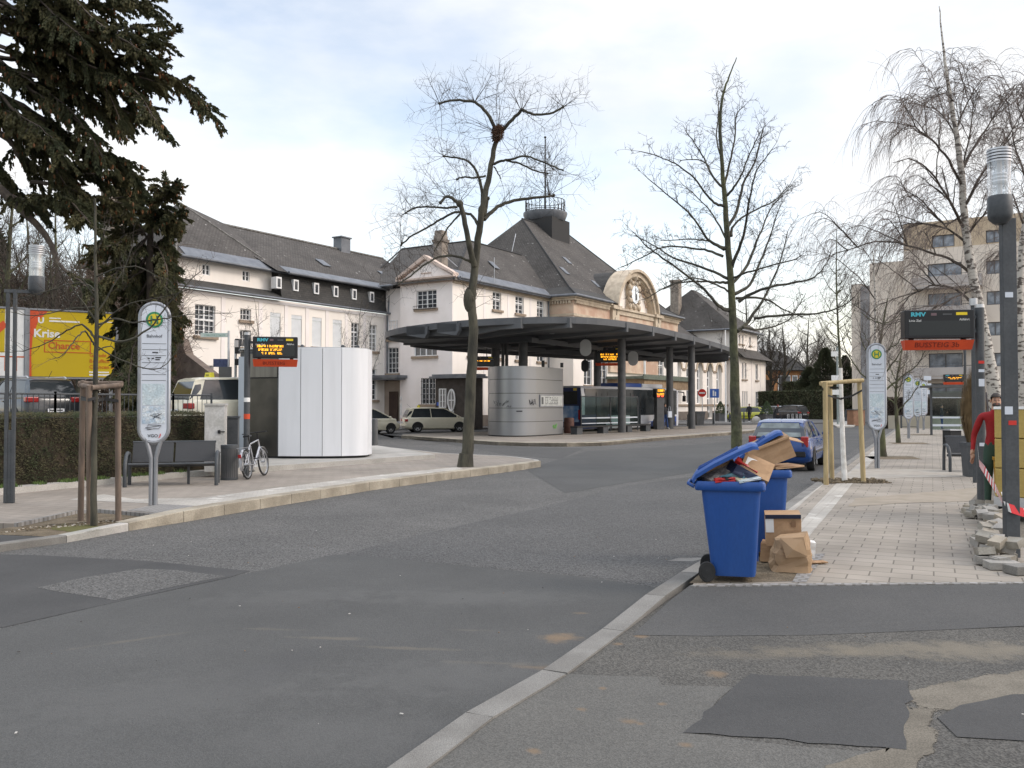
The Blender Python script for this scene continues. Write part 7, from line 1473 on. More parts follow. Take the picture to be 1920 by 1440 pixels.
# ---- big pollarded tree at the tip of the left pavement
rg = random.Random(11); Y = 24.0; base_ = D(875, 876, Y); off = lambda P: [p - base_ for p in P]
tr = T('bare_tree', 'tall bare pollarded tree with a bird nest at the tip of the left pavement', 'tree', (base_.x, base_.y, .15)); base_.z = .15
bk, tw = MB(), MB()
trunk = [D(875,880,Y),D(877,840,Y),D(881,760,Y),D(885,680,Y),D(888,620,Y),D(884,575,Y),D(887,530,Y),D(892,490,Y+.1),D(898,434,Y),D(905,387,Y-.1),D(915,340,Y),D(926,282,Y+.1),D(934,250,Y)]
tl = limb(bk, rg, off(trunk), .18, .06, 12, .012); tl[0]
bk.ball(D(880,562,Y)-base_, (.165,.18,.36), 10, 8); bk.tube([D(872,880,Y)-base_-V((0,0,.05)), D(874,850,Y)-base_], [.25,.19], 12); bk.ball(D(905,395,Y)-base_, (.13,.13,.18), 8, 6)
st2 = limb(bk, rg, off([D(889,498,Y), D(881,465,Y-.25), D(874,430,Y-.4), D(866,392,Y-.5), D(861,380,Y-.55)]), 0.088, .06, 9)
bk.ball(D(862,382,Y-.5)-base_, (.1,.1,.1), 8, 6)
LB_ = [([(933,250),(918,220),(905,203),(890,192),(862,188),(838,190),(824,194)], .075, .035, .6), ([(936,250),(955,230),(975,210),(980,206),(1000,214),(1030,213),(1056,200)], .075, .035, .6), ([(925,308),(940,302),(958,299),(987,293),(1020,305),(1055,319)], .055, .025, .8), ([(950,301),(975,307),(1000,319),(1026,325)], .04, .025, .7),
       ([(905,385),(903,355),(895,325),(880,305),(864,297),(832,293)], .07, .03, .7), ([(911,330),(890,333),(868,332),(857,336)], .04, .03, .5), ([(908,412),(922,397),(940,384),(973,374),(1009,370),(1038,366)], .085, .045, .9), ([(897,425),(888,408),(879,401),(853,398),(825,412),(800,428),(774,441),(752,460)], .06, .03, 1.2),
       ([(886,494),(879,489),(857,481),(825,481),(800,494),(770,517),(748,533)], .06, .025, 1.0), ([(862,384),(848,372),(836,369),(826,380)], .07, .045, .5), ([(858,388),(830,390),(800,388),(778,390),(760,400)], .045, .025, .8), ([(868,395),(845,420),(826,450),(815,470)], .04, .02, .6), ([(909,400),(913,380),(915,372)], .06, .05, .1), ([(926,312),(932,322),(938,334)], .03, .02, .2)]
for pts, r0, r1, sp in LB_:
    r0, r1 = r0*.75, r1*.75; l_ = limb(bk, rg, off(pxl(rg, pts, Y, sp)), r0, r1, 7, .012); shoots(tw, rg, l_, .12, .95, .0075, 2, up=.55, f0=.22, kids=(2,5)); bk.ball(l_[-1], r1*1.5, 7, 5)
for (x, y), n_, L_ in (((934,250),18,1.7),((824,194),11,.9),((1056,200),10,.9),((978,208),12,1.2),((890,192),8,1.2),((861,380),9,1.3),((836,369),8,1.2),((1030,366),12,1.2),((1038,318),9,.9),((832,293),8,.9),((987,293),7,1.0),((752,460),8,.9),((748,533),7,.8),((760,400),8,1.0)):
    c = D(x, y, Y) - base_
    for i in range(n_): d = (rdir(rg) + V((0,0,.7 if L_ > 1 else .25))).normalized(); twig(tw, rg, c, d, L_*rg.uniform(.6,1.2), .009, 2, 0, 3, 4, (2,4), .05, .16)
for (x, y) in ((888,570),(893,555),(884,545),(882,585)):
    for i in range(3): twig(tw, rg, D(x,y,Y)-base_, V((rg.uniform(-.6,1.2), rg.uniform(-.8,.2), rg.uniform(0,.6))).normalized(), rg.uniform(.5,1.2), .008, 2, 0, 3, 4, (1,3))
part('trunk', bk, M_bark, tr, 60); part('crown', tw, M_twig, tr)
nd = MB(); c = D(933, 250, Y-.1) - base_
for i in range(420): d = rdir(rg); p = c + V((d.x*(.13+.07*d.z*d.z), d.y*.16, d.z*.2+.05*d.x)); u = rdir(rg)*.07; nd.tube([p-u, p+u], .008, 3)
nd.ball(c, (.13,.13,.16), 8, 6); solo('bird_nest', nd, pm('nest_twigs', (.12,.062,.035), (.07,.042,.028), 8, .95), 'round reddish brown nest in the top fork of the pollarded tree', 'nest', tuple(base_))
# ---- mossy street tree behind the wheelie bins
rg = random.Random(5); Y = 10.66; base_ = D(1383, 1031, Y); base_.z = .1
tr = T('bare_tree', 'bare mossy street tree rising behind the blue wheelie bins', 'tree', tuple(base_)); bk, tw, lb = MB(), MB(), MB()
z6 = lambda pts: [(1160+x/2.4, 80+y/2.4) for x, y in pts]
limb(bk, rg, off([D(1383,1040,Y),D(1384,960,Y),D(1382,860,Y),D(1379,760,Y),D(1377,690,Y),D(1375,622,Y),D(1370,530,Y),D(1364,447,Y),D(1359,372,Y),D(1354,313,Y),D(1350,226,Y),D(1356,176,Y),D(1368,142,Y),D(1381,108,Y)]), .098, .005, 12, .004, .62)
for i, (pts, r0) in enumerate([([(475,735),(440,725),(400,690),(340,610),(270,555),(200,520),(100,490)],.022), ([(468,650),(420,600),(400,550),(350,525),(280,530)],.018), ([(420,600),(385,520),(340,450),(300,395)],.014), ([(478,925),(430,905),(390,870),(330,780),(240,700),(130,610)],.026), ([(475,930),(420,900),(380,888),(300,885),(190,890)],.02), ([(492,1080),(440,1078),(380,1075),(250,1085),(130,1150)],.022), ([(490,1060),(400,1020),(250,970),(170,920),(80,870)],.022),
        ([(502,1205),(460,1190),(420,1150),(350,1080),(200,970),(130,920),(75,860)],.03), ([(470,960),(400,935),(330,925),(200,920),(90,975),(10,1010)],.02), ([(483,690),(520,650),(550,600),(590,500),(640,400)],.02), ([(488,830),(530,760),(560,640),(610,540),(640,430),(655,375)],.026), ([(505,870),(520,820),(600,760),(700,710),(770,640)],.022), ([(508,1010),(540,930),(570,840),(590,700),(620,580),(690,480)],.026), ([(515,1080),(580,1000),(620,900),(640,850),(690,740),(770,650)],.026), ([(520,1130),(590,1090),(640,980),(680,870),(730,730)],.028), ([(530,1300),(570,1270),(620,1200),(670,1120),(730,980),(760,850)],.034), ([(540,1165),(640,1110),(790,1080),(880,1055),(930,1000)],.026), ([(610,1240),(740,1225),(890,1220),(1000,1190),(1060,1145)],.02), ([(530,1150),(650,1150),(740,1200),(830,1235)],.02), ([(476,640),(500,540),(520,440),(530,330),(560,290)],.018), ([(462,520),(440,420),(450,300),(440,230)],.012), ([(515,1060),(560,1040),(660,1010),(780,980),(820,960)],.018), ([(490,900),(440,800),(380,720),(290,640)],.016), ([(498,1120),(440,1090),(330,1060),(200,1110)],.016), ([(560,1280),(640,1290),(760,1250),(830,1150)],.018)]):
    l_ = limb(lb, rg, off(pxl(rg, z6(pts), Y, .9)), r0*.9, .005, 6, .006); shoots(tw, rg, l_, .056, .28, .0041, 2, up=.25, f0=.18, kids=(2,4), bend=.3)
for q in ((1356,176),(1352,250),(1356,320),(1360,380)): 
    for i in range(6): twig(tw, rg, D(q[0],q[1],Y)-base_, (rdir(rg)+V((0,0,.5))).normalized(), .32, .004, 2, 0, 3, 3, (2,4), .05, .3)
part('limbs', lb, M_bark, tr, 60); bk2 = part('trunk', bk, pm('bark_green', (.1,.105,.05), (.045,.045,.032), 3.5, .95, .8, bsc=30, stretch=(1,1,.6), fine=25, famt=.3), tr, 60); part('crown', tw, M_twig, tr)
# ---- young staked tree on the left
rg = random.Random(8); Y = 12.72; base_ = D(176, 980, Y); base_.z = .16
tr = T('young_tree', 'young bare tree tied to three weathered stakes in the left planting pit', 'tree', tuple(base_)); bk, tw = MB(), MB()
limb(bk, rg, off([D(176,985,Y),D(176,900,Y),D(178,760,Y),D(181,640,Y),D(181,560,Y),D(179,480,Y),D(178,372,Y)]), .052, .016, 9, .004)
for pts, r0 in [([(180,640),(173,627),(157,610),(140,612),(110,630),(80,647),(43,658),(15,660)],.02), ([(180,650),(172,640),(160,621),(147,630),(133,647),(117,667),(100,672)],.016), ([(182,610),(215,598),(250,606),(280,600),(313,597),(353,590),(430,587)],.016), ([(182,630),(230,640),(280,615),(313,573),(353,530),(377,508)],.02), ([(180,600),(150,560),(120,520),(100,480)],.014), ([(181,590),(210,540),(235,500),(250,455)],.014), ([(180,545),(150,530),(90,545),(40,560)],.012), ([(180,520),(215,505),(255,500),(300,520)],.012), ([(180,660),(200,650),(215,655),(215,690)],.012), ([(180,475),(195,440),(205,420)],.01), ([(180,575),(120,580),(70,592),(20,585)],.012), ([(181,620),(230,575),(290,560),(350,545)],.012), ([(180,560),(140,500),(115,450)],.01), ([(182,650),(240,680),(300,690),(345,640)],.013)]:
    l_ = limb(bk, rg, off(pxl(rg, pts, Y, .6)), r0, .005, 6, .008); shoots(tw, rg, l_, .11, .34, .004, 2, up=.15, f0=.25, kids=(1,3), bend=.3)
part('trunk', bk, M_bark, tr, 60); part('crown', tw, M_twig, tr)
def stakes(label, posts, bars, mat, straps, r, group='tree stake frames'):
    """posts: (foot xyz, top xyz); bars: (a, b)"""
    o = V(posts[0][0]); t = T('tree_stakes', label, 'tree stakes', tuple(o), 0, group)
    for a, b in posts: part('post', MB().tube([V(a)-o-V((0,0,.1)), V(a).lerp(V(b),.5)-o, V(b)-o], [r*1.05, r, r*.95], 12), mat, t, 60)
    for a, b in bars: part('crossbar', MB().tube([V(a)-o, V(b)-o], r*.9, 12), mat, t, 60)
    for pts in straps: 
        m = MB(); pp = [V(p)-o for p in pts]
        m.loft([[p+V((0,-.006,-.022)), p+V((0,.006,-.022)), p+V((0,.006,.022)), p+V((0,-.006,.022))] for p in pp]); part('strap', m, M_blackm, t)
    return t
f = lambda x, y, X, Y2, Y_: (tuple(G(x, y, .1)), tuple(D(X, Y2, Y_)))
stakes('three weathered brown stakes with crossbars round the young tree on the left', [f(151,976,156,714,13.0), f(168,982,167,722,12.6), f(222,978,221,716,13.0)], [(D(148,719,13.0),D(230,719,13.0)), (D(150,722,13.05),D(172,726,12.6)), (D(172,727,12.6),D(228,722,13.0))], M_stake_o, [(D(152,745,12.95),D(176,752,12.66),D(196,748,12.9),D(222,752,12.95)), (D(152,748,12.97),D(166,750,12.57),D(180,746,12.66))], .042)
# ---- newly planted tree on the right pavement
rg = random.Random(18); Y = 19.9; base_ = D(1583, 897, Y); base_.z = .1
tr = T('young_tree', 'newly planted slender tree with white painted trunk between fresh stakes', 'tree', tuple(base_)); bk, tw = MB(), MB()
part('painted_trunk', MB().tube(off([D(1584,902,Y),D(1581,850,Y),D(1578,770,Y),D(1576,690,Y)]), [.062,.055,.05,.04], 10), M_limewash, tr, 60)
limb(bk, rg, off([D(1576,692,Y),D(1573,640,Y),D(1569,560,Y),D(1568,480,Y),D(1569,430,Y)]), .035, .006, 7, .005)
for i in range(22):
    y = rg.uniform(500, 655); s = rg.choice((-1, 1)); L2 = rg.uniform(30, 75)*(1-(655-y)/260); l_ = limb(bk, rg, off(pxl(rg, [(1570,y),(1570+s*L2*.4,y-L2*.35),(1570+s*L2*.75,y-L2*1.0)], Y, .7)), .012, .004, 5, .01); shoots(tw, rg, l_, .16, .35, .004, 1, up=.4, kids=(1,3))
part('trunk', bk, M_bark_m, tr, 60); part('crown', tw, M_twig, tr)
f = lambda x, y, X, Y2, Y_: (tuple(D(x, y, Y_)[:2]) + (.1,), tuple(D(X, Y2, Y_)))
stakes('three fresh pale wooden stakes with crossbar round the newly planted tree', [f(1549,908,1547,716,19.2), f(1560,898,1556,718,20.4), f(1619,898,1611,714,19.7)], [(D(1538,719,19.3),D(1618,713,19.65)), (D(1544,722,19.2),D(1558,722,20.4))], M_stake_n, [(D(1541,727,19.15),D(1550,741,19.3),D(1576,748,19.85),D(1598,742,19.75),D(1616,732,19.6)), (D(1556,727,20.35),D(1580,727,19.95))], .052)
# ---- birches at the right
M_birch = pm('birch_bark', (.5,.47,.42), (.1,.085,.075), 5, .85, .4, bsc=30, stretch=(1.2,1.2,2.6), lo=.5, hi=.58)
def birch(label, trunk, limbs_, Y, r0, seed, nh, hang=1.1, tipr=.02):
    global base_
    rg = random.Random(seed); base_ = D(trunk[0][0], trunk[0][1], Y); base_.z = .1
    tr = T('birch_tree', label, 'birch', tuple(base_), 0, 'bare birches on the right'); bk, tw, lb = MB(), MB(), MB()
    tl = limb(bk, rg, off([D(x, y, Y) for x, y in trunk]), r0, tipr, 10, .015)
    for pts, r in limbs_:
        x_0 = trunk[0][0]-60; pts = [(x_0+(x-x_0)*.8 if x < x_0 and pts[-1][0] > 1540 else x, y) for x, y in pts]
        l0 = limb(lb, rg, off(pxl(rg, pts, Y, 2.2)), r, .008, 6, .02); subs = [l0]
        for j in range(7):
            i = rg.randrange(len(l0)//5, len(l0)-2); t_ = (l0[i+1]-l0[i]).normalized(); s_ = t_.cross(rdir(rg)).normalized(); L3 = rg.uniform(.9, 2.1); d = (t_*.7+s_*.6+V((0,0,.55))).normalized()
            subs.append(limb(lb, rg, [l0[i], l0[i]+d*L3*.4, l0[i]+d*L3*.8+V((0,0,-.04*L3)), l0[i]+d*L3*1.05+V((0,0,-.22*L3))], r*.4, .006, 5, .015))
        for l_ in subs:
            k_ = len(l_)-1; seg = sum((l_[i+1]-l_[i]).length for i in range(k_))
            for j in range(int(seg*nh)):
                i = rg.randrange(max(1, int(k_*.12)), k_); p = l_[i].lerp(l_[i+1], rg.random()); a_ = rg.uniform(0, 6.283); d = (V((math.cos(a_)*.8, math.sin(a_)*.8, .45)) + (l_[i+1]-l_[i]).normalized()*.8).normalized()
                pp = [p]; q = p; L2 = hang*rg.uniform(.5, 1.5); n_ = 6
                for s in range(n_): d = (d + V((0,0,-.42)) + rdir(rg)*.12).normalized(); q = q + d*(L2/n_); pp.append(q)
                tw.tube(pp, [.007, .006, .005, .0042, .0035, .003, .0025], 3, cap=False)
                for kk_ in range(3):
                    i2 = rg.randrange(1, n_-1); d2 = (pp[i2+1]-pp[i2]).normalized(); twig(tw, rg, pp[i2], (d2 + rdir(rg)*.5).normalized(), L2*.55, .004, 0, .3, 3, 3)
    part('trunk', bk, M_birch, tr, 60); part('limbs', lb, M_twig, tr, 60); part('crown', tw, M_twig_l, tr)
birch('white barked birch with drooping twigs and a bare dead top', [(1872,800),(1862,720),(1848,640),(1832,560),(1818,480),(1808,400),(1800,300),(1788,220),(1776,150),(1768,80),(1761,12)],
      [([(1826,520),(1790,490),(1740,472),(1660,452),(1590,468),(1530,492)],.05), ([(1836,580),(1790,545),(1740,535),(1690,550),(1650,572)],.045), ([(1808,430),(1780,390),(1740,335),(1690,300),(1640,305)],.05), ([(1802,350),(1770,300),(1730,262),(1680,236),(1645,255)],.045), ([(1800,320),(1830,270),(1860,225),(1885,170)],.05), ([(1806,390),(1845,320),(1880,280),(1915,262)],.05), ([(1795,270),(1770,230),(1740,205),(1710,200)],.03), ([(1790,240),(1815,190),(1840,150)],.03), ([(1815,460),(1770,430),(1710,420),(1670,430)],.04), ([(1812,440),(1850,400),(1890,380)],.04), ([(1800,330),(1820,240),(1825,160)],.03), ([(1782,190),(1760,175),(1740,185)],.02), ([(1828,540),(1780,560),(1720,590),(1680,640)],.035), ([(1805,400),(1760,420),(1700,370),(1660,370)],.035)], 24.5, .21, 3, 7.5, 1.15, .012)
birch('white birch trunk at the right picture edge behind the street lamp', [(1925,790),(1918,700),(1912,600),(1914,500),(1922,400),(1930,300),(1935,180)], [([(1920,420),(1895,360),(1875,330)],.03), ([(1925,340),(1900,260),(1890,190)],.035), ([(1932,260),(1910,200),(1905,160)],.03), ([(1928,280),(1960,200),(1990,150)],.04), ([(1914,520),(1890,480),(1880,470)],.02), ([(1916,480),(1960,400),(2000,380)],.04)], 27, .2, 4, 8, 1.1)
birch('thin weeping birch crown behind the apartment corner', [(1640,800),(1640,700),(1642,600),(1640,520),(1636,470)], [([(1640,560),(1610,520),(1560,480),(1520,478)],.035), ([(1641,600),(1600,570),(1560,560)],.03), ([(1640,520),(1660,470),(1690,440)],.03), ([(1640,500),(1620,470),(1580,455)],.02)], 42, .13, 6, 6, 1.6)
# ---- generic bare trees (mid-distance and background)
def bare_tree(label, px, Y, ytop, wid, seed, r0=.16, fork=.35, n1=9, n2=7, mat=None, twm=None, z=.1, group='bare trees in the background', lev=1, L0=None, name='bare_tree', r_t=.012, yb=None):
    rg = random.Random(seed); b_ = D(px, 758, Y); b_.z = z; top = CAMH + (HZ-ytop)/FPX*Y; H = top - z; hw = wid/FPX*Y/2
    tr = T(name, label, 'tree', tuple(b_), 0, group); bk, tw = MB(), MB()
    tl = limb(bk, rg, [V((0,0,-.1)), V((rg.uniform(-.1,.1),0,H*.3)), V((rg.uniform(-.2,.2),rg.uniform(-.2,.2),H*.6)), V((rg.uniform(-.3,.3),rg.uniform(-.3,.3),H*.95))], r0, r0*.12, 8, .02)
    for i in range(n1):
        f = fork + (1-fork)*(i+.5)/n1*.85; p = tl[int(f*(len(tl)-1))]; a_ = i*2.4 + rg.uniform(-.4,.4); reach = hw*(1.05-.75*(f-fork)/(1-fork))*rg.uniform(.75,1.15); h_ = H*(1-f)*rg.uniform(.45,.8)
        d = V((math.cos(a_)*reach, math.sin(a_)*reach, 0)); l_ = limb(bk, rg, [p, p+d*.35+V((0,0,h_*.25)), p+d*.75+V((0,0,h_*.6)), p+d+V((0,0,h_))], r0*.4*(1-f*.6), r_t, 5, .03)
        shoots(tw, rg, l_, max(.12, hw/n2*.5), L0 or hw*.5, r_t*.8, lev, up=.35, f0=.2, kids=(2,4))
    shoots(tw, rg, tl, H/18, L0 or hw*.45, r_t*.8, lev, up=.5, f0=fork, kids=(2,4))
    part('trunk', bk, mat or M_bark, tr, 60); part('crown', tw, twm or M_twig, tr); return tr
bare_tree('small street tree with mossy trunk directly behind the right bus stop sign', 1655, 29.5, 545, 170, 31, .15, .42, 10, 9, M_bark_m, lev=2, group='street trees on the right', r_t=.01)
bare_tree('small street tree with a few green buds beyond the right bus stop sign', 1684, 40, 640, 95, 32, .13, .35, 10, 9, M_bark_m, lev=2, group='street trees on the right', r_t=.012)
bare_tree('slim bare tree before the boarded windows of the station wing', 482, 44, 560, 95, 33, .07, .3, 9, 8, z=.9, group='slim bare trees before the station wing', r_t=.008, lev=2)
bare_tree('slim bare tree before the last windows of the station wing', 668, 48, 545, 90, 34, .06, .25, 9, 8, z=.6, group='slim bare trees before the station wing', r_t=.008, lev=2)
for i, (px, Y, yt, wd, r0, lb) in enumerate([(1470,135,600,110,.5,'tall bare tree behind the brick pavilion roof'), (1515,150,590,120,.5,'bare tree between the pavilion and the dark evergreens'), (1350,120,560,110,.4,'bare tree crown behind the right station gable'), (1400,128,540,130,.45,'bare tree crown right of the station gable'), (1620,125,560,150,.45,'wide bare tree left of the apartment block'), (1600,160,600,120,.5,'faint bare tree above the street end'), (1440,160,610,90,.4,'bare tree far behind the station end wall')]):
    bare_tree(lb, px, Y, yt, wd, 40+i, r0, .3, 10, 8, lev=2 if i < 4 else 1, r_t=.035, z=0)
for i, (px, Y, yt, wd, r0, m) in enumerate([(12,40,330,190,.3,M_bark_m),(52,44,390,170,.28,M_bark_m),(105,48,380,190,.3,M_bark_m),(150,42,440,150,.25,None),(205,50,430,150,.3,None),(-60,44,300,220,.3,None),(255,46,470,130,.25,None),(88,40,480,170,.2,None)]):
    bare_tree(('mossy' if m else 'brown') + ' bare tree in the wood behind the ' + ('white billboard edge','white billboard','gap between the billboards','yellow billboard middle','yellow billboard end','left picture edge','bus stop sign','yellow billboard, the lowest one')[i], px, Y, yt, wd, 60+i, r0, .2, 12, 9, m, lev=2, r_t=.018, z=1.0, group='bare trees in the wood on the left')
# brown thicket behind the billboards
rg = random.Random(77); tk = MB()
for i in range(7000):
    x = rg.uniform(-90, 330); Yt = rg.uniform(42, 54); p = D(x, 758, Yt); p.z = rg.uniform(1, 8.2); twig(tk, rg, p, (rdir(rg)*.8+V((0,0,.8))).normalized(), rg.uniform(.8,2.2), .02, 1, 0, 3, 3, (1,3))
struct('undergrowth', tk, pm('thicket', (.085,.06,.045), (.13,.095,.07), 1, .95), kind='stuff')
# ---- conifers
M_needle = pm('needles', (.05,.06,.028), (.105,.095,.042), 1.5, .85); M_cone = pm('cones', (.17,.075,.028), (.11,.05,.022), 6, .85); M_spbark = pm('spruce_bark', (.1,.08,.062), (.06,.048,.04), 6, .95, .8, bsc=20)
def tuft(m, rg, p, d, L_, w_):
    s = d.cross(rdir(rg)).normalized()*w_; e = d.cross(s).normalized()*w_; c = p + d*L_*.45; q = p + d*L_
    m.add([p, c+s, q, c-s], [(0,1,2,3)]); m.add([p, c+e, q, c-e], [(0,1,2,3)])
def spray(m, lm, rg, p, d, L_, dens, tl, droop=.35, cones=0, tw_=.03):
    """drooping side branch clothed in needle tufts"""
    pts = [p]; q = p; dd = d; n_ = 5
    for i in range(n_): dd = (dd + V((0,0,-droop*.35)) + rdir(rg)*.12).normalized(); q = q + dd*(L_/n_); pts.append(q)
    lm.tube(pts, [.014,.012,.01,.008,.006,.004], 3, cap=False)
    for j in range(int(L_*dens)):
        f = rg.uniform(.08, 1)*n_; i = min(n_-1, int(f)); b_ = pts[i].lerp(pts[i+1], f-i); t_ = (pts[i+1]-pts[i]).normalized(); s = t_.cross(rdir(rg)).normalized()
        tuft(m, rg, b_, (t_*.8 + s*.7 + V((0,0,-.35))).normalized(), tl*rg.uniform(.6,1.3), tw_)
    if cones:
        m.mi(1)
        for j in range(rg.randint(0, cones)):
            b_ = pts[rg.randint(2, n_)] + rdir(rg)*.06; l2 = rg.uniform(.08,.13); m.tube([b_, b_-V((0,0,l2*.3)), b_-V((0,0,l2*.75)), b_-V((0,0,l2))], [.008,.022,.02,.005], 5)
        m.mi(0)
def conifer(label, trunkpts, rt, limbs_, Y, seed, cones, dens=46, L_=.8, group='spruces on the left', z=1.0, every=.13, tl=.12, name='spruce_tree', r0=.07, trunk_mat=None, tw_=.03, extra=1):
    global base_
    rg = random.Random(seed); base_ = D(trunkpts[0][0], trunkpts[0][1], Y); base_.z = z
    tr = T(name, label, 'conifer', tuple(base_), 0, group); bk, m, lm = MB(), MB(), MB()
    limb(bk, rg, off([V((D(trunkpts[0][0], 758, Y).x, Y, z))] + [D(x, y, Y) for x, y in trunkpts[1:]]), rt, rt*.35, 10, .03)
    for pts, r, f0, cn_ in [q for L0_ in limbs_ for q in ([L0_] + [([L0_[0][0]] + [(x+rg.uniform(-22,22)*i/len(L0_[0]), y+rg.uniform(-34,30)*i/len(L0_[0])) for i, (x, y) in enumerate(L0_[0][1:], 1)], L0_[1]*.6, L0_[2], L0_[3]) for k__ in range(extra if L0_[2] < .5 else 0)])]:
        l_ = limb(bk, rg, off(pxl(rg, pts, Y, 2.0)), r, .012, 6, .02); k_ = len(l_)-1; acc = 0
        for i in range(k_):
            d = l_[i+1]-l_[i]; acc += d.length
            if i/k_ < f0: acc = 0; continue
            while acc > every:
                acc -= every; p = l_[i].lerp(l_[i+1], rg.random()); t_ = d.normalized(); s = t_.cross(V((0,0,1)))
                s = V((1,0,0)) if s.length < .1 else s.normalized(); sg = rg.choice((-1,1)); g_ = i/k_
                spray(m, lm, rg, p, (t_*rg.uniform(.35,1) + s*sg*rg.uniform(.3,1) + V((0,0,rg.uniform(-.25,.3)))).normalized(), L_*rg.uniform(.5,1.2)*(1.05-.45*g_), dens, tl, .4, cn_ if rg.random() < .5 else 0, tw_)
        spray(m, lm, rg, l_[-1], (l_[-1]-l_[-2]).normalized(), L_*.6, dens*1.3, tl, .1, cn_, tw_)
    part('trunk', bk, trunk_mat or M_spbark, tr, 60); lo = part('branchwork', lm, M_twig, tr); part('foliage', m, [M_needle, M_cone], tr)
conifer('huge dark spruce reaching in from the left with brown cones', [(-150,900),(-150,300),(-140,-300),(-135,-700)], .45,
  [([(200+(x-200)*.82 if x > 200 else x, y) for x, y in q[0]],)+tuple(q[1:]) for q in [([(-140,40),(0,40),(120,70),(215,112),(270,85),(318,68)],.09,.25,2), ([(-140,110),(60,140),(200,150),(330,152),(422,194)],.1,.25,3), ([(-140,-60),(20,-20),(120,15),(195,10),(240,8)],.08,.25,1), ([(-140,150),(0,180),(80,222),(150,272),(235,300),(262,330)],.09,.3,2), ([(-140,210),(0,250),(40,290),(80,320),(160,325),(245,330)],.1,.3,3), ([(-140,250),(0,356),(54,407),(90,448),(108,493),(140,520),(175,545)],.14,.75,0), ([(-140,-130),(50,-90),(180,-40),(300,5)],.08,.3,0), ([(-140,20),(-20,80),(80,120),(160,190),(210,235)],.07,.3,2), ([(-140,-20),(-10,0),(60,40),(130,110),(240,180),(320,235)],.07,.3,2), ([(-140,180),(-60,240),(-10,300),(30,360),(60,385)],.07,.35,1), ([(-140,60),(-40,130),(20,200),(70,250),(120,290)],.07,.3,2), ([(60,340),(120,350),(180,372),(230,380)],.05,.1,3), ([(0,356),(50,380),(110,385),(160,395)],.05,.1,1), ([(-140,-100),(-40,-60),(60,-20),(110,60)],.07,.3,0), ([(-140,60),(-20,100),(60,170),(150,230),(190,290)],.07,.2,3), ([(-140,0),(20,60),(110,90),(180,140),(230,225)],.07,.2,2), ([(-140,-60),(0,30),(80,60),(190,60),(290,100)],.07,.2,2), ([(-140,140),(-30,200),(60,260),(130,330),(150,380)],.07,.25,3), ([(-140,-120),(20,-60),(120,-10),(200,60),(260,60)],.07,.2,1), ([(-140,90),(20,110),(140,110),(250,140),(300,130)],.07,.25,3), ([(-140,-30),(0,10),(90,20),(170,60)],.07,.2,1), ([(-140,120),(0,150),(90,170),(180,200),(280,200)],.07,.3,2), ([(-140,200),(-30,205),(40,235),(90,260)],.07,.3,1)]], 20, 21, 3, 120, .95, every=.07, tl=.1, tw_=.02)
tr2 = [([(281,450),(240,415),(200,395),(150,392)],.05,.15,3), ([(281,430),(300,405),(320,375),(322,350)],.05,.15,3), ([(281,470),(320,455),(345,470),(335,500)],.05,.15,3), ([(281,500),(230,520),(190,545),(165,580)],.05,.2,1), ([(281,520),(255,560),(240,610),(234,655)],.05,.2,1), ([(281,545),(310,570),(325,610),(330,650)],.05,.2,3), ([(281,585),(255,620),(240,670),(234,710)],.05,.2,1), ([(281,610),(255,660),(240,700),(235,740)],.05,.2,1), ([(281,430),(230,440),(190,470),(160,480)],.05,.15,3), ([(281,420),(260,390),(230,360),(215,340)],.05,.15,2), ([(281,590),(300,640),(310,690),(300,730)],.05,.2,1), ([(281,480),(260,500),(250,540),(255,580)],.05,.2,1), ([(281,650),(260,690),(262,730),(250,760)],.05,.1,0), ([(281,510),(310,520),(330,550),(325,580)],.05,.2,2), ([(281,400),(300,420),(335,425),(350,410)],.04,.1,3), ([(281,560),(260,580),(240,585),(225,600)],.05,.2,0), ([(281,640),(300,680),(290,720),(300,760)],.04,.1,0), ([(281,620),(250,640),(236,700),(236,740)],.05,.2,0), ([(281,530),(315,540),(335,575),(338,620)],.05,.2,3), ([(281,600),(305,620),(312,660),(308,700)],.05,.2,2), ([(281,460),(310,470),(330,520),(328,560)],.05,.2,3), ([(281,440),(250,470),(220,500),(195,520)],.05,.15,2)]
rg = random.Random(4); tr2 = [([(281+(x-281)*(rg.uniform(.45,.85) if x > 281 else .85), y) for x, y in q[0]],)+tuple(q[1:]) for q in tr2]
conifer('dark cone bearing spruce with grey trunk behind the left bus stop sign', [(281,790),(281,650),(281,520),(280,420),(276,395)], .2, tr2, 30, 22, 5, 85, .78, every=.07, tl=.15, tw_=.03, extra=2)
M_ndl2 = pm('needles_far', (.05,.06,.035), (.09,.1,.055), .5, .9)
def cone_tree(label, px, Y, ytop, wid, seed, z=0, n_=95, mat=None, shape=.8):
    rg = random.Random(seed); b_ = D(px, 758, Y); b_.z = z; H = CAMH+(HZ-ytop)/FPX*Y - z; hw = wid/FPX*Y/2
    tr = T('evergreen_tree', label, 'conifer', tuple(b_), 0, 'dark evergreens at the street end'); part('trunk', MB().tube([(0,0,0),(0,0,H*.95)], [.25,.04], 8), M_spbark, tr); m = MB(); k_ = hw/10
    for i in range(n_*60):
        f = rg.random(); r = hw*(1-f)**shape*(.55+.45*rg.random()**.5)*(1+.18*math.sin(f*34+seed)); a_ = rg.uniform(0, 6.283); p = V((r*math.cos(a_), r*math.sin(a_), H*(.03+.97*f))); tuft(m, rg, p, (V((math.cos(a_), math.sin(a_), .4))+rdir(rg)*.5).normalized(), k_*rg.uniform(.8,1.8), k_*.3)
    part('foliage', m, mat or M_ndl2, tr); return tr
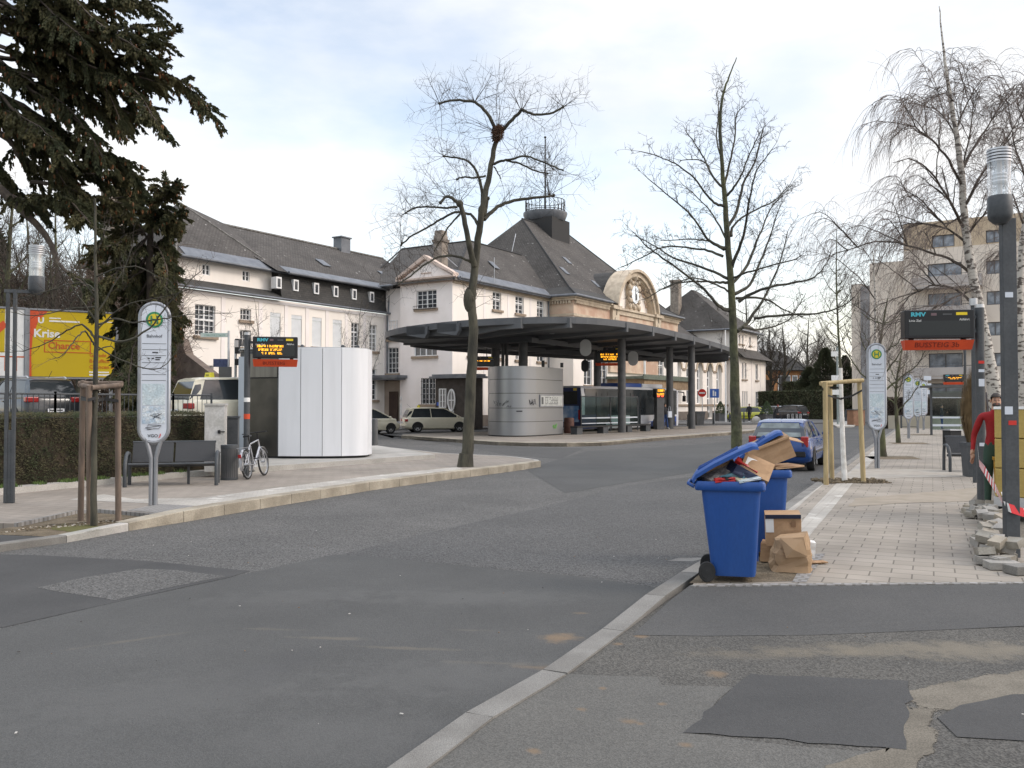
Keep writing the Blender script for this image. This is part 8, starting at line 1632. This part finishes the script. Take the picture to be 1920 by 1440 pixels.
cone_tree('dark pointed evergreen at the street end behind the new tree', 1548, 115, 655, 90, 1); cone_tree('second dark evergreen right of the pointed one', 1585, 118, 668, 70, 2); cone_tree('broad dark evergreen left of the pointed one', 1518, 122, 690, 70, 3, shape=.6); cone_tree('dark evergreen between the trees and the apartment block', 1620, 120, 690, 60, 4, shape=.6)
bare_tree('dense brown tree close beside the station end wall', 1447, 130, 605, 70, 91, .35, .12, 14, 10, lev=2, r_t=.04, z=0)
cone_tree('dark evergreen in the wood above the white billboard', -30, 46, 380, 190, 6, 1.0, 70); cone_tree('narrow dark evergreen in the wood behind the spruces', 175, 48, 470, 110, 7, 1.0, 60)
# ---- hedges
def hedge(label, a, b, wdt, z0, z1, n_, seed, mat, leaf=.03, core=None, name='hedge', group=None):
    rg = random.Random(seed); a, b = V(a), V(b); d = b-a; L_ = d.length; t = T(name, label, 'hedge', (a.x, a.y, z0), math.atan2(d.y, d.x), group); h = z1-z0
    part('stems', MB().bx(.06,-wdt/2+.07,0,L_-.06,wdt/2-.07,h-.07), core or M_blackm, t); m = MB()
    for i in range(n_):
        fz = rg.random(); x = rg.uniform(0, L_)
        if rg.random() < .25: y, z = rg.uniform(-wdt/2, wdt/2), h + rg.gauss(0, .022) + .02*math.sin(x*5)
        else: y, z = (-1 if rg.random() < .75 else 1)*(wdt/2 + .03*math.sin(x*4+fz*5) + rg.uniform(-.09,.015)), fz*h
        if z < .12 and rg.random() < .5: continue
        c = V((x, y, z)); u = rdir(rg)*leaf*rg.uniform(.6,1.4); v_ = u.orthogonal().normalized()*leaf*.45; m.add([c-u, c+v_, c+u, c-v_], [(0,1,2,3)])
    part('foliage', m, mat, t); return t
M_hedge = pm('hedge_leaf', (.033,.044,.017), (.08,.064,.032), 2.2, .9, lo=.4, hi=.66); M_hcore = pm('hedge_core', (.022,.02,.012), (.04,.03,.02), 6, .95)
hedge('long clipped brownish hedge behind the dark bench', (-12.9,11.9), (-7.55,22.0), .9, .27, 1.64, 52000, 1, M_hedge, .024, M_hcore)
M_hd = pm('hedge_dark', (.04,.048,.024), (.065,.068,.035), 1, .9)
p, q = D(1430, 758, 112), D(1560, 758, 100); hedge('tall dark clipped hedge behind the parked cars', p.xy, q.xy, 1.5, 0, 3.4, 9000, 2, M_hd, .14, M_hcore); p, q = D(1478, 758, 128), D(1530, 758, 122); hedge('rounded hedge before the brick pavilion', p.xy, q.xy, 2, 0, 5.0, 4000, 3, M_hd, .18, M_hcore); p, q = D(1660, 758, 68), D(1800, 758, 64); hedge('brown hedge behind the cream garden wall on the right', p.xy, q.xy, 1.2, 0, 2.3, 9000, 4, pm('hedge_brown', (.05,.035,.028), (.08,.06,.045), 1, .9), .1, M_hcore)
# far wood closing the street
rg = random.Random(9); m = MB()
for i in range(4200):
    x = rg.uniform(1400, 1720); Yt = rg.uniform(170, 195); p = D(x, 758, Yt); hmax = 9+4*math.sin(x*.05)+2*math.sin(x*.21); p.z = rg.uniform(0, max(3, hmax)); twig(m, rg, p, (rdir(rg)*.7+V((0,0,.9))).normalized(), rg.uniform(2,4.5), .06, 1, 0, 3, 3, (1,3))
struct('far_wood', m, pm('far_wood', (.09,.075,.065), (.12,.1,.085), .2, .95), kind='stuff')
